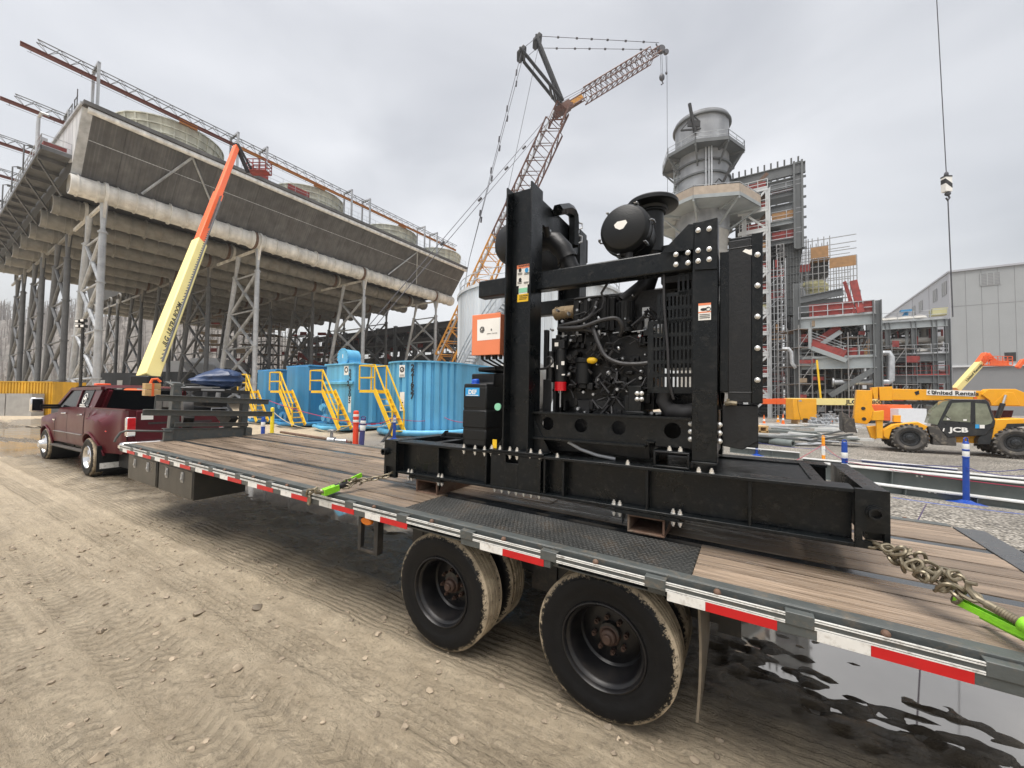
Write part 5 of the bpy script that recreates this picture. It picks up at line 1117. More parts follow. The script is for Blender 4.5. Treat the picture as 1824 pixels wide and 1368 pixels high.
# trestles
AC=[0,13.8,29.4,45.6]; BP=[(0,10.4),(14.2,24.9),(28.8,39.2),(43.2,53.6),(57.6,68),(72,82)]
def trestle(a,b0,b1,first):
    n=6; zs=[0,3.2,7.8,12.4,17.0,19.6]; mt='galv' if first else 'galvd'  # rows behind the first: same steel darkened, tower shade put into its colour
    o=bpy.data.objects.new('support_trestle',None); COL.objects.link(o); o.parent=ct
    def yb(z): return b1-(b1-b0)*.50*z/20.           # the far leg leans in towards the top
    for far_ in (0,1):
        Q_=(lambda z: V(a,yb(z),z)) if far_ else (lambda z: V(a,b0,z))
        def leg(b):
            b.tube([Q_(0),Q_(17.4)],.28,12); b.cyl(Q_(17.4),Q_(20.0),.18,.30,n=12)
            for z in (3.2,7.8,12.4,17.2): b.cyl(Q_(z-.06),Q_(z+.06),.38,n=12)
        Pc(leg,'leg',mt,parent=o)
    def br(b):
        for i in range(4):
            z0,z1=zs[i],zs[i+1]
            if i==0: z0=.3
            b.tube([(a,b0+.2,z0),(a,yb(z1)-.2,z1)],.18,8); b.tube([(a,yb(z0)-.2,z0),(a,b0+.2,z1)],.18,8)
            b.tube([(a,b0,z1),(a,yb(z1),z1)],.11,6)
            c=((b0+yb((z0+z1)/2))/2); b.cyl((a-.2,c,(z0+z1)/2),(a+.2,c,(z0+z1)/2),.25,n=10)
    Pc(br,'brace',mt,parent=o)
    def hd(b):
        b.bar((a,b0+.3,20.0),(a,b1+1.2,20.0),.2,.3); b.prism([(a-.1,b0-.25,18.6),(a-.1,b0+.25,18.6),(a-.1,b0+.9,20.9),(a-.1,b0-.9,20.9)],(.2,0,0))
        for bb in bs:
            if b0-1<=bb<=b1+1: b.lathe((a,bb,20.95),(1,0,0),[(.94,-.12),(1.1,-.12),(1.1,.12),(.94,.12)],18)
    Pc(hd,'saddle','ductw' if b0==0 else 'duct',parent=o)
for ia,a in enumerate(AC):
    for ib,(b0,b1) in enumerate(BP):
        if ib<4 or ia>0: trestle(a,b0,b1,ib==0)
# fan rings
for a in (6.2,22.7,38.0,50.6):
    for bb in (4.8,16.4):
        r=Pc(lambda b:b.lathe((a,bb,26.85),(0,0,1),[(4.95,0),(4.72,2.2),(4.72,3.2),(4.95,4.4),(4.85,4.4),(4.6,3.2)],56),'fan_ring','ring')
        def ribs(b):
            for z,rr in ((.9,4.90),(1.9,4.80),(2.8,4.78),(3.6,4.86),(4.35,5.0)): b.lathe((a,bb,26.85+z),(0,0,1),[(rr-.05,-.05),(rr+.07,-.05),(rr+.07,.05),(rr-.05,.05)],56)
            for k in range(28):
                t=2*pi*k/28; prof=[(4.98,0),(4.78,2.2),(4.78,3.2),(5.0,4.4)]
                for i in range(3): b.bar((a+prof[i][0]*cos(t),bb+prof[i][0]*sin(t),26.85+prof[i][1]),(a+prof[i+1][0]*cos(t),bb+prof[i+1][0]*sin(t),26.85+prof[i+1][1]),.14,.10,(cos(t),sin(t),0))
        Pc(ribs,'ring_rib','ring',parent=r)
# monorail cranes
def truss(b,p,q,w,h,n,r,chord=None):
    p,q=Vector(p),Vector(q); d=(q-p).normalized(); u=Vector((0,0,1)) if abs(d.z)<.95 else Vector((1,0,0)); s=d.cross(u).normalized(); t=s.cross(d)
    for i in (-1,1):
        for k in (-1,1): b.tube([p+s*i*w/2+t*k*h/2,q+s*i*w/2+t*k*h/2],chord or r*1.6,5)
    for j in range(n):
        a,c=p.lerp(q,j/n),p.lerp(q,(j+1)/n); m=p.lerp(q,(j+.5)/n)
        for i in (-1,1): b.tube([a+s*i*w/2+t*h/2,m+s*i*w/2-t*h/2,c+s*i*w/2+t*h/2],r,4)
        for k in (-1,1): b.tube([a-s*w/2+t*k*h/2,m+s*w/2+t*k*h/2,c-s*w/2+t*k*h/2],r,4)
for i,bb in enumerate((-1,10.6,22.3,33.8)):
    mr=Pc(lambda b:b.ibar((-5.6,bb,31.15),(10.5 if i==0 else AE,bb,31.15),.22,.34,.05),'monorail_beam','craneR')
    if i==0: Pc(lambda b:b.ibar((10.5,bb,31.15),(AE,bb,31.15),.22,.34,.05),'monorail_beam','craneO',parent=mr)
    def tr_(b):
        for y in (-.28,.28): b.tube([(-4.7,bb+y,32.05),(AE,bb+y,32.05)],.05,5)
        n=int((AE+4.7)/1.3)
        for k in range(n):
            a0=-4.7+k*1.3; 
            for y in (-.28,.28): b.tube([(a0,bb+y,32.05),(a0+.65,bb,31.3),(a0+1.3,bb+y,32.05)],.028,4)
            b.tube([(a0,bb-.28,32.05),(a0+.65,bb+.28,32.05)],.022,4)
        b.tube([(-5.2,bb,30.75),(AE,bb,30.75)],.018,4)
        for k in range(18): b.bar((-5+k*3,bb,30.75),(-5+k*3,bb,31),.03)
    Pc(tr_,'monorail_truss','galvd',parent=mr)
    for a in (-1.1,10.4,13.6,25.5,28.7,40.4,43.6):
        Pc(lambda b:(b.bar((a,bb-.95,26.9),(a,bb-.95,32.3),.2),b.bar((a,bb+.95,26.9),(a,bb+.95,32.3),.2),b.bar((a,bb-1.05,32.25),(a,bb+1.05,32.25),.22)),'monorail_gantry','galv',parent=mr)
    for a in (6.,21,36): Pc(lambda b:b.ibar((a-.8,bb,30.95),(a+.8,bb,30.95),.3,.4,.06),'trolley','craneO',parent=mr)
Pc(lambda b:rails(b,[(10.2,-3.6,27.2),(30,-3.6,27.2),(AE,-3.6,27.2)],1.2,1.5,.018),'roof_railing','galv')
Pc(lambda b:(b.box(11.2,13.2,-3.3,-3.25,27.2,28.3),b.box(15.5,18.3,-3.3,-3.25,27.2,28.3),b.box(16.8,18.2,-3.2,-2,27.2,28.2)),'debris_net','net')
# ---------------------------------------------------------------- hill, trees, far left yard
def hill():
    n=90; m=14; vs=[]; fs=[]
    for i in range(n+1):
        x=-330+430*i/n
        for k in range(m+1):
            f=k/m; y=112+f*110-.12*x; hgt=(46*sstep(-40,-190,x)+1.5)*sstep(0,.8,f)
            h=hgt+float(vnoise(x*.03,f*4,11))*9*f+float(vnoise(x*.12,f*14,12))*3*f
            vs.append((x,y,h-1.5))
    for i in range(n):
        for k in range(m): p=i*(m+1)+k; fs.append((p,p+m+1,p+m+2,p+1))
    b=MB(); b.add(vs,fs); return b,vs
M['hill']=mat('winter_hillside',(.16,.145,.13),.9,var=.5,vs=.12,dirt=(.09,.10,.075),ds=.05,da=.8,bump=1,bs=.8,streak=.5)
hb_,hv=hill(); struct(hb_.build('hill',M['hill']))
M['bark']=mat('bare_tree_bark',(.24,.22,.205),.9,var=.2)
b=MB(); rr=random.Random(21)
for i in range(2600):
    v=hv[rr.randrange(len(hv))]; f=rr.random(); x,y,z=v[0]+rr.uniform(-3,3),v[1]+rr.uniform(-5,5),v[2]
    if x>-75: continue
    h=rr.uniform(7,13); b.bar((x,y,z-.8),(x+rr.uniform(-.6,.6),y,z+h),.17,.17)
    for k in range(5):
        q=rr.uniform(.35,.95); a=rr.uniform(0,6.28); l=rr.uniform(1.2,3.2)*(1.1-q*.5); b.bar((x,y,z+h*q),(x+cos(a)*l,y+sin(a)*l,z+h*q+l*.9),.07,.07)
struct(b.build('bare_woodland',M['bark'],smooth=False),'stuff')
def far_box(x0,y0,x1,y1,D,name,label,cat,m,depth=6,roof=None,zb=None,group=None):
    """building spanning the ray x0..x1 at distance D; y0 top, y1 bottom"""
    p=at(x0,y1,D); q=at(x1,y1,D); zt=at((x0+x1)/2,y0,D).z; z0=gslope(p.x,p.y) if zb is None else zb
    o=thing(name,label,cat,V((p.x+q.x)/2,(p.y+q.y)/2,z0),group); w=abs(q.x-p.x)/2; h=zt-z0
    b=MB(); b.box(-w,w,0,depth,0,h); b.build('wall',M[m],o)
    if roof: b=MB(); b.prism([(-w-.2,-.2,h),(w+.2,-.2,h),(w+.2,depth+.2,h),(-w-.2,depth+.2,h)],(0,0,.15)); b.prism([(-w-.2,-.2,h+.15),(w+.2,-.2,h+.15),(w*.7,-.2,h+1.9),(-w*.7,-.2,h+1.9)],(0,depth+.4,0)); b.build('roof',M[roof],o)
    return o,w,h
M['dkbld']=mat('dark_shed_wall',(.055,.06,.065),.6,var=.2,vs=.5,streak=1)
M['yelc']=mat('container_yellow',(.62,.34,.02),.5,var=.15,vs=1,streak=2)
M['brown']=mat('plywood_brown',(.20,.12,.06),.7,var=.2,vs=2)
M['tent']=mat('white_tent',(.72,.74,.77),.6,var=.06)
M['conc']=mat('concrete_block',(.34,.33,.31),.8,var=.2,vs=2,bump=.3,bs=20)
for i,(x0,x1,y0,rf,dd) in enumerate(((168,262,664,None,74),(262,330,662,'tent',70),(330,395,655,'tent',78),(395,452,664,None,82))):
    o,w,h=far_box(x0,y0,x1,700,dd,'site_shed',['low dark site shed behind the near tower legs, left of the cream boom','dark site shed with white roof directly behind the cream boom foot','widest dark site shed under a white roof right of the cream boom','low dark site shed with no white roof left of the yellow stairs'][i],'shed','dkbld',8,rf,group='dark site sheds behind the tower legs')
    for k in range(3): MB().box(-w+.9+k*(2*w/3),-w+1.9+k*(2*w/3),-.04,0,h*.45,h*.75).build('window',M['label'],o)
o,w,h=far_box(-45,679,94,703,31,'storage_container','mustard yellow corrugated storage container at the far left edge','container','yelc',2.4)
b=MB(); [b.box(-w+.06+i*.24,-w+.17+i*.24,-.05,0,.05,h-.1) for i in range(int(2*w/.24))]; b.box(-w,w,-.06,.01,h-.08,h); b.build('corrugation',M['yelc'],o)
MB().box(-.2*w,.62*w,-.07,-.05,.05,h*.62).build('plywood_panel',M['brown'],o); MB().box(.30*w,.60*w,-.075,-.065,.1,h*.5).build('opening',M['ink'],o)
o,w,h=far_box(92,700,122,724,33,'barrier_block','grey concrete barrier block in front of the nearest tower legs','concrete block','conc',.8)
for i_,(xa,xb,lb) in enumerate(((-30,8,'grey concrete barrier block at the far left edge before the mustard container'),(10,56,'grey concrete barrier block behind the low pallets'))): far_box(xa,701,xb,727,30,'barrier_block',lb,'concrete block','conc',.8)
o2,w,h=far_box(60,692,92,728,36,'barrier_block','second concrete barrier block beside the mustard container','concrete block','conc',.8)
def pallet(p,n,label,rot=0,mt='pine'):
    o=thing('pallet',label,'pallet',Matrix.Translation(p)@Matrix.Rotation(rot,4,'Z'))
    for k in range(n):
        z=k*.145; b=MB(); [b.box(-.6,.6,-.5+i*.17,-.38+i*.17,z+.115,z+.135) for i in range(6)]; [b.box(-.6+i*.55,-.5+i*.55,-.5,.5,z+.02,z+.115) for i in range(3)]; [b.box(-.6,.6,-.5+i*.45,-.4+i*.45,z,z+.02) for i in range(3)]; b.build('pallet_deck',M[mt],o)
    return o
pallet(ong(8,735),5,'stack of pale timber pallets at the left edge before the container',.3); 
pallet(ong(40,727),2,'low pair of pale timber pallets right of the taller pallet stack',-.2)
# skid machine with dark window and a white roll near the left pallets
q=ong(66,731); o=thing('skid_loader','small grey skid steer loader parked between pallets and the truck mirror','loader',q)
def sp(f,n,m,bev=.01): b=MB(); f(b); return b.build(n,M[m],o,bev=bev)
sp(lambda b:(b.box(-.7,.7,-1,1,.35,1.0)),'body','galvd'); sp(lambda b:(b.box(-.55,.55,-.6,.6,1.0,1.75)),'cab','ink'); 
for sx in (-.8,.8):
    for sy in (-.6,.6): sp(lambda b:b.cyl((sx-.12,sy,.36),(sx+.12,sy,.36),.36,n=16),'wheel','rubber')
q=ong(38,722); b=MB(); b.ball((0,0,.35),(1.0,.5,.40),12,7); tag(b.build('sheeted_bundle',M['tent'],loc=q),'white sheeted bundle on the ground behind the skid steer','bundle')
# light tower behind the truck
q=onz(143,735,0); q=at(143,690,21); q.z=0
o=thing('light_tower','thin black light mast with small lamps standing behind the truck cab','light tower',q)
b=MB(); b.bar((0,0,0),(0,0,5.6),.09); b.tube([(.08+.05*cos(i*.9),.05*sin(i*.9),1.2+i*.055) for i in range(76)],.015,5); b.build('mast',M['trailb'],o)
b=MB(); b.box(-.9,.9,-.5,.5,.3,1.1); b.build('power_box',M['galvd'],o)
for sx,sz in ((-.14,5.55),(.14,5.6),(-.12,5.3),(.16,5.3)): b=MB(); b.box(sx-.1,sx+.1,-.2,.0,sz-.08,sz+.08); l_=b.build('lamp',M['trailb'],o); b=MB(); b.box(sx-.08,sx+.08,-.205,-.2,sz-.06,sz+.06); b.build('lens',M['label'],l_)
# ---------------------------------------------------------------- boom lift in front of the tower
M['cream']=mat('boom_cream',(.78,.66,.27),.45,var=.06,vs=1)
M['lift']=mat('lift_orange',(.80,.12,.02),.45,var=.08,vs=1)
bl0=at(262,676,18.); tip=at(421,262,37.); gnd=V(bl0.x,bl0.y,0)
bo_=thing('boom_lift','orange and cream telescopic boom lift rising steeply past the tower duct pipe','boom lift',gnd)
def Bl(f,n,m,parent=None,bev=0): 
    b=MB(); f(b); b.v=[tuple(Vector(v)-gnd) for v in b.v]; return b.build(n,M[m] if isinstance(m,str) else m,parent or bo_,bev=bev)
dd=(tip-bl0); 
side=dd.cross(fw).normalized(); nrm_=side.cross(dd).normalized()
Bl(lambda b:b.bar(bl0,bl0+dd*.41,.54,.66,nrm_),'boom_base','cream',bev=.05)
Bl(lambda b:b.bar(bl0+dd*.40,bl0+dd*.66,.43,.52,nrm_),'boom_mid','lift',bev=.03)
Bl(lambda b:b.bar(bl0+dd*.65,tip,.34,.42,nrm_),'boom_tip','lift',bev=.03)
sdir_=side if side.x>0 else -side
def rack_(b):
    o_=sdir_*.50
    b.bar(bl0+dd*.03+o_,bl0+dd*.60+o_,.04,.08,nrm_)
    for i in range(46): f=.04+.42*i/46; b.bar(bl0+dd*f+sdir_*.34,bl0+dd*f+o_,.05,.04)
    for i in range(26): f=.47+.17*i/26; b.bar(bl0+dd*f+sdir_*.25,bl0+dd*f+sdir_*.42,.06,.05)
Bl(rack_,'cable_carrier','galvd')
def btext(b,body,f,size,offx,m):
    view=-ray(300,580).normalized()
    ax=dd.normalized(); ay=(ax.cross(view)).normalized()
    ay=view.cross(ax).normalized(); n_=ax.cross(ay)
    p=bl0+dd*f+n_*.46+ay*offx
    b.text(body,RX(p,ax,ay),size,.004,bold=.008)
# lettering on the face turned to the viewer
faces=[nrm_,-nrm_,side,-side]; vdir=(CAM-(bl0+dd*.2)).normalized(); fN=max((side,-side),key=lambda q:q.dot(vdir)); fN2=max((nrm_,-nrm_),key=lambda q:q.dot(vdir))
def lt(b):
    ax=dd.normalized(); n_=fN; ay=n_.cross(ax).normalized(); p=bl0+dd*.13+n_*.275+ay*.0
    b.text('JLG  ULTRA BOOM',RX(p,ax,ay),.33,.006,bold=.004,sx=1.25)
Bl(lt,'boom_lettering','ink')
Bl(lambda b:(b.box(bl0.x-.42,bl0.x+.42,bl0.y-.4,bl0.y+.4,bl0.z-.36,bl0.z+.16),),'boom_pivot','plastic',bev=.06)
Bl(lambda b:(b.box(bl0.x-1.6,bl0.x+1.0,bl0.y-1.3,bl0.y+1.6,.8,1.35),b.box(bl0.x-.5,bl0.x+.5,bl0.y-.6,bl0.y+.8,1.35,2.0)),'turntable','lift',bev=.08)
for sx in (-1.5,1.5):
    for sy in (-1.3,1.5): Bl(lambda b:(b.cyl((gnd.x+sx-.2,gnd.y+sy,.6),(gnd.x+sx+.2,gnd.y+sy,.6),.6,n=24),b.cyl((gnd.x+sx-.22,gnd.y+sy,.6),(gnd.x+sx+.22,gnd.y+sy,.6),.25,n=16)),'wheel','rubber')
jb=tip+V(.75,.3,-2.1)
Bl(lambda b:(b.bar(tip+V(-.1,0,.35),jb+V(.2,0,-.1),.22,.34),b.bar(tip+V(.15,0,.3),jb+V(.5,0,.2),.10,.2)),'jib','plastic',bev=.03)
def cage(b):
    c=jb+V(.9,1.6,.75); b.box(c.x-1.6,c.x+.2,c.y-.5,c.y+.5,c.z,c.z+.1)
    for sx in (-1.6,-1,-.4,.2):
        for sy in (-.5,.5): b.bar(c+V(sx,sy,0),c+V(sx,sy,1.1),.06)
    for z in (.4,.75,1.1):
        for sy in (-.5,.5): b.bar(c+V(-1.6,sy,z),c+V(.2,sy,z),.06)
        for sx in (-1.6,.2): b.bar(c+V(sx,-.5,z),c+V(sx,.5,z),.06)
Bl(cage,'basket','net')
# ---------------------------------------------------------------- scaffold towers under and behind the tower
M['planklt2']=mat('weathered_board',(.25,.19,.13),.75,var=.3,vs=2); M['scaf']=mat('scaffold_tube',(.30,.30,.30),.5,.4,var=.2)
def scaffold(x0,x1,y0,D,name,label,dep=5,netf=.4,seed=1,mtube='scaf',z0=None,nets='net'):
    p=at(x0,700,D); q=at(x1,700,D); zt=at((x0+x1)/2,y0,D).z; g=gslope(p.x,p.y) if z0 is None else z0
    o=thing(name,label,'scaffold',V(p.x,p.y,g),'scaffold towers with red netting'); w=q.x-p.x; h=zt-g; rr=random.Random(seed)
    n=max(2,int(w/2.2)); lv=max(2,int(h/2.05)); b=MB()
    for i in range(n+1):
        for yy in (0,dep/2,dep): b.bar((w*i/n,yy,0),(w*i/n,yy,h+rr.uniform(0,1)),.09)
    for k in range(lv+1):
        z=h*k/lv
        for yy in (0,dep): b.bar((0,yy,z),(w,yy,z),.08); b.bar((0,yy,z-.5*h/lv),(w,yy,z-.5*h/lv),.06)
        for i in range(n+1): b.bar((w*i/n,0,z),(w*i/n,dep,z),.08)
        for i in range(n):
            if rr.random()<.5 and k<lv: b.bar((w*i/n,0,z),(w*(i+1)/n,0,z+h/lv),.06)
    b.build('scaffold_frame',M[mtube],o,smooth=False)
    for k in range(1,lv+1):
        z=h*k/lv
        if rr.random()<.75: MB().box(.05,w-.05,.1,dep-.1,z-.06,z).build('scaffold_plank',M['brown'],o)
        for i in range(n):
            if rr.random()<netf: z_=z+rr.uniform(0,.5); MB().box(w*i/n+.04,w*(i+rr.uniform(.5,1))/n-.04,-.06,-.03,z_,z_+rr.uniform(.4,.95)).build('net_panel',M[nets if rr.random()<.75 else 'planklt2'],o)
    return o
scaffold(1424,1470,585,49,'scaffold_tower','scaffold with red netting inside the pipe rack left of the zigzag stairs',4,.45,9,z0=-.75)
scaffold(1512,1548,600,47,'scaffold_tower','scaffold with red netting before the pipe rack, behind the telehandler boom head',2,.35,10,z0=-.75)
scaffold(1590,1640,620,52,'scaffold_tower','scaffold with red netting in front of the insulated pipe rack by the metal building',3,.4,11,z0=-.75)
scaffold(1376,1412,455,63,'scaffold_tower','tall scaffold with red netting against the dark boiler casing',3,.4,12,z0=-.75)
scaffold(418,486,577,84,'scaffold_tower','scaffold tower with red netting between tower legs, left of the blue tanks',4,.5,1)
scaffold(500,610,600,100,'scaffold_tower','widest scaffold with red netting behind the tower legs above the blue tanks',6,.75,2)
scaffold(352,392,560,92,'scaffold_tower','narrow red stair scaffold seen just right of the cream boom',4,.7,3)
scaffold(620,690,622,110,'scaffold_tower','distant scaffold with red netting behind the round blue manhole',4,.5,4)
for i,(x,y) in enumerate(((715,628),(560,640))):
    q=at(x,700,95); q.z=0; o=thing('stair_flight',['red site stair behind the legs right of the round manhole','red site stair behind the legs over the third blue tank'][i],'stair',q)
    b=MB(); b.bar((-4,0,3),(4,0,7.5),.3,.9); b.bar((4,0,7.5),(-4,0,11.5),.3,.9); [b.bar((s,0,0),(s,0,12),.2) for s in (-4,4)]; b.build('flight',M['net'],o)
# ---------------------------------------------------------------- blue tanks
def bluem(n,c): return mat(n,c,.42,var=.10,vs=.8,dirt=(.10,.22,.30),ds=1.2,da=.25,streak=2.5)
M['blueA']=bluem('tank_sky_blue',(.12,.42,.66)); M['blueB']=bluem('tank_mid_blue',(.04,.23,.46))
XA=V(cos(a_),-sin(a_),0); YA=V(sin(a_),cos(a_),0)
tankdef=[(735,776,18.3,'blueA','221657',3.32,2.0,'lightest blue steel tank with black number 221657, nearest the black engine'),
 (628,773,19.6,'blueA','222505',3.40,2.35,'light blue steel tank with flat front, round manhole on top and number 222505'),
 (549,769,22.0,'blueB','',3.45,2.3,'mid blue steel tank with yellow stair, third from the engine'),
 (490,765,24.5,'blueB','',3.35,2.2,'mid blue steel tank farthest left, partly behind the headboard')]
def round_tank():
    c=at(762,700,19.3); c.z=0; r=1.80; Ht=3.34; zb=.3; L=7.
    Mx=Matrix(((XA.x,YA.x,0,c.x),(XA.y,YA.y,0,c.y),(0,0,1,0),(0,0,0,1)))
    o=thing('frac_tank',tankdef[0][7],'tank',Mx,'blue tanks with yellow stairs')
    def Q(f,n,mm='blueA',bev=0,parent=None): b=MB(); f(b); return b.build(n,M[mm],parent or o,bev=bev)
    def outline(rr,corr):
        pts=[]; n=15
        for i in range(n):
            for k,(da,dr) in enumerate(((0,0),(.55,0),(.68,corr),(.87,corr))): t=pi+pi*(i+da)/n; pts.append(((rr+dr)*cos(t),(rr+dr)*sin(t)))
        pts.append((rr,0)); pts+=[(rr,L),(-rr,L)]; return pts
    Q(lambda b:b.prism([(x,y,zb) for x,y in outline(r,-.11)],(0,0,Ht-zb)),'shell')
    Q(lambda b:b.prism([(x*1.03,y*1.03 if y<0 else y,Ht-.05) for x,y in outline(r,0)],(0,0,.07)),'top_rim')
    Q(lambda b:b.prism([(x*.97,y*.97 if y<0 else y,.1) for x,y in outline(r,0)],(0,0,.2)),'skid_base','trailb')
    Q(lambda b:b.tube([(-r-.5,1,.2)]+[((r+.45)*cos(t),(r+.35)*sin(t),.2) for t in [pi+.1+i*(pi-.2)/14 for i in range(15)]]+[(r+.4,1,.2)],.13,10),'skid_pipe')
    def rad(t,d=0): return V((r+d)*cos(t),(r+d)*sin(t),0)
    for k,(dg,z) in enumerate(((205,1.35),(222,.62),(236,.60),(250,.60))):
        t=radians(dg); p=rad(t,-.05)+V(0,0,z); q=rad(t,.30)+V(0,0,z); Q(lambda b:(b.cyl(p,q,.09,n=14),b.cyl(p.lerp(q,.45),p.lerp(q,.6),.18,n=18),b.cyl(p.lerp(q,.9),q,.15,n=16),b.bar(p.lerp(q,.6)+V(0,0,.1),q+V(0,0,.42),.03,.03)),'valve')
    t=radians(232); p=rad(t,-.06)+V(0,0,1.25); Q(lambda b:(b.cyl(p,rad(t,.10)+V(0,0,1.25),.36,n=24),b.cyl(rad(t,.1)+V(0,0,1.25),rad(t,.14)+V(0,0,1.25),.42,n=24)),'manway')
    def onface(dg,z,d=.012):
        t=radians(dg); return RX(rad(t,d)+V(0,0,z),(-sin(t),cos(t),0))
    DG=293
    Q(lambda b:[b.text(ch,onface(DG,Ht-.28-k*.255),.33,.003,bold=.012) for k,ch in enumerate('221657')],'number','ink')
    Mp=onface(276,2.9); Mq=onface(277,1.55)
    def pl(b,Mx_,w,h): b.prism([Mx_@V(-w,-h,0),Mx_@V(w,-h,0),Mx_@V(w,h,0),Mx_@V(-w,h,0)],Mx_.to_3x3()@V(0,0,.006))
    Q(lambda b:pl(b,Mp,.16,.27),'sign_plate','label'); Q(lambda b:pl(b,Mq,.13,.42),'sign_plate','label')
    def emb(b):
        c_=Mp@V(0,.07,.007); n_=Mp.to_3x3()@V(0,0,1); b.lathe(c_,n_,[(.075,0),(.075,.003),(.13,.003),(.13,0)],20); b.bar(Mp@V(-.06,.0,.009),Mp@V(.07,.13,.009),.05,.004)
        b.bar(Mp@V(-.12,-.17,.008),Mp@V(.12,-.17,.008),.004,.02); b.bar(Mp@V(-.12,-.22,.008),Mp@V(.12,-.22,.008),.004,.02)
        for k in range(3): b.bar(Mq@V(-.07,-.05-.12*k,.008),Mq@V(.07,-.05-.12*k,.008),.004,.05)
    Q(emb,'sign_print','ink')
    yf,yb_=-2.62,-1.98; xb,xt,zt,zl,n=.66,-.62,2.05,.16,7
    def stair(b):
        for yy in (yf,yb_): b.bar((xb,yy,zl),(xt,yy,zt),.05,.20)
        for k in range(n): f=(k+.5)/n; b.box(xb+(xt-xb)*f-.10,xb+(xt-xb)*f+.10,yf,yb_,zl+(zt-zl)*f-.02,zl+(zt-zl)*f+.015)
        b.box(xt-1.05,xt+.05,yf,yb_,zt-.12,zt); b.box(xt-1.0,xt-.5,yb_,-1.2,zt-.12,zt)
    s=Q(stair,'stair','yellow')
    def hand(b):
        for yy,hs in ((yf,(.55,1.1)),(yb_,(1.1,))):
            for h in hs: 
                b.bar((xt-1.05,yy,zt+h),(xt,yy,zt+h),.05)
                if h>1: b.bar((xt,yy,zt+h),(xb-.1,yy,zl+h-.1),.05)
            b.bar((xt-1.05,yy,zt),(xt-1.05,yy,zt+1.1),.05); b.bar((xt,yy,zt),(xt,yy,zt+1.1),.05); b.bar((xb-.1,yy,zl+.1),(xb-.1,yy,zl+1.0),.05)
        b.bar((xt-1.05,yf,zt+1.1),(xt-1.05,yb_,zt+1.1),.05); b.bar((xt-1.05,yf,zt+.55),(xt-1.05,yb_,zt+.55),.05)
    Q(hand,'handrail','yellow',parent=s)
def tank(x,y,D,m,num,Ht,Wd,label,L=8.6,sh=0.):
    p=at(x,y,D); p.z=0; Mx=Matrix(((XA.x,YA.x,0,p.x),(XA.y,YA.y,0,p.y),(0,0,1,0),(0,0,0,1)))
    o=thing('frac_tank',label,'tank',Mx,'blue tanks with yellow stairs')
    def Q(f,n,mm=m,bev=0,parent=None): b=MB(); f(b); return b.build(n,M[mm],parent or o,bev=bev)
    zb=.32
    Q(lambda b:b.box(-Wd,0,0,L,zb,Ht),'shell',bev=.10)
    def corr(b):
        yy=.9
        while yy<L-.5:
            for s in (0,):
                sg=1 if s==0 else -1
                b.prism([(s,yy,zb+.1),(s+sg*.13,yy+.13,zb+.1),(s+sg*.13,yy+.36,zb+.1),(s,yy+.5,zb+.1)],(0,0,Ht-zb-.25))
            yy+=1.05
    Q(corr,'corrugation')
    Q(lambda b:(b.box(-Wd-.08,.08,-.06,L,Ht-.07,Ht+.02)),'top_rim',bev=.02)
    if num=='222505': Q(lambda b:b.box(-Wd,.02,-.10,0,2.35,2.5),'front_rib',bev=.02)
    else: Q(lambda b:b.prism([(-Wd,-.0,zb),(-Wd*.8,-.28,zb),(-Wd*.2,-.28,zb),(0,0,zb)],(0,0,Ht-zb-.05)),'front_panel',bev=.02)
    Q(lambda b:(b.box(-Wd-.05,.05,-.4,L,.12,.32),b.tube([(-Wd-.15,-.5,.2),(-Wd*.5,-.95,.2),(.1,-.55,.2),(.12,L,.2)],.10,10)),'skid_base',bev=.02)
    y0=-.30 if num!='222505' else -.12
    Q(lambda b:[(b.cyl((cx,y0,cz),(cx,y0-.22,cz),.16,n=16),b.cyl((cx,y0-.08,cz),(cx,y0-.12,cz),.22,n=18),b.bar((cx,y0-.2,cz+.1),(cx+.1,y0-.25,cz+.42),.03,.03)) for cx,cz in ((-Wd+.15,1.15),(-Wd+.35,.62),(-Wd+.85,.6))],'valve',bev=0)
    Q(lambda b:(b.cyl((-Wd*.5,y0+.1,1.2),(-Wd*.5,y0-.05,1.2),.36,n=22),b.cyl((-Wd*.5,y0-.05,1.2),(-Wd*.5,y0-.10,1.2),.30,n=22)),'manway')
    # yellow stair climbing leftwards along the front
    st=Q(lambda b:None,'stair','yellow') if False else None
    yf,yb_=y0-.95,y0-.30; xb=.38+sh; xt=xb-1.42; zt,zl=2.02,.22; n=7
    def stair(b):
        for yy in (yf,yb_): b.bar((xb,yy,zl),(xt,yy,zt),.05,.20)
        for k in range(n): f=(k+.5)/n; b.box(xb+(xt-xb)*f-.10,xb+(xt-xb)*f+.10,yf,yb_,zl+(zt-zl)*f-.02,zl+(zt-zl)*f+.015)
        b.box(xt-.95,xt+.05,yf,yb_,zt-.12,zt)
    s=Q(stair,'stair','yellow')
    def hand(b):
        for yy in (yf,):
            for h in (.5,1.0): b.bar((xt-1.05,yy,zt+h),(xt,yy,zt+h),.05); b.bar((xt,yy,zt+h),(xb-.1,yy,zl+h+.1),.05)
            b.bar((xt-1.05,yy,zt),(xt-1.05,yy,zt+1.0),.05); b.bar((xt,yy,zt),(xt,yy,zt+1.0),.05); b.bar((xb-.1,yy,zl+.2),(xb-.1,yy,zl+1.1),.05)
        b.bar((xt-1.05,yf,zt+1),(xt-1.05,yb_,zt+1),.05); b.bar((xt-1.05,yb_,zt),(xt-1.05,yb_,zt+1),.05); b.bar((xt-1.05,yf,zt+.5),(xt-1.05,yb_,zt+.5),.05)
    Q(hand,'handrail','yellow',parent=s)
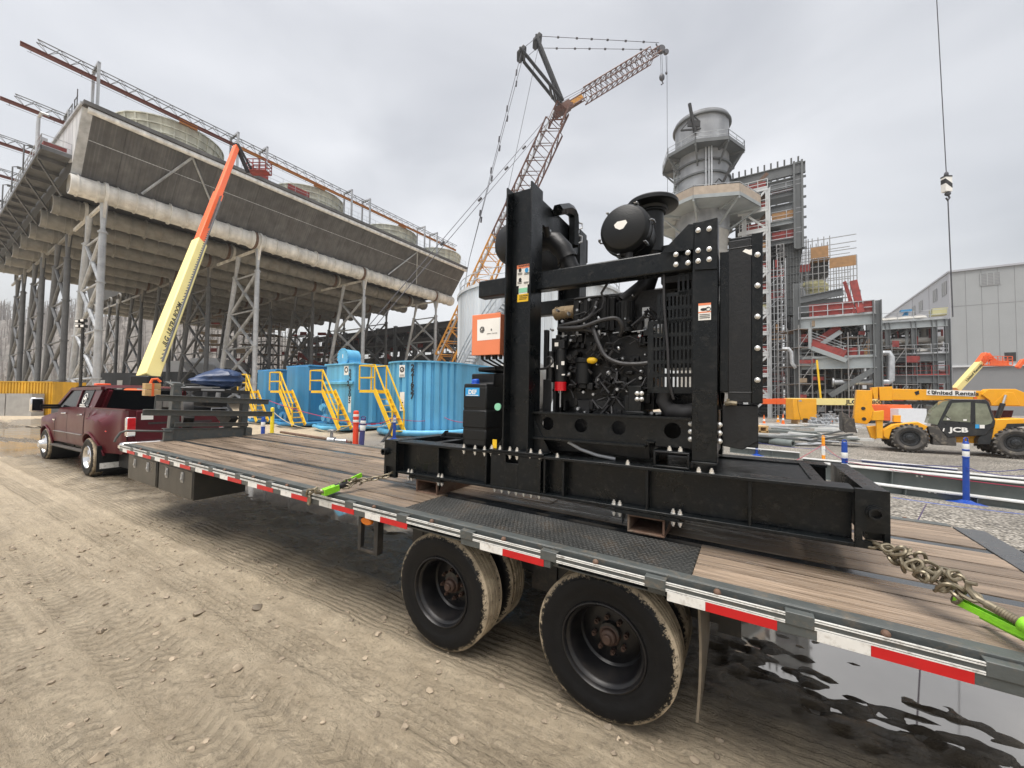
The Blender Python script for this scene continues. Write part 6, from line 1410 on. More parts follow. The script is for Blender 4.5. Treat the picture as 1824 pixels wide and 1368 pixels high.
    # markings on the right side, near the front
    def marks(b):
        for k,ch in enumerate(num): b.text(ch,RX((.135,2.12,Ht-.35-k*.285),(0,1,0),(0,0,1)),.36,.003,bold=.012)
        b.lathe((.135,1.12,Ht-.42),(1,0,0),[(.10,0),(.10,.004),(.16,.004),(.16,0)],20); b.bar((.138,1.0,Ht-.5),(.138,1.22,Ht-.35),.004,.05)
        b.box(.133,.137,.96,1.28,Ht-.68,Ht-.66)
        for k in range(3): b.box(.133,.137,1.05,1.2,1.32+k*.16,1.38+k*.16)
    if num=='222505':
        def marks(b):
            for k,ch in enumerate(num): b.text(ch,RX((-.30,-.004-(.102 if 2.3<Ht-.45-k*.285<2.52 else 0),Ht-.45-k*.285)),.36,.003,bold=.012)
            b.lathe((-.62,-.003,Ht-.32),(0,-1,0),[(.09,0),(.09,.004),(.145,.004),(.145,0)],20)
    Q(marks,'marking','ink')
    Q(lambda b:(b.box(.131,.1335,.92,1.32,Ht-.72,Ht-.2),b.box(.131,.1335,.98,1.28,1.1,1.95)) if num!='222505' else (b.box(-.80,-.44,-.0025,0,Ht-.58,Ht-.12),b.box(-.40,-.18,-.0025,0,.95,1.75)),'sign_plate','label')
    if num=='222505':
        Q(lambda b:(b.cyl((-1.1,.15,Ht+.36),(-1.1,.9,Ht+.36),.40,n=28),b.cyl((-1.1,.11,Ht+.36),(-1.1,.15,Ht+.36),.45,n=28),[b.cyl((-1.1+.42*cos(t),.08,Ht+.36+.42*sin(t)),(-1.1+.42*cos(t),.12,Ht+.36+.42*sin(t)),.03,n=6) for t in [2*pi*i/16 for i in range(16)]],b.box(-1.5,-.7,.2,.9,Ht,Ht+.2)),'manhole_drum')
        Q(lambda b:b.box(-1.13,-1.07,.105,.112,Ht+.3,Ht+.5),'small_label','label')
        Q(lambda b:[b.box(.14,.143,.4+i*.55,.7+i*.55,.30,.38) for i in range(9)],'red_reflector','rtape'); 
    return o
for td,sh in zip(tankdef[1:],(.12,.35,0.)): tank(*td,sh=sh)
round_tank()
# ---------------------------------------------------------------- delineator posts
M['dblue']=mat('post_blue',(.008,.055,.32),.4,var=.12,vs=6,dirt=(.12,.12,.14),ds=9,da=.3)
M['dnavy']=mat('post_navy',(.04,.045,.16),.5,var=.2,vs=6,dirt=(.25,.10,.12),ds=8,da=.5)
M['dred']=mat('post_red',(.75,.06,.02),.45,var=.1,vs=5,dirt=(.4,.15,.08),ds=8,da=.4)
M['dyel']=mat('post_yellow',(.80,.62,.02),.45,var=.1,vs=5)
M['doran']=mat('post_orange',(.85,.32,.01),.45,var=.1,vs=5)
M['band']=mat('reflective_band',(.76,.76,.72),.4,var=.05,vs=8,dirt=(.4,.38,.34),ds=12,da=.5)
def post(p,h,r,m,label,base=True,bands=((.72,.80),(.83,.91)),tilt=(0,0),hand=True):
    o=thing('delineator_post',label,'delineator post',Matrix.Translation(p)@Matrix.Rotation(tilt[0],4,'X')@Matrix.Rotation(tilt[1],4,'Y'),'roped delineator posts')
    def Q(f,n,mm=m,bev=0): b=MB(); f(b); return b.build(n,M[mm],o,bev=bev)
    def tb(b):
        b.lathe((0,0,0),(0,0,1),[(r*1.05,0),(r,.05),(r*.95,h*.9),(r*.9,h*.93),(r*.55,h*.95),(.001,h*.95)],20)
        for a,c in bands: b.lathe((0,0,0),(0,0,1),[(r*.98,h*a-.03),(r*1.12,h*a-.022),(r*1.12,h*a-.008),(r*.98,h*a)],20)
    Q(tb,'tube')
    if hand: Q(lambda b:b.tube([(-r*.75,0,h*.93),(-r*.75,0,h*.985),(-r*.4,0,h),(r*.4,0,h),(r*.75,0,h*.985),(r*.75,0,h*.93)],r*.22,8),'grip')
    for a,c in bands: Q(lambda b:b.lathe((0,0,0),(0,0,1),[(r*1.0,h*a),(r*1.02,h*a+.004),(r*1.02,h*c-.004),(r*1.0,h*c)],20),'reflective_band','band')
    if base: Q(lambda b:(b.lathe((0,0,0),(0,0,1),[(.30,0),(.30,.025),(.16,.05),(r*1.2,.10)],8)),'base',m)
    return o
def hpx(x,y0,y1,p): return zat(x,y0,p)-p.z
PP={}
for key,(x,yb,yt,m,label,r,kw) in dict(
 a=(1721,897,780,'dblue','large bright blue post on a flat base, nearest the camera at right',.052,dict(tilt=(0,.02))),
 b=(1348,812,760,'dblue','blue banded post just right of the black radiator base',.052,{}),
 c=(1505,848,784,'dblue','stout blue post with wide white bands and scribbled mark behind the skid end',.085,dict(bands=((.50,.66),(.20,.36)))),
 d=(1467,824,776,'doran','orange post with white sleeve between two blue posts behind the skid',.060,dict(bands=((.28,.62),),hand=True)),
 e=(702,784,740,'dblue','blue post with hose looped to it before the pale tank valves',.052,{}),
 f=(774,777,736,'dblue','upright blue post at the foot of the nearest yellow stair',.055,dict(bands=((.5,.66),(.78,.88)))),
 g=(784,777,731,'dblue','leaning blue post right of the nearest yellow stair foot',.045,dict(tilt=(0,.09))),
 h=(643,800,742,'dnavy','muddy navy post leaning beside the orange red channeliser post',.07,dict(tilt=(0,.06),bands=((.58,.74),(.79,.88)))),
 i=(633,799,728,'dred','tall orange red channeliser post behind the trailer deck',.075,dict(bands=((.66,.72),(.80,.86)),hand=False)),
 j=(484,779,723,'dyel','solid yellow post tied with cord beside the headboard',.06,dict(bands=(),hand=False)),
 k=(468,781,742,'dblue','short blue post partly hidden by the headboard rails',.06,dict(bands=((.55,.75),)))).items():
    p=ong(x,yb); PP[key]=p; post(p,hpx(x,yt,yb,p),r*(1 if key in 'abcd' else 1.25),m,label,**kw)
p=PP['i']; hh=hpx(633,728,799,p)
def rope(name,label,pts,m,r=.008,sag=.12,cat='rope'):
    out_=[]; 
    for i in range(len(pts)-1):
        a,c=Vector(pts[i]),Vector(pts[i+1])
        for k in range(8): f=k/8; out_.append(a.lerp(c,f)-V(0,0,sag*4*f*(1-f)))
    out_.append(Vector(pts[-1])); b=MB(); b.tube(out_,r,6); return tag(b.build(name,M[m]),label,cat)
M['rblue']=mat('rope_blue',(.02,.03,.25),.6); M['rred']=mat('rope_red',(.42,.02,.07),.6); M['rtan']=mat('rope_tan',(.5,.42,.28),.7)
hi=lambda k,z: PP[k]+V(0,0,z)
rope('rope','blue cord strung low from post to post across the steel beams',[ong(1300,815)+V(0,0,.8),hi('b',.6),hi('d',.55),hi('c',.6),hi('a',.78),at(1824,848,6.5)],'rblue',.007,.06)
rope('rope','second blue cord running under the first behind the skid end',[hi('c',.55),hi('a',.70),at(1824,836,6.8)],'rblue',.006,.03)
rope('rope','red cord sagging over the steel beams towards the right edge',[at(1380,838,10.5),hi('d',.75),hi('c',.5),at(1824,868,7.2)],'rred',.008,.05)
rope('rope','red cord between the posts in front of the blue tanks',[at(480,714,17.5),hi('h',.85),hi('e',.9),hi('f',.75),hi('g',.95),at(830,752,17)],'rred',.012,.10)
rope('rope','tan cord hanging from the yellow post to the red post',[hi('j',1.1),at(560,762,15.5),hi('i',.9),hi('e',.8)],'rtan',.013,.22)
M['rpur']=mat('rope_purple',(.05,.03,.09),.6); rope('rope','dark purple cord slanting up from the deck edge to the blue post base',[T.w(*T.l(1608,978,Z=.91)),at(1650,898,6.0)],'rpur',.006,0)
b=MB(); p0,p1,p2=ong(1590,888),ong(1700,904),ong(1860,922)
for s,e in ((p0,p1),(p1,p2)): b.bar(s+V(0,0,.02),e+V(0,0,.02),.05,.012)
tag(b.build('marker_tape',M['dblue'],bev=.002),'bright blue plastic tape lying on gravel past the large blue post','tape')
rope('suction_hose','thick dark green hose looping from the deck side up to the pale tank',[at(600,795,15.2),at(660,800,15.),at(690,775,15.6),at(700,752,16.6)],'hose',.055,.12,'hose')
q0,q1=ong(500,779),ong(625,800); b=MB(); b.cyl(q0+V(0,0,.22),q1+V(0,0,.22),.05,n=10); tag(b.build('supply_pipe',M['rust']),'long rusty supply pipe lying before the blue tanks','pipe')
q=ong(590,801); b=MB(); b.cyl(q+V(-.12,0,.3),q+V(.12,0,.3),.12,n=14); b.cyl(q+V(0,0,.3),q+V(0,0,.62),.05,n=10); b.box(q.x-.1,q.x+.1,q.y-.1,q.y+.1,.6,.66); b.cyl(q+V(.12,0,.3),q+V(.5,0,.28),.07,n=12); tag(b.build('pipe_valve',M['steel'],bev=.01),'grey pipe valve fitting joining the rusty pipe and the dark hose','valve')
for i,(x,y,l) in enumerate(((520,790,.9),(552,794,.7),(570,799,.6),(450,783,.6),(446,786,.5))):
    q=ong(x,y); b=MB(); b.box(-l/2,l/2,-.1,.1,0,.12); o=b.build('timber_block',M['pine'],loc=q,bev=.01); o.rotation_euler=(0,0,.3*i-.5)
    tag(o,['long pale timber block under the rusty pipe','pale timber block in the middle of the row under the pipe','short pale timber block nearest the pipe valve','upper timber block lying by the headboard end','lower timber block lying by the headboard end'][i],'timber block','timber blocks supporting the pipe')
# ---------------------------------------------------------------- lattice boom crane
M['crO']=mat('crane_orange',(.55,.25,.03),.5,var=.15,vs=.6); M['crR']=mat('crane_brown_red',(.10,.035,.018),.5,var=.2,vs=.6); M['rope']=mat('wire_rope',(.07,.07,.08),.5,.3)
CD=76.; cb=at(781,668,CD); cbase=V(cb.x,cb.y,0); ck=at(1003,192,CD); cj=at(1174,90,CD+4); m1=at(958,75,CD+1.5); m2=at(930,98,CD-1.5)
cr=thing('crawler_crane','orange lattice boom crane with luffing jib and black mast struts standing behind the white tank','crane',cbase)
def Pcr(f,n,m,parent=None,bev=0):
    b=MB(); f(b); b.v=[tuple(Vector(v)-cbase) for v in b.v]; return b.build(n,M[m] if isinstance(m,str) else m,parent or cr,bev=bev)
mid=cb.lerp(ck,.50)
bm=Pcr(lambda b:(truss(b,cb.lerp(ck,.06),mid,3.5,3.5,9,.11,.18),truss(b,cb,cb.lerp(ck,.06),1.2,2.2,2,.1,.16)),'main_boom','crO')
Pcr(lambda b:(truss(b,mid,cb.lerp(ck,.93),3.5,3.5,8,.10,.17),truss(b,cb.lerp(ck,.93),ck,2.4,2.4,2,.12,.2)),'upper_boom','crR',parent=bm)
Pcr(lambda b:(b.tube([cb.lerp(ck,.02)+V(-1.4,-1.6,0),cb.lerp(ck,.97)+V(-1.2,-1.4,0)],.16,6)),'boom_pipe','galv',parent=bm)
Pcr(lambda b:(b.bar(ck+V(-1.6,0,-1.2),ck+V(1.3,0,.6),1.8,1.2),b.bar(ck+V(-.4,-1,-.8),ck+V(1.8,-.6,.2),.3,.8)),'boom_head','crR',parent=bm)
kk=ck+V(1.2,0,.5)
jbm=Pcr(lambda b:(truss(b,kk,kk.lerp(cj,.16),.9,1.0,2,.08,.13),truss(b,kk.lerp(cj,.16),kk.lerp(cj,.9),2.1,2.1,13,.07,.13),truss(b,kk.lerp(cj,.9),cj,1.2,1.0,2,.07,.11)),'luffing_jib','crR')
Pcr(lambda b:b.bar(kk,kk.lerp(cj,.13),1.0,.7),'jib_foot','crO',parent=jbm)
Pcr(lambda b:(b.cyl(cj+V(.4,-.4,.2),cj+V(.4,.4,.2),.7,n=16),b.cyl(cj+V(1.4,-.3,-.3),cj+V(1.4,.3,-.3),.45,n=14),b.bar(cj,cj+V(1.9,0,-.4),.3,.4),b.bar(cj,cj+V(-.6,0,1.4),.2)),'sheave_head','rope',parent=jbm)
for nm,mm in (('front_strut',m1),('back_strut',m2)):
    def st_(b):
        for s in (-1,1): b.tube([ck+V(.2+s*.5,s*1.7,.2),mm+V(s*.3,s*1.4,0)],.30,8)
        d=(mm-ck)
        for f in (.12,.2,.3,.97,1.0): b.tube([ck+d*f+V(-.4,-1.6,0),ck+d*f+V(.4,1.6,0)],.22,6)
    Pcr(st_,nm,'engine')
    Pcr(lambda b:b.bar(mm+V(-.7,0,-.6),mm+V(.5,0,.9),2.2,.9),'strut_head','engine',bev=.15)
def ropes(b):
    for s in (-1.3,1.3):
        b.tube([m1+V(0,s,0),cj+V(-.3,s*.6,.9)],.05,5); 
        for f in (.15,.3,.42,.55,.7,.85): b.cyl(m1.lerp(cj,f)+V(0,s*(1-.4*f),.9*f-.02),m1.lerp(cj,f+.015)+V(0,s*(1-.4*f),.9*f),.2,n=6)
        b.tube([m2+V(0,s,0),at(836,462,CD-6+s*2),at(800,660,CD-14+s*2)],.05,5)
        for f in (.12,.3,.45,.6,.8): c=m2.lerp(at(836,462,CD-6),f)+V(0,s,0); b.cyl(c+V(0,0,-.5),c+V(.1,0,.5),.17,n=6)
        b.tube([m1+V(0,s,0),m2+V(0,s,0)],.05,5)
    b.tube([ck+V(-.8,-.6,.9),cj+V(0,-.3,.5)],.05,5); b.tube([ck+V(-.8,.6,1.2),cj+V(0,.3,.7)],.04,5)
    c0=cb.lerp(ck,.94)+V(-1.5,0,.8); c1=at(655,590,CD-30)
    for s in (-.5,.5): b.tube([c0+V(0,s*2,0),c1+V(s*.8,0,0)],.05,5)
    for f in (.2,.33,.5,.7): q=c0.lerp(c1,f); b.tube([q+V(.25,0,.25),q+V(-.25,0,-.25)],.2,6)
    b.tube([m1+V(.3,0,0),cb.lerp(ck,.45)],.04,4)
Pcr(ropes,'pendant_rope','rope')
hk=at(1179,138,CD+4)
Pcr(lambda b:(b.ball(hk,(.55,.4,.75),12,8),b.tube([hk+V(0,0,-.7),hk+V(.25,0,-1.2),hk+V(-.15,0,-1.5)],.12,6),[b.tube([cj+V(.4+s,0,0),hk+V(s,0,.6)],.04,4) for s in (-.15,.15)]),'hook_block','rope')
Pcr(lambda b:(b.tube([at(1188,100,CD+4),at(1189,345,CD+4)],.045,4),b.tube([at(1186,100,CD+4),at(1187,128,CD+4)],.04,4),b.ball(at(1187,130,CD+4),(.25,.2,.35),8,6)),'hoist_line','rope')
Pcr(lambda b:(b.box(cb.x-4,cb.x+5,cb.y-2.5,cb.y+2.5,1.4,4.2),b.box(cb.x+5,cb.x+8,cb.y-3,cb.y+3,1.3,3.6)),'crane_house','crO',bev=.1)
for s in (-1,1): Pcr(lambda b:b.box(cb.x-5,cb.x+5,cb.y+s*3.2-.7,cb.y+s*3.2+.7,0,1.4),'crawler_track','rubber',bev=.4)
# ---------------------------------------------------------------- white tank with spiral stair
wc=at(958,700,37.); wr=7.4; zt=at(905,502,31).z; wz=zt
wt=thing('storage_tank','white ribbed cylindrical storage tank with a spiral stair behind the engine','tank',V(wc.x,wc.y,0))
M['wtank']=mat('white_tank_panels',(.60,.63,.65),.45,var=.06,vs=.4,streak=1)
def Pw(f,n,m,parent=None): b=MB(); f(b); return b.build(n,M[m],parent or wt)
def shell(b):
    n=96; pr=[]
    for i in range(n): 
        t0=2*pi*i/n; t1=2*pi*(i+.82)/n; t2=2*pi*(i+.91)/n
        pr+= [(wr,t0),(wr,t1),(wr+.06,t2)]
    vs=[(r*cos(t),r*sin(t),z) for z in (0,wz) for r,t in pr]; m=len(pr)
    b.add(vs,[(i,(i+1)%m,m+(i+1)%m,m+i) for i in range(m)])
    b.lathe((0,0,wz),(0,0,1),[(wr+.15,-.15),(wr+.15,.1),(0.01,1.2)],64)
Pw(shell,'tank_shell','wtank')
def spst(b):
    n=44
    for i in range(n):
        t=radians(196+1.55*i*.9); z=wz*(1-.02)-(.24*(n-i)); a=V(cos(t),sin(t),0); b.prism([a*(wr+.1)+V(0,0,z),a*(wr+1.15)+V(0,0,z),V(cos(t+.035),sin(t+.035),0)*(wr+1.15)+V(0,0,z),V(cos(t+.035),sin(t+.035),0)*(wr+.1)+V(0,0,z)],(0,0,.05))
    for rr_ in (wr+.1,wr+1.15):
        pts=[]
        for i in range(n+1): t=radians(196+1.55*i*.9); pts.append((rr_*cos(t),rr_*sin(t),wz*.98-.24*(n-i)-.1))
        for k in range(n): b.bar(pts[k],pts[k+1],.05,.35)
Pw(spst,'stair_flight','galv')
def hr(b):
    n=44
    for h in (.6,1.1):
        pts=[((wr+1.15)*cos(radians(196+1.395*i)),(wr+1.15)*sin(radians(196+1.395*i)),wz*.98-.24*(n-i)+h) for i in range(n+1)]; b.tube(pts,.045,5)
    for i in range(0,n+1,4): t=radians(196+1.395*i); z=wz*.98-.24*(n-i); b.bar(((wr+1.15)*cos(t),(wr+1.15)*sin(t),z),((wr+1.15)*cos(t),(wr+1.15)*sin(t),z+1.1),.06)
    for h in (.6,1.15): b.tube([((wr-.1)*cos(radians(d)),(wr-.1)*sin(radians(d)),wz+h) for d in range(150,360,5)],.04,5)
    for d in range(150,360,12): b.bar(((wr-.1)*cos(radians(d)),(wr-.1)*sin(radians(d)),wz),((wr-.1)*cos(radians(d)),(wr-.1)*sin(radians(d)),wz+1.15),.05)
Pw(hr,'handrail','galv')
# ---------------------------------------------------------------- right side: stack, boiler frame, racks
M['stackm']=mat('stack_galvanised',(.30,.315,.335),.5,.2,var=.28,vs=.5,dirt=(.19,.20,.215),ds=.35,da=.75,streak=.6)
M['sframe']=mat('structural_grey',(.115,.125,.13),.5,var=.2,vs=.5)
M['sframel']=mat('structural_light_grey',(.30,.33,.34),.5,var=.2,vs=.5)
M['swhite']=mat('structural_white',(.56,.58,.59),.45,var=.1,vs=.5)
M['plank']=mat('scaffold_board',(.36,.20,.085),.7,var=.25,vs=1.5,island=.2)
M['planklt']=mat('scaffold_board_pale',(.36,.30,.24),.7,var=.2,vs=1.5,island=.15)
M['dkwall']=mat('boiler_casing_dark',(.075,.08,.08),.6,.1,var=.25,vs=.4,streak=.7)
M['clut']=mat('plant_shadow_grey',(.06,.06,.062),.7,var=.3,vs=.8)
M['bluet']=mat('light_blue_frame',(.05,.22,.42),.5)
M['insul']=mat('insulation_white',(.42,.41,.38),.6,var=.15,vs=1.5)
M['vesy']=mat('vessel_primer',(.46,.44,.24),.6,var=.15,vs=.6)
SD=60.; sc_=at(1252,700,SD); SR=3.75; sb=V(sc_.x,sc_.y,gslope(sc_.x,sc_.y)); ZT=at(1252,183,SD-SR).z-.2
sk=thing('exhaust_stack','tall round grey exhaust stack with a railed octagonal platform near its top','chimney',sb)
def Ps(f,n,m,parent=None):
    b=MB(); f(b); b.v=[tuple(Vector(v)-V(0,0,sb.z)) for v in b.v]; return b.build(n,M[m],parent or sk)
zp1=at(1252,250,SD-SR).z; zp2=at(1260,362,SD-SR).z
Ps(lambda b:b.lathe((0,0,0),(0,0,1),[(SR,zp2-3),(SR,ZT),(SR+.12,ZT),(SR+.12,ZT+.5),(SR-.15,ZT+.5),(SR-.15,ZT-4),(0.01,ZT-4)],56),'chimney_shell','stackm')
for px in (274,297,322,340): Ps(lambda b:b.lathe((0,0,at(1252,px,SD-SR).z),(0,0,1),[(SR,-.12),(SR+.28,-.12),(SR+.28,.12),(SR,.12)],56),'stiffener_ring','sframe')
def rings(b):
    b.lathe((0,0,ZT),(0,0,1),[(SR+.1,-.25),(SR+.35,-.2),(SR+.35,0),(SR+.1,0)],56)
Ps(rings,'stiffener_ring','sframe')
def octo(b,z,r0,r1,n=8,a0=.2):
    pts=[(r1*cos(a0+2*pi*i/n),r1*sin(a0+2*pi*i/n)) for i in range(n)]; inn=[(r0*cos(a0+2*pi*i/n),r0*sin(a0+2*pi*i/n)) for i in range(n)]
    for i in range(n):
        j=(i+1)%n; b.prism([(*inn[i],z),(*pts[i],z),(*pts[j],z),(*inn[j],z)],(0,0,-.25)); b.bar((*pts[i],z),(*pts[j],z),.15,.5)
        b.bar((*pts[i],z-.2),(SR*cos(a0+2*pi*i/n),SR*sin(a0+2*pi*i/n),z-2.6),.22); b.bar((*pts[i],z-.35),(*inn[i],z-.35),.25,.45)
    return pts
pts=[]
pl=Ps(lambda b:pts.extend(octo(b,zp1,SR,5.7)),'platform','sframe')
Ps(lambda b:rails(b,[(*p,zp1) for p in pts]+[(*pts[0],zp1)],1.2,1.6,.04),'platform_railing','galv',parent=pl)
p2=[]
pl2=Ps(lambda b:p2.extend(octo(b,zp2,SR,7.6)),'platform','sframel')
Ps(lambda b:[b.bar((*p2[i],zp2+.75),(*p2[(i+1)%8],zp2+.75),.08,1.3) for i in range(8)],'platform_screen','planklt',parent=pl2)
Ps(lambda b:rails(b,[(*p,zp2+.2) for p in p2]+[(*p2[0],zp2+.2)],1.4,1.4,.04),'platform_railing','galv',parent=pl2)
fx=V(CAM.x-sb.x,CAM.y-sb.y,0).normalized(); sx=V(fx.y*-1,fx.x,0)
if sx.x<0: sx=-sx
def pipes(b):
    for o_ in (.55,.95,1.3): p=fx*(SR+.25)+sx*o_; b.tube([(p.x,p.y,zp2),(p.x,p.y,zp1-.3)],.12,8)
Ps(pipes,'riser_pipe','galv')
def ladder(b):
    p=fx*(SR*.55)-sx*(SR+.35)*.86; 
    for o_ in (-.3,.3): b.bar((p.x+o_,p.y,zp2),(p.x+o_,p.y,zp1+1),.1)
    z=zp2
    while z<zp1: b.bar((p.x-.3,p.y,z),(p.x+.3,p.y,z),.07); z+=.6
    for z in range(int(zp2),int(zp1),2): b.lathe((p.x,p.y,z),(0,0,1),[(.55,0),(.6,0),(.6,.1)],12)
Ps(ladder,'caged_ladder','sframel')
def davit(b,o_,z,l):
    p=fx*(SR+.35)+sx*o_; b.bar((p.x-1.9,p.y,z-1.6),(p.x+1.9,p.y,z-1.2),.2,.2); b.bar((p.x-1.9,p.y,z-1.6),(p.x,p.y,z+.6),.12); b.bar((p.x+1.9,p.y,z-1.2),(p.x,p.y,z+.6),.12)
    b.box(p.x-.9,p.x+.9,p.y-.1,p.y+.1,z-1.0,z-.1); b.bar((p.x+l*.25,p.y,z-2),(p.x-l,p.y-.2,z+2.3),.3,.34)
Ps(lambda b:davit(b,-1.0,ZT-1.0,.7),'davit','trailb'); Ps(lambda b:davit(b,2.2,at(1275,325,SD-SR).z,-1.6),'davit','trailb')
def cone(b):
    z=zp2-3; b.lathe((0,0,0),(0,0,1),[(SR,z+.2),(SR-.3,z-.6),(SR-.3,z-3),(SR+.1,z-3.2),(SR+.1,z-3.6),(SR-.3,z-3.8),(SR-.3,z-5),(SR+.1,z-5.2),(SR+.1,z-5.5),(SR-.3,z-5.7),(SR-.3,0)],48)
Ps(cone,'lower_shell','insul')
# structural frames aligned with the site grid
E1=XA; E2=YA
class SF:
    def __init__(s,x,D,name,label,cat,group=None):
        p=at(x,700,D); s.g=gslope(p.x,p.y); s.p=V(p.x,p.y,s.g); s.M=Matrix(((E1.x,E2.x,0,s.p.x),(E1.y,E2.y,0,s.p.y),(0,0,1,s.g),(0,0,0,1))); s.o=thing(name,label,cat,s.M,group); s.I=s.M.inverted()
    def s(s,x,e2=0.):           # coordinate along E1 whose front line shows at pixel x
        o=s.I@CAM; d=s.I.to_3x3()@ray(x,680); t=(e2-o.y)/d.y; return o.x+d.x*t
    def z(s,x,y,e2=0.):
        o=s.I@CAM; d=s.I.to_3x3()@ray(x,y); t=(e2-o.y)/d.y; return o.z+d.z*t
    def P(s,f,n,m,parent=None,smooth=False):
        b=MB(); f(b); o=b.build(n,M[m],parent or s.o,smooth=smooth)
        if n=='plant_pipework': o['kind']='stuff'
        return o
rr=random.Random(31)
def clutter(b,x0,x1,y0,y1,z0,z1,n,sz=(.2,1.4),thin=.5):
    for i in range(n):
        x=rr.uniform(x0,x1); y=rr.uniform(y0,y1); z=rr.uniform(z0,z1)
        k=rr.random()
        if k<.35: l=rr.uniform(1,4); b.bar((x,y,z),(min(x1,x+l),y,z),rr.uniform(.08,.3))
        elif k<.6: l=rr.uniform(1,4); b.bar((x,y,z),(x,y,min(z1,z+l)),rr.uniform(.08,.3))
        elif k<.8: b.box(x,x+rr.uniform(*sz),y,y+.4,z,z+rr.uniform(*sz))
        else: b.bar((x,y,z),(x+rr.uniform(-2,2),y,z+rr.uniform(-2,2)),.1)
# boiler building frame
hf=SF(1300,62,'boiler_frame','tall unfinished steel boiler frame with white stair tower right of the stack','steel structure')
sR=hf.s(1440); zR=hf.z(1438,284); 
def roof(b):
    for e2 in (0,9):
        b.ibar((-4,e2,zR-1.0),(sR,e2,zR-1.0),.5,1.6,.12); b.ibar((-4,e2,zR-2.9),(sR-1.2,e2,zR-2.9),.5,1.5,.12)
    for i in range(16):
        x=-3.5+i*(sR+3.5)/16; b.bar((x,0,zR-.3),(x,-.2,zR+.7),.22,.22); b.bar((x,0,zR-2.2),(x,0,zR-1.7),.25)
        if i%3==0: b.bar((x,0,zR-1),(x,18,zR-1),.3,.4)
hf.P(roof,'roof_beam','sframe')
zc=hf.z(1430,442)
hf.P(lambda b:(b.ibar((sR-.9,0,zc),(sR-.9,0,zR),1.1,1.2,.25,(1,0,0)),b.ibar((sR-.9,12,0),(sR-.9,12,zR),1.0,1.2,.2,(1,0,0)),[b.bar((sR-.3,0,zc+i*1.5),(sR+.05,0,zc+i*1.5),.2,.3) for i in range(int((zR-zc)/1.5))]),'corner_column','sframe')
zf=[hf.z(1400,y) for y in (330,372,410,445,475)]
for k,y in enumerate((345,395,430)):
    z=hf.z(1400,y); hf.P(lambda b:(b.ibar((hf.s(1340),.2,z),(sR-.5,.2,z),.4,.7,.1),b.box(hf.s(1340),sR-.5,.3,4 if k==0 else 14,z+.3,z+.4)),'floor_beam','sframe' if k!=1 else 'sframel')
    hf.P(lambda b:b.box(hf.s(1378),sR-.9,.0,.1,z+.4,z+1.6),'floor_screen',('net','plank','net')[k])
    hf.P(lambda b:rails(b,[(hf.s(1376),-.1,z+.4),(sR-.4,-.1,z+.4)],1.3,1.6,.035),'floor_railing','galv')
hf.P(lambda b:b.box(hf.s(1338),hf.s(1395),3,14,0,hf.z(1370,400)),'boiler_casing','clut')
# slanted dark casing panel
def casing(b):
    x0,x1=hf.s(1400),hf.s(1436); za=hf.z(1400,425); zb=hf.z(1436,420); b.prism([(x0,.6,zb),(x1,.6,zb),(x1-1.3,.6,hf.z(1420,560)),(x0,.6,hf.z(1400,560))],(0,9,0))
hf.P(casing,'casing_panel','dkwall')
hf.P(lambda b:[b.bar((hf.s(1400)+i*.36,.55,hf.z(1400,560)+.2),(hf.s(1400)+i*.36,.55,hf.z(1436,424)),.08,.08) for i in range(9)]+[b.bar((hf.s(1400),.54,hf.z(1400,560)+i*1.2),(hf.s(1432),.54,hf.z(1400,560)+i*1.2),.06,.06) for i in range(9)],'casing_rib','sframe')
hf.P(lambda b:b.box(hf.s(1402),hf.s(1416),2,8,0,hf.z(1400,558)),'lower_casing','clut')
# small upper stack and scaffold behind
hf.P(lambda b:b.lathe((hf.s(1362,6),6,zR-8),(0,0,1),[(1.1,0),(1.1,8.5),(1.25,8.8),(1.0,8.8)],20),'vent_stack','sframel',smooth=True)
# white stair tower in front
xw0,xw1=hf.s(1328,-4),hf.s(1371,-4); zw=hf.z(1371,335,-4); xw2=hf.s(1392,-4)
def sw(b):
    for x in (xw0,xw1): 
        for e in (-4,-1): b.ibar((x,e,0),(x,e,zw if x==xw1 else zw-2),.55,.55,.1)
    lv=11; 
    for k in range(1,lv+1):
        z=zw*k/lv; 
        for e in (-4,-1): b.bar((xw0-.8,e,z),(xw1,e,z),.28,.42)
        a,c=(xw0,xw1) if k%2 else (xw1,xw0); b.bar((a,-4,z-zw/lv),(c,-4,z),.22,.26)
wt_=hf.P(sw,'stair_tower','swhite')
lv=11
for k in range(1,lv+1):
    z=zw*k/lv; dz=zw/lv
    hf.P(lambda b:(b.box(xw0-.7,xw1+.1,-3.9,-1,z,z+.1)),'tower_floor','sframel',parent=wt_)
    hf.P(lambda b:(b.box(xw0+.3,xw1-.2,-3.95,-3.88,z+.15,z+1.2)),'net_panel','net' if k not in (8,5) else ('plank' if k==8 else 'vesy'),parent=wt_)
    hf.P(lambda b:rails(b,[(xw0-.6,-4.15,z+.2),(xw1,-4.15,z+.2)],1.2,1.1,.045),'floor_railing','swhite',parent=wt_)
    if k<9 and k!=5: hf.P(lambda b:(b.box(xw1+.2+.6*((k*7)%3),xw2+.5*(k%3)-.7,-3.4,-3.3,z-.9+.7*((k*5)%3),z-.1+.7*((k*5)%3)+.3*(k%2)),rails(b,[(xw1+.2,-3.6,z-.9),(xw2+.4,-3.6,z-.9)],1.1,.8,.03)),'net_panel',('net','net','plank','net','clut')[(k*3)%5],parent=wt_)
    hf.P(lambda b:(b.bar((xw0,-2.5,z),(xw1,-2.5,z+dz),.12,.5)),'stair_flight','rust',parent=wt_)
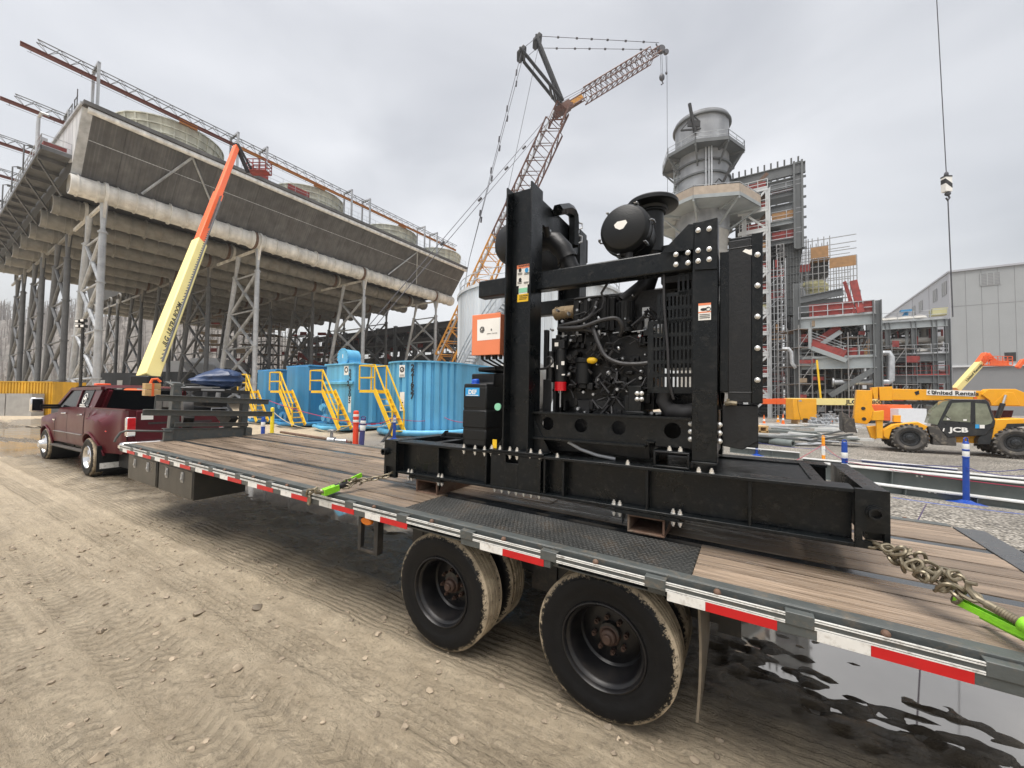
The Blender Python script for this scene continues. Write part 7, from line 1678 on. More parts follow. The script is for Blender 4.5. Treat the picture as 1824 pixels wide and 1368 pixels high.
def lad(b):
    x0,x1=hf.s(1386,-3),hf.s(1399,-3); zt_=hf.z(1390,435,-3)
    for x in (x0,(x0+x1)/2,x1): b.bar((x,-3,0),(x,-3,zt_),.10)
    z=.4
    while z<zt_: b.bar((x0,-3,z),(x1,-3,z),.09); z+=.62
hf.P(lad,'scaffold_ladder','scaf')
hf.P(lambda b:clutter(b,xw1+.3,hf.s(1402),0,2.5,0,hf.z(1390,430),90),'plant_pipework','clut')
hf.P(lambda b:clutter(b,xw0-1,xw1,-.9,2.5,0,zw-1,70),'plant_pipework','sframe')
def fsc(b):
    x0,x1=xw1+.15,hf.s(1402,-4.6); zt_=hf.z(1390,470,-4.6); n=4
    for i in range(n+1):
        x=x0+(x1-x0)*i/n
        for e in (-4.6,-3.4): b.bar((x,e,0),(x,e,zt_+(i%3)*.7),.07)
    z=.5
    while z<zt_:
        b.bar((x0,-4.6,z),(x1,-4.6,z),.055)
        if int(z/1.0)%3==0: b.bar((x0,-4.6,z),(x1,-4.6,z+2),.05)
        z+=1.0
hf.P(fsc,'scaffold_frame','galv')
zz=[hf.z(1380,y,-4) for y in (522,545,575,608,650,690)]
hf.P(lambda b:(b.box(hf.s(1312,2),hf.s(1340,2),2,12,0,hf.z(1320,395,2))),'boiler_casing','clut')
hf.P(lambda b:[b.lathe((hf.s(1288,1),1,hf.z(1288,y,1)),(0,0,1),[(1.1,0),(1.5,.1),(1.5,.5),(1.1,.6)],20) for y in (395,415,435)],'duct_bellows','insul',smooth=True)
# mid rack with stairs (and a distant dark rack behind the blue tanks)
def lvl(S,x0,x1,ya,yb,m,name,h=.9,e=0.,dep=7):
    """beam whose underside shows from (x0,ya) to (x1,yb): level steel, only measured at x0"""
    z=S.z((x0+x1)/2,(ya+yb)/2,e); a,c=S.s(x0,e),S.s(x1,e)
    S.P(lambda b:(b.ibar((a,e,z),(c,e,z),.45,h,.1),b.ibar((a,e+dep,z),(c,e+dep,z),.45,h,.1),b.box(a,c,e+.2,e+dep-.2,z+h/2-.1,z+h/2),[b.ibar((a+(c-a)*i/6,e+.2,z-.1),(a+(c-a)*i/6,e+dep-.2,z-.1),.25,h*.6,.08) for i in range(1,6)]),name,m); return a,c,z
fr=SF(560,112,'pipe_rack','distant dark steel pipe rack seen between the cooling tower legs above the blue tanks','steel structure')
fx0,fx1=fr.s(540),fr.s(815)
for y,hh in ((640,1.2),(612,1.2),(590,1.4)):
    a,c,zz_=lvl(fr,540,815,y+6,y-2,'clut','deck_beam',hh,dep=9)
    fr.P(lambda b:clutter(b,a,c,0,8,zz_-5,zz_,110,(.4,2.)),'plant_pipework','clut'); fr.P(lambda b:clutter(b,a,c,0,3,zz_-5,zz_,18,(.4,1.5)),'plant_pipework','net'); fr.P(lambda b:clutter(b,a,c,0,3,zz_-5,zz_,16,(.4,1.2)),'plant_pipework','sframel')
fr.P(lambda b:[b.ibar((fx0+(fx1-fx0)*i/9,e,0),(fx0+(fx1-fx0)*i/9,e,fr.z(680,584)),.7,.7,.1) for i in range(10) for e in (0,9)]+[b.bar((fx0+(fx1-fx0)*i/9,0,0),(fx0+(fx1-fx0)*(i+1)/9,0,fr.z(680,640)),.3) for i in range(0,9,2)]+[b.bar((fx0+(fx1-fx0)*(i+1)/9,0,fr.z(680,640)),(fx0+(fx1-fx0)*i/9,0,fr.z(680,600)),.3) for i in range(0,9,2)],'column','sframe')
rk=SF(1420,50,'pipe_rack','grey steel pipe rack with zigzag stairs and red netting behind the horizontal cream boom','steel structure')
ze=rk.z(1562,535)
rk.P(lambda b:(b.ibar((rk.s(1421),0,0),(rk.s(1421),0,rk.z(1421,505)),.75,.75,.12),b.ibar((rk.s(1564),0,0),(rk.s(1564),0,ze),.8,.8,.12),b.ibar((rk.s(1421),7,0),(rk.s(1421),7,ze),.7,.7,.1),b.ibar((rk.s(1552,7),7,0),(rk.s(1552,7),7,rk.z(1555,535,7)),.9,.8,.12),b.ibar((rk.s(1530,7),7,0),(rk.s(1530,7),7,rk.z(1530,517,7)),.6,.6,.1),b.ibar((rk.s(1490,4),4,0),(rk.s(1490,4),4,rk.z(1490,590,4)),.5,.5,.1)),'column','sframe')
a,c,z1_=lvl(rk,1423,1562,578,567,'sframel','deck_beam',1.3)
rk.P(lambda b:b.box(rk.s(1443),rk.s(1520),-.1,-.02,z1_+.7,z1_+2.3),'net_panel',mat('bright_net','' or (.62,.10,.05),.7) if False else 'net')
rk.P(lambda b:rails(b,[(rk.s(1424),-.2,z1_+.65),(rk.s(1560),-.2,z1_+.65)],1.5,1.3,.05),'floor_railing','galv')
rk.P(lambda b:b.box(rk.s(1540),rk.s(1560),-.1,0,z1_+.7,z1_+2.2),'net_panel','net')
rk.P(lambda b:(b.ibar((rk.s(1424),3,z1_+3.6),(rk.s(1512),3,z1_+4.2),.4,.9,.1),b.box(rk.s(1424),rk.s(1512),3.2,7,z1_+2,z1_+3.5)),'upper_beam','sframe')
rk.P(lambda b:(b.bar((rk.s(1508),.3,z1_+4.8),(rk.s(1524),-.2,z1_+.8),.2,.3),b.bar((rk.s(1524),.3,z1_+4.8),(rk.s(1535),-.2,z1_+.8),.25,.7)),'stair_flight','net')
a,c,z2_=lvl(rk,1425,1562,650,643,'sframel','deck_beam',1.4)
rk.P(lambda b:rails(b,[(rk.s(1424),-.2,z2_+.7),(rk.s(1560),-.2,z2_+.7)],1.3,1.3,.05),'floor_railing','sframel')
rk.P(lambda b:(b.box(rk.s(1495),rk.s(1528),-.1,-.03,z2_+.7,z2_+1.8),b.box(rk.s(1424),rk.s(1442),-.1,-.03,(z1_+z2_)/2+.2,(z1_+z2_)/2+1.2)),'net_panel','net')
zm=rk.z(1443,615)
rk.P(lambda b:(b.bar((rk.s(1446),.5,zm),(rk.s(1497),.5,z1_-.6),.25,.75),),'stair_flight','net'); rk.P(lambda b:(b.bar((rk.s(1448),.3,zm-.6),(rk.s(1500),.3,z1_-1.2),.3,.5),b.bar((rk.s(1446),-.3,zm-.4),(rk.s(1508),-.3,z2_+.2),.3,.5),b.box(rk.s(1424),rk.s(1446),-.3,3,zm-.5,zm-.3),b.bar((rk.s(1443),-.3,zm-.5),(rk.s(1443),-.3,z1_-.6),.3)),'stair_stringer','sframel')
rk.P(lambda b:b.bar((rk.s(1446),-.2,zm+.2),(rk.s(1506),-.2,z2_+1),.2,.8),'stair_flight','net')
rk.P(lambda b:[b.bar((rk.s(1446),-.25,zm+.9+k*.35),(rk.s(1508),-.25,z2_+1.5+k*.35),.05) for k in range(3)],'stair_rail','galv')
rk.P(lambda b:(b.bar((rk.s(1556),0,z2_-.9),(rk.s(1478),0,rk.z(1478,705)),.5,.6),b.bar((rk.s(1436),0,rk.z(1436,665)),(rk.s(1450),0,z2_-.7),.2)),'diagonal_brace','sframe')
rk.P(lambda b:(b.tube([(rk.s(1486,.5),.5,rk.z(1486,681,.5)),(rk.s(1583,.5),.5,rk.z(1583,681,.5)),(rk.s(1587,.5),.5,rk.z(1587,678,.5)),(rk.s(1588,.5),.5,rk.z(1588,636,.5)),(rk.s(1584,.5),.5,rk.z(1584,629,.5)),(rk.s(1571,.5),.5,rk.z(1571,629,.5))],.33,10),b.cyl((rk.s(1483),.5,rk.z(1483,681)),(rk.s(1486),.5,rk.z(1486,681)),.6,n=14)),'steam_pipe','galv',smooth=True)
rk.P(lambda b:b.tube([(rk.s(1394),-.5,rk.z(1394,622)),(rk.s(1405),-.5,rk.z(1405,622)),(rk.s(1410),-.5,rk.z(1410,628)),(rk.s(1411),-.5,rk.z(1411,648)),(rk.s(1418),-.5,rk.z(1418,656))],.22,8),'steam_pipe','galv',smooth=True)
rk.P(lambda b:b.bar((rk.s(1455),-.4,rk.z(1455,642)),(rk.s(1461),-.4,rk.z(1461,712)),.2),'strop','yellow')
for (za_,zb_,n_) in ((0,z2_-.8,120),(z2_+.8,z1_-.8,110)):
    rk.P(lambda b:clutter(b,rk.s(1426),rk.s(1556),1.5,6.5,za_,zb_,n_),'plant_pipework','clut')
    rk.P(lambda b:clutter(b,rk.s(1426),rk.s(1550),1.0,4,za_,zb_,34,(.2,.8)),'plant_pipework','sframel')
    rk.P(lambda b:clutter(b,rk.s(1470),rk.s(1550),1.2,3,za_,zb_,12,(.3,1.2)),'plant_pipework','rust')
rk.P(lambda b:(b.box(rk.s(1426,6),rk.s(1520,6),6.5,7,0,z1_)),'back_panel','clut')
rk.P(lambda b:b.box(rk.s(1500,5),rk.s(1550,5),5,5.6,z2_+1.2,z2_+3.3),'board_stack','plank')
# vessel tower with boarded platforms
vt=SF(1432,66,'scaffold_platform','scaffolded platform with orange brown boards round a yellowish vessel right of the boiler','scaffold')
x0,x1=vt.s(1430),vt.s(1482); zt_=vt.z(1460,440); zb_=vt.z(1460,560)
def vsc(b):
    for e in (0,3,6):
        for i in range(6): x=x0+(x1-x0)*i/5; b.bar((x,e,0),(x,e,zt_+1.6),.12)
    z=zb_-2
    while z<zt_+1.6:
        for e in (0,6): b.bar((x0,e,z),(x1+3.3,e,z),.10)
        z+=1.1
    for e in (0,3,6):
        for i in range(3): b.bar((x1+1.1*(i+1),e,0),(x1+1.1*(i+1),e,zt_-2.2),.11)
vt.P(vsc,'scaffold_frame','scaf')
vt.P(lambda b:(b.box(x0+1.3,x1-.2,-.15,-.05,zt_-1.8,zt_),b.box(x1-.1,x1+3.2,-.15,-.05,zt_-3.8,zt_-2.2),b.box(x0+1.3,x1,0,6,zt_-2.0,zt_-1.85)),'board_screen','plank'); vt.P(lambda b:b.box(x0-.8,x0+1.2,-.15,-.05,zt_-3.8,zt_-2.6),'net_panel','net')
vt.P(lambda b:(b.box(x0,x1,2,5.8,zt_-4.2,zt_-2.1)),'pipe_bundle','clut')
vt.P(lambda b:b.lathe((vt.s(1454),3,0),(0,0,1),[(1.9,zb_-1),(1.9,zb_+1.2),(2.1,zb_+1.3),(2.1,zb_+2.4),(1.9,zb_+2.5),(1.9,zb_+4.4),(2.1,zb_+4.5),(2.1,zb_+5.4),(1.4,zb_+6.2),(.01,zb_+6.4)],28),'vessel','vesy',smooth=True)
vt.P(lambda b:b.lathe((vt.s(1434),2,0),(0,0,1),[(.7,zb_),(.7,zb_+5),(.01,zb_+5.5)],16),'vessel','galv',smooth=True)
vt.P(lambda b:(b.box(x0,x1+3,0,6,zb_-2.2,zb_-1.8)),'deck','planklt'); vt.P(lambda b:clutter(b,x0,x1+3,1,6,0,zb_-2,50),'plant_pipework','clut')
# right rack up to the building
r2=SF(1572,54,'pipe_rack','wider grey pipe rack with insulated pipes between the zigzag stairs and the big metal building','steel structure')
xa_,xb_=r2.s(1572),r2.s(1690)
for y,mm in ((578,'sframel'),(638,'sframe'),(676,'sframe')):
    a,c,zz_=lvl(r2,1572,1690,y+2,y-3,mm,'deck_beam',1.0)
    r2.P(lambda b:rails(b,[(a,-.2,zz_+.5),(c,-.2,zz_+.5)],1.2,1.5,.04),'floor_railing','galv' if y<676 else 'net')
    if y<676:
        r2.P(lambda b:([b.ball((a+i*1.3,1.2,zz_+.9),(.9,.8,.5),9,6) for i in range(int((c-a)/1.3))]),'insulation_bundle','insul',smooth=True)
    r2.P(lambda b:clutter(b,a,c,1,6,zz_-4.5,zz_-.6,60,(.3,1.0)),'plant_pipework','clut'); r2.P(lambda b:clutter(b,a,c,.6,3,zz_-4.5,zz_-.6,14,(.3,1.0)),'plant_pipework','net'); r2.P(lambda b:clutter(b,a,c,.6,3,zz_-4.5,zz_-.6,16,(.3,.8)),'plant_pipework','sframel')
r2.P(lambda b:([b.ibar((x,e,0),(x,e,r2.z(1690,568)),.5,.5,.08) for x in (xa_+.6,(xa_+xb_)/2,xb_-1.2,xb_) for e in (0,7)]),'column','sframe')
r2.P(lambda b:([b.tube([(xa_,1+i*.9,r2.z(1620,y)),(xb_,1+i*.9,r2.z(1620,y))],rr.uniform(.15,.45),8) for i,y in enumerate((605,612,618,660,665,700))]),'pipe_run','insul',smooth=True)
r2.P(lambda b:b.tube([(r2.s(1652,2),2,0),(r2.s(1652,2),2,r2.z(1652,585,2))],.55,12),'riser_pipe','insul',smooth=True)
r2.P(lambda b:(b.bar((r2.s(1604,3),3,r2.z(1604,575,3)),(r2.s(1618,3),3,r2.z(1618,553,3)),.25),b.bar((r2.s(1618,3),3,r2.z(1618,575,3)),(r2.s(1618,3),3,r2.z(1618,553,3)),.25),b.box(r2.s(1606,3),r2.s(1626,3),2.6,3.4,r2.z(1616,556,3),r2.z(1616,552,3))),'lifting_davit','bluet')
r2.P(lambda b:(b.box(r2.s(1664,6),r2.s(1692,6),6,7.5,r2.z(1680,560,6),r2.z(1680,548,6))),'wall_platform','vesy')
# ---------------------------------------------------------------- metal building
M['clad']=mat('metal_cladding_grey',(.33,.345,.35),.5,.1,var=.06,vs=.3,bump=.1,bs=2)
M['cladl']=mat('metal_cladding_pale',(.39,.40,.43),.5,.1,var=.06,vs=.3)
M['cladd']=mat('metal_cladding_dark',(.235,.24,.245),.5,.1,var=.08,vs=.3)
bp_=at(1697,700,78); bg_=gslope(bp_.x,bp_.y); BM=Matrix(((E1.x,E2.x,0,bp_.x),(E1.y,E2.y,0,bp_.y),(0,0,1,bg_),(0,0,0,1)))
mb=thing('metal_building','large grey metal clad hall with louvred windows at the right edge','building',BM)
BI=BM.inverted()
def bs_(x,y,plane='f'):
    o=BI@CAM; d=BI.to_3x3()@ray(x,y); i=1 if plane=='f' else 0; t=-o[i]/d[i]; return o+d*t
Hb=bs_(1698,485).z; zs_=bs_(1710,652).z
def Pm(f,n,m,parent=None): b=MB(); f(b); return b.build(n,M[m],parent or mb,smooth=False)
Pm(lambda b:(b.box(0,45,0,70,zs_,Hb)),'wall','clad'); Pm(lambda b:b.box(.15,45,.15,70,0,zs_),'lower_wall','cladd')
Pm(lambda b:(b.box(-.25,45,-.3,70.3,Hb,Hb+.35)),'roof','cladl')
Pm(lambda b:b.box(-.06,-.003,.0,70,zs_,Hb),'side_wall','cladl')
Pm(lambda b:(b.box(-.05,45,-.25,0,zs_-.25,zs_+.1)),'sill_flashing','swhite')
def seams(b):
    for i in range(1,15): b.box(i*2.1-.03,i*2.1+.03,-.03,0,zs_,Hb)
    z=bs_(1750,542).z; b.box(0,45,-.025,0,z-.04,z+.04)
Pm(seams,'panel_seam','cladd')
Pm(lambda b:[b.box(-.12,0,y-.1,y+.1,0,Hb) for y in (0,12,24)],'downpipe','cladl')
def louv(x0,y0,x1,y1,pl,n):
    a,c=bs_(x0,y0,pl),bs_(x1,y1,pl); k=0 if pl=='f' else 1; w=Pm(lambda b:(b.box(min(a.x,c.x),max(a.x,c.x),-.08,-.02,min(a.z,c.z),max(a.z,c.z)) if pl=='f' else b.box(-.12,-.07,min(a.y,c.y),max(a.y,c.y),min(a.z,c.z),max(a.z,c.z))),'louvre_window','cladd')
    def fr(b):
        for i in range(n+1):
            f=i/n
            if pl=='f': x=a.x+(c.x-a.x)*f; b.box(x-.07,x+.07,-.12,-.08,min(a.z,c.z),max(a.z,c.z))
            else: y=a.y+(c.y-a.y)*f; b.box(-.16,-.12,y-.1,y+.1,min(a.z,c.z),max(a.z,c.z))
        for i in range(9):
            z=min(a.z,c.z)+abs(a.z-c.z)*i/8
            if pl=='f': b.box(min(a.x,c.x),max(a.x,c.x),-.10,-.08,z-.05,z+.02)
    Pm(fr,'louvre_blade','clad',parent=w)
louv(1746,488,1782,506,'f',3)
for x0,y0,x1,y1 in ((1679,505,1687,524),(1663,518,1670,535),(1638,538,1644,554),(1626,547,1631,562)): louv(x0,y0,x1,y1,'s',2)
a,c=bs_(1789,628),bs_(1810,643); Pm(lambda b:b.box(a.x,c.x,-.05,-.01,c.z,a.z),'wall_opening','ink')
a,c=bs_(1717,667),bs_(1724,683); Pm(lambda b:b.box(a.x,c.x,.05,.12,c.z,a.z),'wall_opening','ink')
# ---------------------------------------------------------------- hanging load line
hp=at(1686,327,44)
hk=thing('crane_hook_block','black and white crane hook block hanging on a long cable at upper right','hook block',hp)
def Ph(f,n,m): b=MB(); f(b); return b.build(n,M[m],hk)
Ph(lambda b:b.box(-.36,.36,-.25,.25,-.95,.75),'block_body','label'); Ph(lambda b:(b.prism([(-.37,-.26,.45),(.37,-.26,-.1),(.37,-.26,-.6),(-.37,-.26,-.05)],(0,.52,0)),b.box(-.38,.38,-.27,.27,.65,.8)),'warning_stripe','ink')
Ph(lambda b:(b.ball((0,0,1.0),(.2,.2,.35),8,6),b.ball((.1,0,-1.15),(.28,.25,.25),8,6),b.tube([(.1,0,-1.2),(.3,0,-1.6),(.1,0,-1.9),(-.1,0,-1.6)],.09,6)),'hook','rope')
Ph(lambda b:(b.tube([(0,0,1.2),(-1.7,0,60)],.045,5)),'hoist_cable','rope'); Ph(lambda b:(b.tube([(.1,0,-1.9),(.3,0,-14.8)],.045,5),b.tube([(.15,0,-1.9),(.36,0,-14.8)],.03,5)),'load_sling','rope')
# ---------------------------------------------------------------- telehandler
M['jcb']=mat('machine_yellow',(.78,.36,.01),.42,var=.1,vs=1.5,dirt=(.30,.18,.06),ds=3,da=.35)
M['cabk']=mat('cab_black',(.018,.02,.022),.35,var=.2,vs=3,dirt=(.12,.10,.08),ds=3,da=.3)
M['cabg']=mat('cab_glass',(.16,.18,.13),.06,0,var=.4,vs=2.5,rvar=.01,spec=.8)
M['ltyre']=mat('loader_tyre',(.06,.055,.05),.8,var=.35,vs=6,dirt=(.30,.26,.20),ds=4,da=.75,bump=.4,bs=20)
jw=at(1622,806,19.4); jr=at(1812,819,17.6); jx=V(jr.x-jw.x,jr.y-jw.y,0); WB=jx.length; jx.normalize(); jy=V(-jx.y,jx.x,0); jz0=jw.z
JM=Matrix(((jx.x,jy.x,0,jw.x),(jx.y,jy.y,0,jw.y),(0,0,1,jz0),(0,0,0,1)))
jc=thing('telehandler','muddy yellow telescopic handler with black cab and horizontal lettered boom','telehandler',JM)
JI=JM.inverted()
def jl(x,y,yy=0.):
    o=JI@CAM; d=JI.to_3x3()@ray(x,y); t=(yy-o.y)/d.y; return o+d*t
def Pj(f,n,m,parent=None,bev=0): b=MB(); f(b); return b.build(n,M[m] if isinstance(m,str) else m,parent or jc,bev=bev)
def zz(x,y): return (1500+x*324/1824,660+y*243/1368)
def poly(pts,yy): return [ (lambda q:(q.x,yy,q.z))(jl(*zz(*p),yy)) for p in pts]
RW=.69
def jwheel(x,y,near=True):
    w=bpy.data.objects.new('wheel',None); COL.objects.link(w); w.parent=jc; w.location=(x,y,RW); 
    if not near: w.rotation_euler=(0,0,pi)
    inst(jt,'tyre',w,(0,0,0)); inst(jrm,'rim',w,(0,0,0))
b=MB(); b.lathe((0,0,0),(0,1,0),[(.36,.06),(.40,.02),(.52,-.01),(.61,.03),(.65,.08),(.65,.36),(.61,.41),(.5,.43),(.36,.4)],40)
for i in range(22):
    a=2*pi*i/22
    for s,(y0,y1) in enumerate(((.02,.22),(.22,.42))):
        o_=(pi/22 if s else 0); t=(.16 if s else -.16)
        p=V(.66*cos(a+o_),y0,.66*sin(a+o_)); q=V(.66*cos(a+o_+t*(-1 if not s else 1)*.9),y1,.66*sin(a+o_+t*(-1 if not s else 1)*.9)); b.bar(p,q,.075,.075,(cos(a+o_),0,sin(a+o_)))
jt=b.mesh('tyre',M['ltyre'])
b=MB(); b.lathe((0,0,0),(0,1,0),[(.37,.05),(.38,.02),(.35,.02),(.33,.08),(.27,.10),(.26,.07),(.17,.06),(.16,.02),(.10,.0),(.09,-.03),(.001,-.03)],32)
for i in range(10): a=2*pi*i/10; b.cyl((.21*cos(a),.03,.21*sin(a)),(.21*cos(a),.08,.21*sin(a)),.022,n=6)
jrm=b.mesh('rim',M['cabk'])
jwheel(0,0); jwheel(WB,0); jwheel(0,2.3,False); jwheel(WB,2.3,False)
# chassis
Pj(lambda b:(b.box(-.9,WB+1.0,.55,1.8,.55,.95),b.box(-.95,.75,.35,.55,.72,1.05),b.prism(poly([(250,560),(345,555),(345,690),(290,675)],.4),(0,.25,0)),b.prism(poly([(410,600),(520,540),(760,515),(860,560),(830,600),(640,545),(500,590),(470,690),(415,665)],.1),(0,.45,0))),'chassis','jcb',bev=.02)
Pj(lambda b:(b.prism(poly([(1540,490),(1830,480),(1830,560),(1640,575),(1560,700),(1500,690)],.12),(0,2.0,0)),b.box(WB-.6,WB+1.2,.12,.5,1.25,1.33)),'rear_body','jcb',bev=.03)
Pj(lambda b:b.prism(poly([(1660,535),(1830,530),(1830,560),(1640,580)],.06),(0,.06,0)),'rear_fender','cabk'); Pj(lambda b:b.box(1.0,1.55,.15,.5,.55,.8),'fuel_tank','cabk')
Pj(lambda b:(b.box(.82,1.6,.12,.6,.42,.82),b.prism(poly([(860,560),(960,560),(1060,680),(1060,740),(990,740),(880,640)],.1),(0,.3,0))),'step_box','ltyre',bev=.02)
Pj(lambda b:(b.prism(poly([(320,410),(420,400),(420,500),(300,500)],.0),(0,.3,0)),b.prism(poly([(345,500),(410,500),(410,680),(345,680)],.05),(0,.2,0))),'stabiliser_leg','jcb',bev=.015)
Pj(lambda b:b.prism(poly([(520,450),(590,450),(590,520),(515,515)],.6),(0,.3,0)),'lamp_bracket','jcb',bev=.01)
# cab
cab=Pj(lambda b:(b.prism(poly([(955,560),(1085,300),(1110,285),(1440,290),(1475,320),(1540,510),(1530,560),(1440,650),(1060,672)],.10),(0,.95,0))),'cab','cabk',bev=.03)
Pj(lambda b:b.prism(poly([(1010,500),(1105,325),(1290,318),(1285,520)],.085),(0,.012,0)),'door_glass','cabg',parent=cab)
Pj(lambda b:b.prism(poly([(1335,325),(1450,335),(1510,500),(1495,530),(1340,575)],.085),(0,.012,0)),'side_glass','cabg',parent=cab)
Pj(lambda b:b.prism(poly([(860,525),(900,400),(1010,310),(1075,300),(955,545)],.14),(0,.5,0)),'windscreen','cabg',parent=cab)
Pj(lambda b:(b.bar(poly([(1030,450)],.08)[0],poly([(1090,490)],.08)[0],.03,.03)),'steering_wheel','ink',parent=cab)
Pj(lambda b:(b.prism(poly([(1050,475),(1085,475),(1085,495),(1050,495)],.08),(0,.004,0)),b.prism(poly([(1215,488),(1250,488),(1250,505),(1215,505)],.08),(0,.004,0)),b.prism(poly([(1380,545),(1430,545),(1430,580),(1380,580)],.08),(0,.004,0)),b.prism(poly([(1015,580),(1030,578),(1020,612),(1008,608)],.09),(0,.004,0))),'door_sticker','label',parent=cab)
Pj(lambda b:b.prism(poly([(1335,540),(1375,540),(1375,580),(1335,580)],.08),(0,.004,0)),'door_sticker','blueP',parent=cab)
def jtext(b):
    p=poly([(1170,597)],.085)[0]; q=poly([(1255,600)],.085)[0]; b.text('JCB',RX(p),.30,.004,bold=.012,sx=1.3)
Pj(jtext,'door_lettering','label',parent=cab)
Pj(lambda b:b.prism(poly([(1360,690),(1440,600),(1530,580),(1530,610),(1490,740),(1360,740)],.14),(0,.4,0)),'rear_step','cabk',bev=.02)
Pj(lambda b:b.prism(poly([(1325,265),(1355,265),(1355,285),(1325,285)],.5),(0,.1,0)),'beacon',M['lift'])
# boom
yb0,yb1=1.05,1.45
bm_=Pj(lambda b:(b.prism(poly([(370,180),(1440,205),(1440,330),(1000,300),(480,295),(370,250)],yb0),(0,.4,0))),'boom','jcb',bev=.02)
Pj(lambda b:(b.prism(poly([(300,170),(360,165),(360,285),(320,285)],yb0-.05),(0,.5,0)),b.prism(poly([(370,165),(505,160),(505,300),(380,300)],yb0-.04),(0,.48,0))),'boom_collar','jcb',parent=bm_,bev=.01)
Pj(lambda b:b.prism(poly([(1400,240),(1470,185),(1740,185),(1840,225),(1840,360),(1500,355),(1480,300)],yb0-.1),(0,.6,0)),'boom_pivot_plate','jcb',parent=bm_,bev=.015)
Pj(lambda b:(b.prism(poly([(1490,350),(1650,215),(1720,220),(1790,350)],yb0-.13),(0,.02,0))),'boom_gusset','jcb',parent=bm_,bev=.01)
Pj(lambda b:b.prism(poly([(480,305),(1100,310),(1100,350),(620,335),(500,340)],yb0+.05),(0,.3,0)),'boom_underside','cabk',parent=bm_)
def nose(b):
    b.prism(poly([(150,195),(310,200),(300,360),(345,440),(270,520),(250,540),(130,525),(115,510)],yb0-.02),(0,.44,0))
ns=Pj(nose,'boom_head','jcb',bev=.02)
Pj(lambda b:[b.cyl(V(*poly([c],yb0-.04)[0]),V(*poly([c],yb0-.04)[0])+V(0,.05,0),.09,n=18) for c in ((213,380),(220,485))],'pin','ink',parent=ns)
Pj(lambda b:(b.prism(poly([(0,415),(60,445),(100,520),(140,580),(155,630),(100,610),(40,625),(0,600)],yb0-.25),(0,.95,0)),[b.bar(V(*poly([(20+i*22,480)],yb0-.3)[0]),V(*poly([(40+i*22,620)],yb0-.3)[0]),.05,.12) for i in range(5)]),'fork_carriage','ltyre',bev=.015)
Pj(lambda b:b.prism(poly([(110,560),(130,560),(140,600),(120,600)],yb0-.3),(0,.1,0)),'carriage_pin','yellow')
sg=Pj(lambda b:b.prism(poly([(848,190),(1342,205),(1336,262),(846,245)],yb0-.012),(0,.01,0)),'boom_sign','label',parent=bm_)
def ur(b):
    p=poly([(1128,228)],yb0-.02)[0]; q0=poly([(1000,225)],yb0-.02)[0]; q1=poly([(1250,232)],yb0-.02)[0]; ax=(Vector(q1)-Vector(q0)).normalized()
    b.text('United Rentals',RX(p,ax,(0,0,1)),.27,.003,bold=.006,sx=1.0)
    c=V(*poly([(895,218)],yb0-.02)[0]); 
    for o_ in (-.05,.05): b.lathe(c+V(o_,0,0),(0,-1,0),[(.045,0),(.045,.004),(.085,.004),(.085,0)],16,arc=.5,a0=(pi/2 if o_>0 else -pi/2))
Pj(ur,'sign_lettering','ink',parent=sg)
Pj(lambda b:(b.cyl(V(*poly([(1640,245)],yb0-.2)[0]),V(*poly([(1600,370)],yb0-.2)[0]),.05,n=12)),'lift_ram_rod','chrome')
Pj(lambda b:(b.cyl(V(*poly([(1612,330)],yb0-.2)[0]),V(*poly([(1555,480)],yb0-.2)[0]),.09,n=14)),'lift_ram','cabk')
Pj(lambda b:(b.prism(poly([(1520,400),(1720,400),(1700,470),(1530,480)],1.6),(0,.3,0))),'engine_cover',M['burg'])
Pj(lambda b:b.prism(poly([(725,215),(770,200),(775,235),(740,248)],yb0-.012),(0,.006,0)),'scrape_mark','cabk',parent=bm_)
# ---------------------------------------------------------------- horizontal boom lift behind
def hl(x,y,D=46.): return at(x,y,D)
g0=hl(1500,760,46); g0=V(g0.x,g0.y,-.75)
h2=thing('boom_lift','parked orange lift with level cream and orange boom behind the telehandler','boom lift',g0)
def Pl(f,n,m,bev=0,parent=None,o=None):
    o=o or h2; b=MB(); f(b); lo_=Vector(o.location); b.v=[tuple(Vector(v)-lo_) for v in b.v]; return b.build(n,M[m],parent or o,bev=bev)
pA,pB,pC,pD=hl(1358,715),hl(1400,715),hl(1418,716),hl(1570,716)
Pl(lambda b:(b.bar(pA,hl(1382,715),.55,.60),b.bar(hl(1380,715),pB,.6,.66)),'boom_tip','lift',.02); bb_=Pl(lambda b:b.bar(pB,pD,.7,.78),'boom_base','cream',.02)
def jl_(b):
    p=hl(1512,716); p.y-=.37; b.text('JLG',RX(p+V(0,0,0),(1,0,0)),.60,.004,bold=.02,sx=1.4); p=hl(1560,717); p.y-=.37; b.text('800S',RX(p,(1,0,0)),.60,.004,bold=.01,sx=1.3)
Pl(jl_,'boom_lettering','ink',parent=bb_)
q=hl(1578,733); Pl(lambda b:(b.box(q.x-2.4,q.x+2.0,q.y-1,q.y+1.2,q.z-.7,q.z+.8),b.prism([(q.x+2.0,q.y-1,q.z+.6),(q.x+2.4,q.y-1,q.z),(q.x+2.0,q.y-1,q.z-.6)],(0,2.2,0))),'turntable','lift',.06)
Pl(lambda b:b.box(q.x-3,q.x+1.5,q.y-1,q.y+1,q.z-1.0,q.z-.6),'chassis','lift',.03)
for sx in (-2.6,1.0):
    for sy in (-1.1,1.1): Pl(lambda b:b.cyl((q.x+sx,q.y+sy-.2,-.75+.45),(q.x+sx,q.y+sy+.2,-.75+.45),.45,n=20),'wheel','rubber')
cx0,cx1=hl(1412,710,42),hl(1453,748,42)
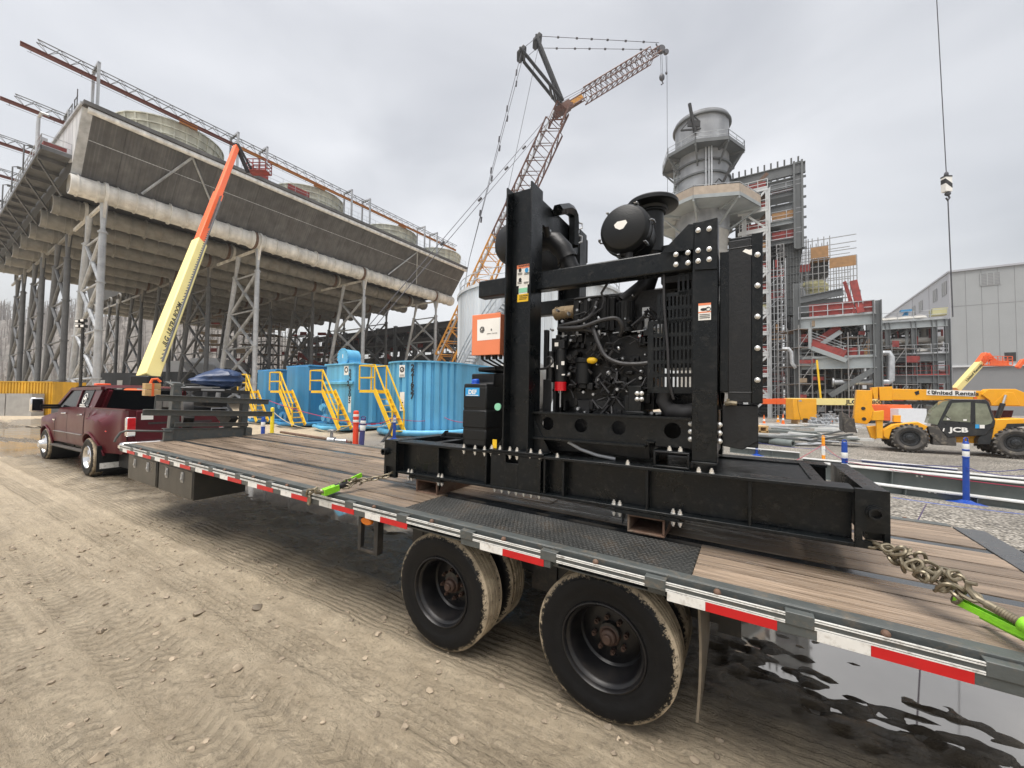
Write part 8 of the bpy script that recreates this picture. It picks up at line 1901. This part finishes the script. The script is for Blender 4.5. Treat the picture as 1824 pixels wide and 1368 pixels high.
yb_=thing('plant_cabinet','plain yellow steel plant cabinet standing in front of the level cream boom','cabinet',V((cx0.x+cx1.x)/2,cx0.y,cx1.z))
w_=(cx1.x-cx0.x)/2; hh_=cx0.z-cx1.z
MB().box(-w_,w_,-.1,1.1,0,hh_).build('casing',M['jcb'],yb_,bev=.04); MB().box(-.25,.25,-.13,-.09,.0,.16).build('fork_slot',M['ink'],yb_); b=MB(); b.box(-w_*.55,-w_*.3,-.12,-.09,hh_-.3,hh_-.14); b.build('vent_hood',M['galv'],yb_); b=MB(); b.tube([(-w_*.65,-.11,hh_*.95),(-w_*.6,-.11,hh_*.5),(-w_*.4,-.11,.05)],.012); b.build('hanging_cable',M['ink'],yb_)
zc_=gslope(yb_.location.x,yb_.location.y)
st=thing('timber_bearer','timber bearers carrying the yellow plant cabinet','bearer',V(yb_.location.x,yb_.location.y,zc_))
for s in (-.6,.6): MB().box(s-.12,s+.12,0,1.,0,max(.05,cx1.z-zc_)).build('timber',M['pine'],st)
# boom lift by the metal building
p=at(1705,690,58); g1=V(p.x,p.y,-.75); h3=thing('boom_lift','distant cream boom lift with orange arm raised against the metal building','boom lift',g1)
a0,a1,a2=at(1702,694,58),at(1746,646,58),at(1757,631,58); b0_=at(1775,650,58)
Pl(lambda b:b.bar(a0,a1,.75,.8),'boom_base','cream',.03,o=h3); Pl(lambda b:(b.bar(a1-(a1-a0)*.03,a2,.7,.85),b.bar(a2,b0_,.5,.6)),'boom_tip','lift',.03,o=h3)
def bk(b,c=at(1769,650,58),w=2.1):
    b.box(c.x-w,c.x+w,c.y-.6,c.y+.6,c.z-.15,c.z)
    for z in (.45,.8,1.2): b.box(c.x-w,c.x+w,c.y-.62,c.y-.56,c.z+z-.04,c.z+z+.04)
    for i in range(7): b.box(c.x-w+i*w/3-.04,c.x-w+i*w/3+.04,c.y-.62,c.y-.56,c.z,c.z+1.2)
    b.box(c.x-1.1,c.x+1.6,c.y-.6,c.y-.5,c.z,c.z+.6)
Pl(bk,'basket','lift',o=h3); Pl(lambda b:b.box(a0.x-2.4,a0.x+1.2,a0.y-1.2,a0.y+1.2,-.3,1.6),'chassis','lift',.08,o=h3)
def bt(b):
    d=(a1-a0).normalized(); n_=V(d.z,0,-d.x); n2=V(0,-1,0); ay=n2.cross(d); p=a0.lerp(a1,.62)+V(0,-.42,0); b.text('United Rentals',RX(p,d,ay),.55,.004,bold=.01)
Pl(bt,'boom_lettering','ink',o=h3)
p=at(1815,650,58); h4=thing('boom_lift','orange lift basket and arm cut off by the right edge near the building sill','boom lift',V(p.x+2,p.y,-.75))
Pl(lambda b:(b.bar(at(1812,655,58),at(1822,642,58),.4,.5),b.bar(at(1822,642,58),at(1850,660,58),.5,.6),b.bar(at(1850,660,58),at(1850,690,58)+V(0,0,-2),.8,.8)),'boom_tip','lift',.03,o=h4); Pl(lambda b:b.box(p.x+2.2,p.x+5,p.y-1,p.y+1,-.75,1.2),'chassis','lift',.08,o=h4)
far_box(1601,728,1651,752,44,'white_container','plain white container between the orange lift and the telehandler cab','container','tent',2.5,zb=-.75)
# ---------------------------------------------------------------- steel lying on the gravel
M['beam']=mat('primed_beam',(.135,.155,.15),.45,var=.15,vs=2,dirt=(.25,.24,.22),ds=5,da=.4)
M['flg']=mat('galvanised_flange',(.66,.67,.66),.35,.25,var=.12,vs=3,dirt=(.40,.38,.34),ds=6,da=.5)
TX=V(sin(radians(120.8)),cos(radians(120.8)),0)
def gbeam(p,q,h,w,label,i):
    d=(q-p); L_=d.length; X=d.normalized(); Y=V(-X.y,X.x,0); Y=V(0,0,1).cross(X).normalized(); Z=X.cross(Y)
    Mx=Matrix(((X.x,Y.x,Z.x,p.x),(X.y,Y.y,Z.y,p.y),(X.z,Y.z,Z.z,p.z),(0,0,0,1)))
    o=thing('steel_beam',label,'steel beam',Mx,'steel beams lying on the gravel')
    b=MB(); b.box(0,L_,-.012,.012,.03,h-.03); b.box(0,L_,-w/2,w/2,0,.03); [b.box(L_*f-.008,L_*f+.008,-w/2+.01,w/2-.01,.03,h-.03) for f in (.3,.62)]; b.build('web',M['beam'],o,bev=.003)
    MB().box(0,L_,-w/2,w/2,h-.03,h).build('top_flange',M['flg'],o,bev=.003)
    b=MB(); [b.cyl((L_*.42+k*.1,-.02,h*.78),(L_*.42+k*.1,-.013,h*.78),.025,n=10) for k in range(2)]; b.build('bolt_hole',M['label'],o)
    return o
def gp(x,y): return ong(x,y)
p,q=gp(1500,868),gp(1900,917); gbeam(p,q,.20,.26,'nearest long I beam with bright top flange lying across the gravel at right',0)
p,q=gp(1470,853),gp(1900,902); gbeam(p,q,.50,.40,'second long I beam, just beyond the nearest one, with two white bolts',1)
p,q=gp(1300,806),gp(1424,818); gbeam(p,q,.30,.24,'short grey beam lying behind the upright blue post by the radiator',2)
p,q=gp(1535,828),gp(1706,846); gbeam(p,q,.22,.20,'short dark beam with red cord lying between the orange post and blue post',3)
p,q=gp(1430,822),gp(1900,868); gbeam(p,q,.16,.34,'farthest low beam with pale flange before the telehandler',4)
rs=random.Random(77)
lab=['flat grey sheet','pale bent sheet','long thin galvanised strip','dark grey plate','short channel offcut']
places=['near the yellow cabinet','at the front of the heap','on top of the heap','at the left of the heap','by the telehandler forks','in the middle of the heap']
k=0
for row,(yy,D_) in enumerate(((792,17.),(783,18.6),(774,20.5),(766,23),(760,26))):
    for j in range(8):
        x=1352+j*22+rs.uniform(-8,8)+(14 if row%2 else 0)
        if row==0 and (j<3 or j>6): continue
        p=ong(x,yy+rs.uniform(-3,3)); t=rs.randrange(3); ang=rs.uniform(-.5,.35)+(-.35); l=rs.uniform(1.2,3.6); w=rs.uniform(.12,.55); th=rs.uniform(.03,.10)
        b=MB(); b.box(-l/2,l/2,-w/2,w/2,0,th)
        if t==1: b.box(-l/2,l/2,-w/2,-w/2+.02,th,th+.1); b.box(-l/2,l/2,w/2-.02,w/2,th,th+.1)
        o=b.build('steel_offcut',M[('flg','galv','beam')[rs.randrange(3)]],bev=.004); o.matrix_world=Matrix.Translation(p+V(0,0,rs.uniform(.02,.28)))@Matrix.Rotation(ang,4,'Z')@Matrix.Rotation(rs.uniform(-.08,.08),4,'Y')
        tag(o,'grey steel sheets and strips heaped on the gravel left of the telehandler','steel offcut','steel offcuts heaped on the gravel'); k+=1
for i,(x,y) in enumerate(((1360,790),(1386,794),(1399,796))):
    p=ong(x,y); b=MB(); b.lathe(p+V(0,0,.20),(.4,-.9,0),[(.13,-.4),(.20,-.4),(.20,.4),(.13,.4),(.13,-.4)],20); tag(b.build('pipe_offcut',M['beam']),['pipe offcut lying nearest the radiator among the beams','middle pipe offcut under the dark sheet','right pipe offcut under the dark sheet'][i],'pipe','pipe offcuts beside the sheet heap')
p=ong(1378,792); b=MB(); b.box(-1.1,1.1,-.5,.5,.42,.47); o=b.build('dark_sheet',M['dkwall'],loc=p,bev=.004); o.rotation_euler=(0,.03,-.45); tag(o,'dark grey sheet resting over the pipe offcuts','steel sheet')
for i,(x0,y0,x1,y1) in enumerate(((1425,793,1500,776),(1440,796,1518,783))):
    b=MB(); b.bar(ong(x0,y0)+V(0,0,.3),ong(x1,y1)+V(0,0,.35),.12,.10); tag(b.build('angle_bar',M['dkwall']),['upper dark angle bar slanting over the sheet heap','lower dark angle bar slanting over the sheet heap'][i],'angle bar')
# cones and small site clutter
M['cone']=mat('cone_orange',(.85,.16,.02),.5,var=.1)
for i,(x,y,h) in enumerate(((1361,757,1.0),(1386,752,.8),(1395,756,1.1),(1483,752,.6),(1490,812,.0))):
    if h==0: continue
    p=ong(x,y); o=thing('traffic_cone',['orange red cone at the foot of the white stair tower, leftmost','amber cone between two taller red cones','tall red cone left of the yellow cabinet','small orange cone right of the yellow cabinet'][i],'traffic cone',p)
    b=MB(); b.lathe((0,0,0),(0,0,1),[(.22,0),(.22,.03),(.15,.04),(.03,h),(.0,h)],16); b.build('cone_body',M['doran' if i==1 else 'cone'],o); b=MB(); b.lathe((0,0,0),(0,0,1),[(.115,h*.4),(.085,h*.6)],16); b.build('white_collar',M['band'],o)
for i,(x,y,D) in enumerate(((1345,742,27),(1474,734,40),(1464,742,38),(1488,740,44))):
    p=at(x,y,D); g=gslope(p.x,p.y); b=MB(); rr=random.Random(i+5)
    if i==0:
        [b.box(-.6,.6,-.5,.5,z_,z_+.1) for z_ in (0,.35,.7)]; [b.box(s-.06,s+.06,-.5,.5,0,.7) for s in (-.5,0,.5)]
    else:
        for k in range(6):
            c=rr.uniform(-1,1); h_=rr.uniform(.4,1.3); b.cyl((c,0,0),(c,0,h_),.09,n=10); b.cyl((c,0,h_),(c,0,h_+.06),.2,n=12); b.cyl((c-.25,0,h_*.6),(c+.25,0,h_*.6),.12,n=10); b.cyl((c-.28,0,h_*.6),(c-.22,0,h_*.6),.2,n=12); b.cyl((c+.22,0,h_*.6),(c+.28,0,h_*.6),.2,n=12)
        b.box(-1.2,1.2,-.3,.3,-.0,.12)
    o=b.build('timber_crate' if i==0 else 'valve_rack',M['pine' if i==0 else 'galv'],loc=V(p.x,p.y,g)); tag(o,['open timber crate beside the radiator base','grey flanged valves stacked right of the yellow cabinet','grey pipe fittings by the yellow cabinet corner','grey valves farthest back under the cream boom'][i],'crate' if i==0 else 'valves')
q=at(1806,962,4.6); q.z=.75
# ---------------------------------------------------------------- thin haze of a wet grey day
hm=bpy.data.materials.new('haze'); hm.use_nodes=True; nt=hm.node_tree; nt.nodes.clear()
o_=nt.nodes.new('ShaderNodeOutputMaterial'); pv=nt.nodes.new('ShaderNodeVolumePrincipled'); pv.inputs['Color'].default_value=(.92,.93,.95,1); pv.inputs['Density'].default_value=.00045; pv.inputs['Anisotropy'].default_value=.2
nt.links.new(pv.outputs[0],o_.inputs['Volume'])
b=MB(); b.box(-450,450,-450,450,-3,120); hz=b.build('haze',hm,smooth=False); struct(hz,'stuff')
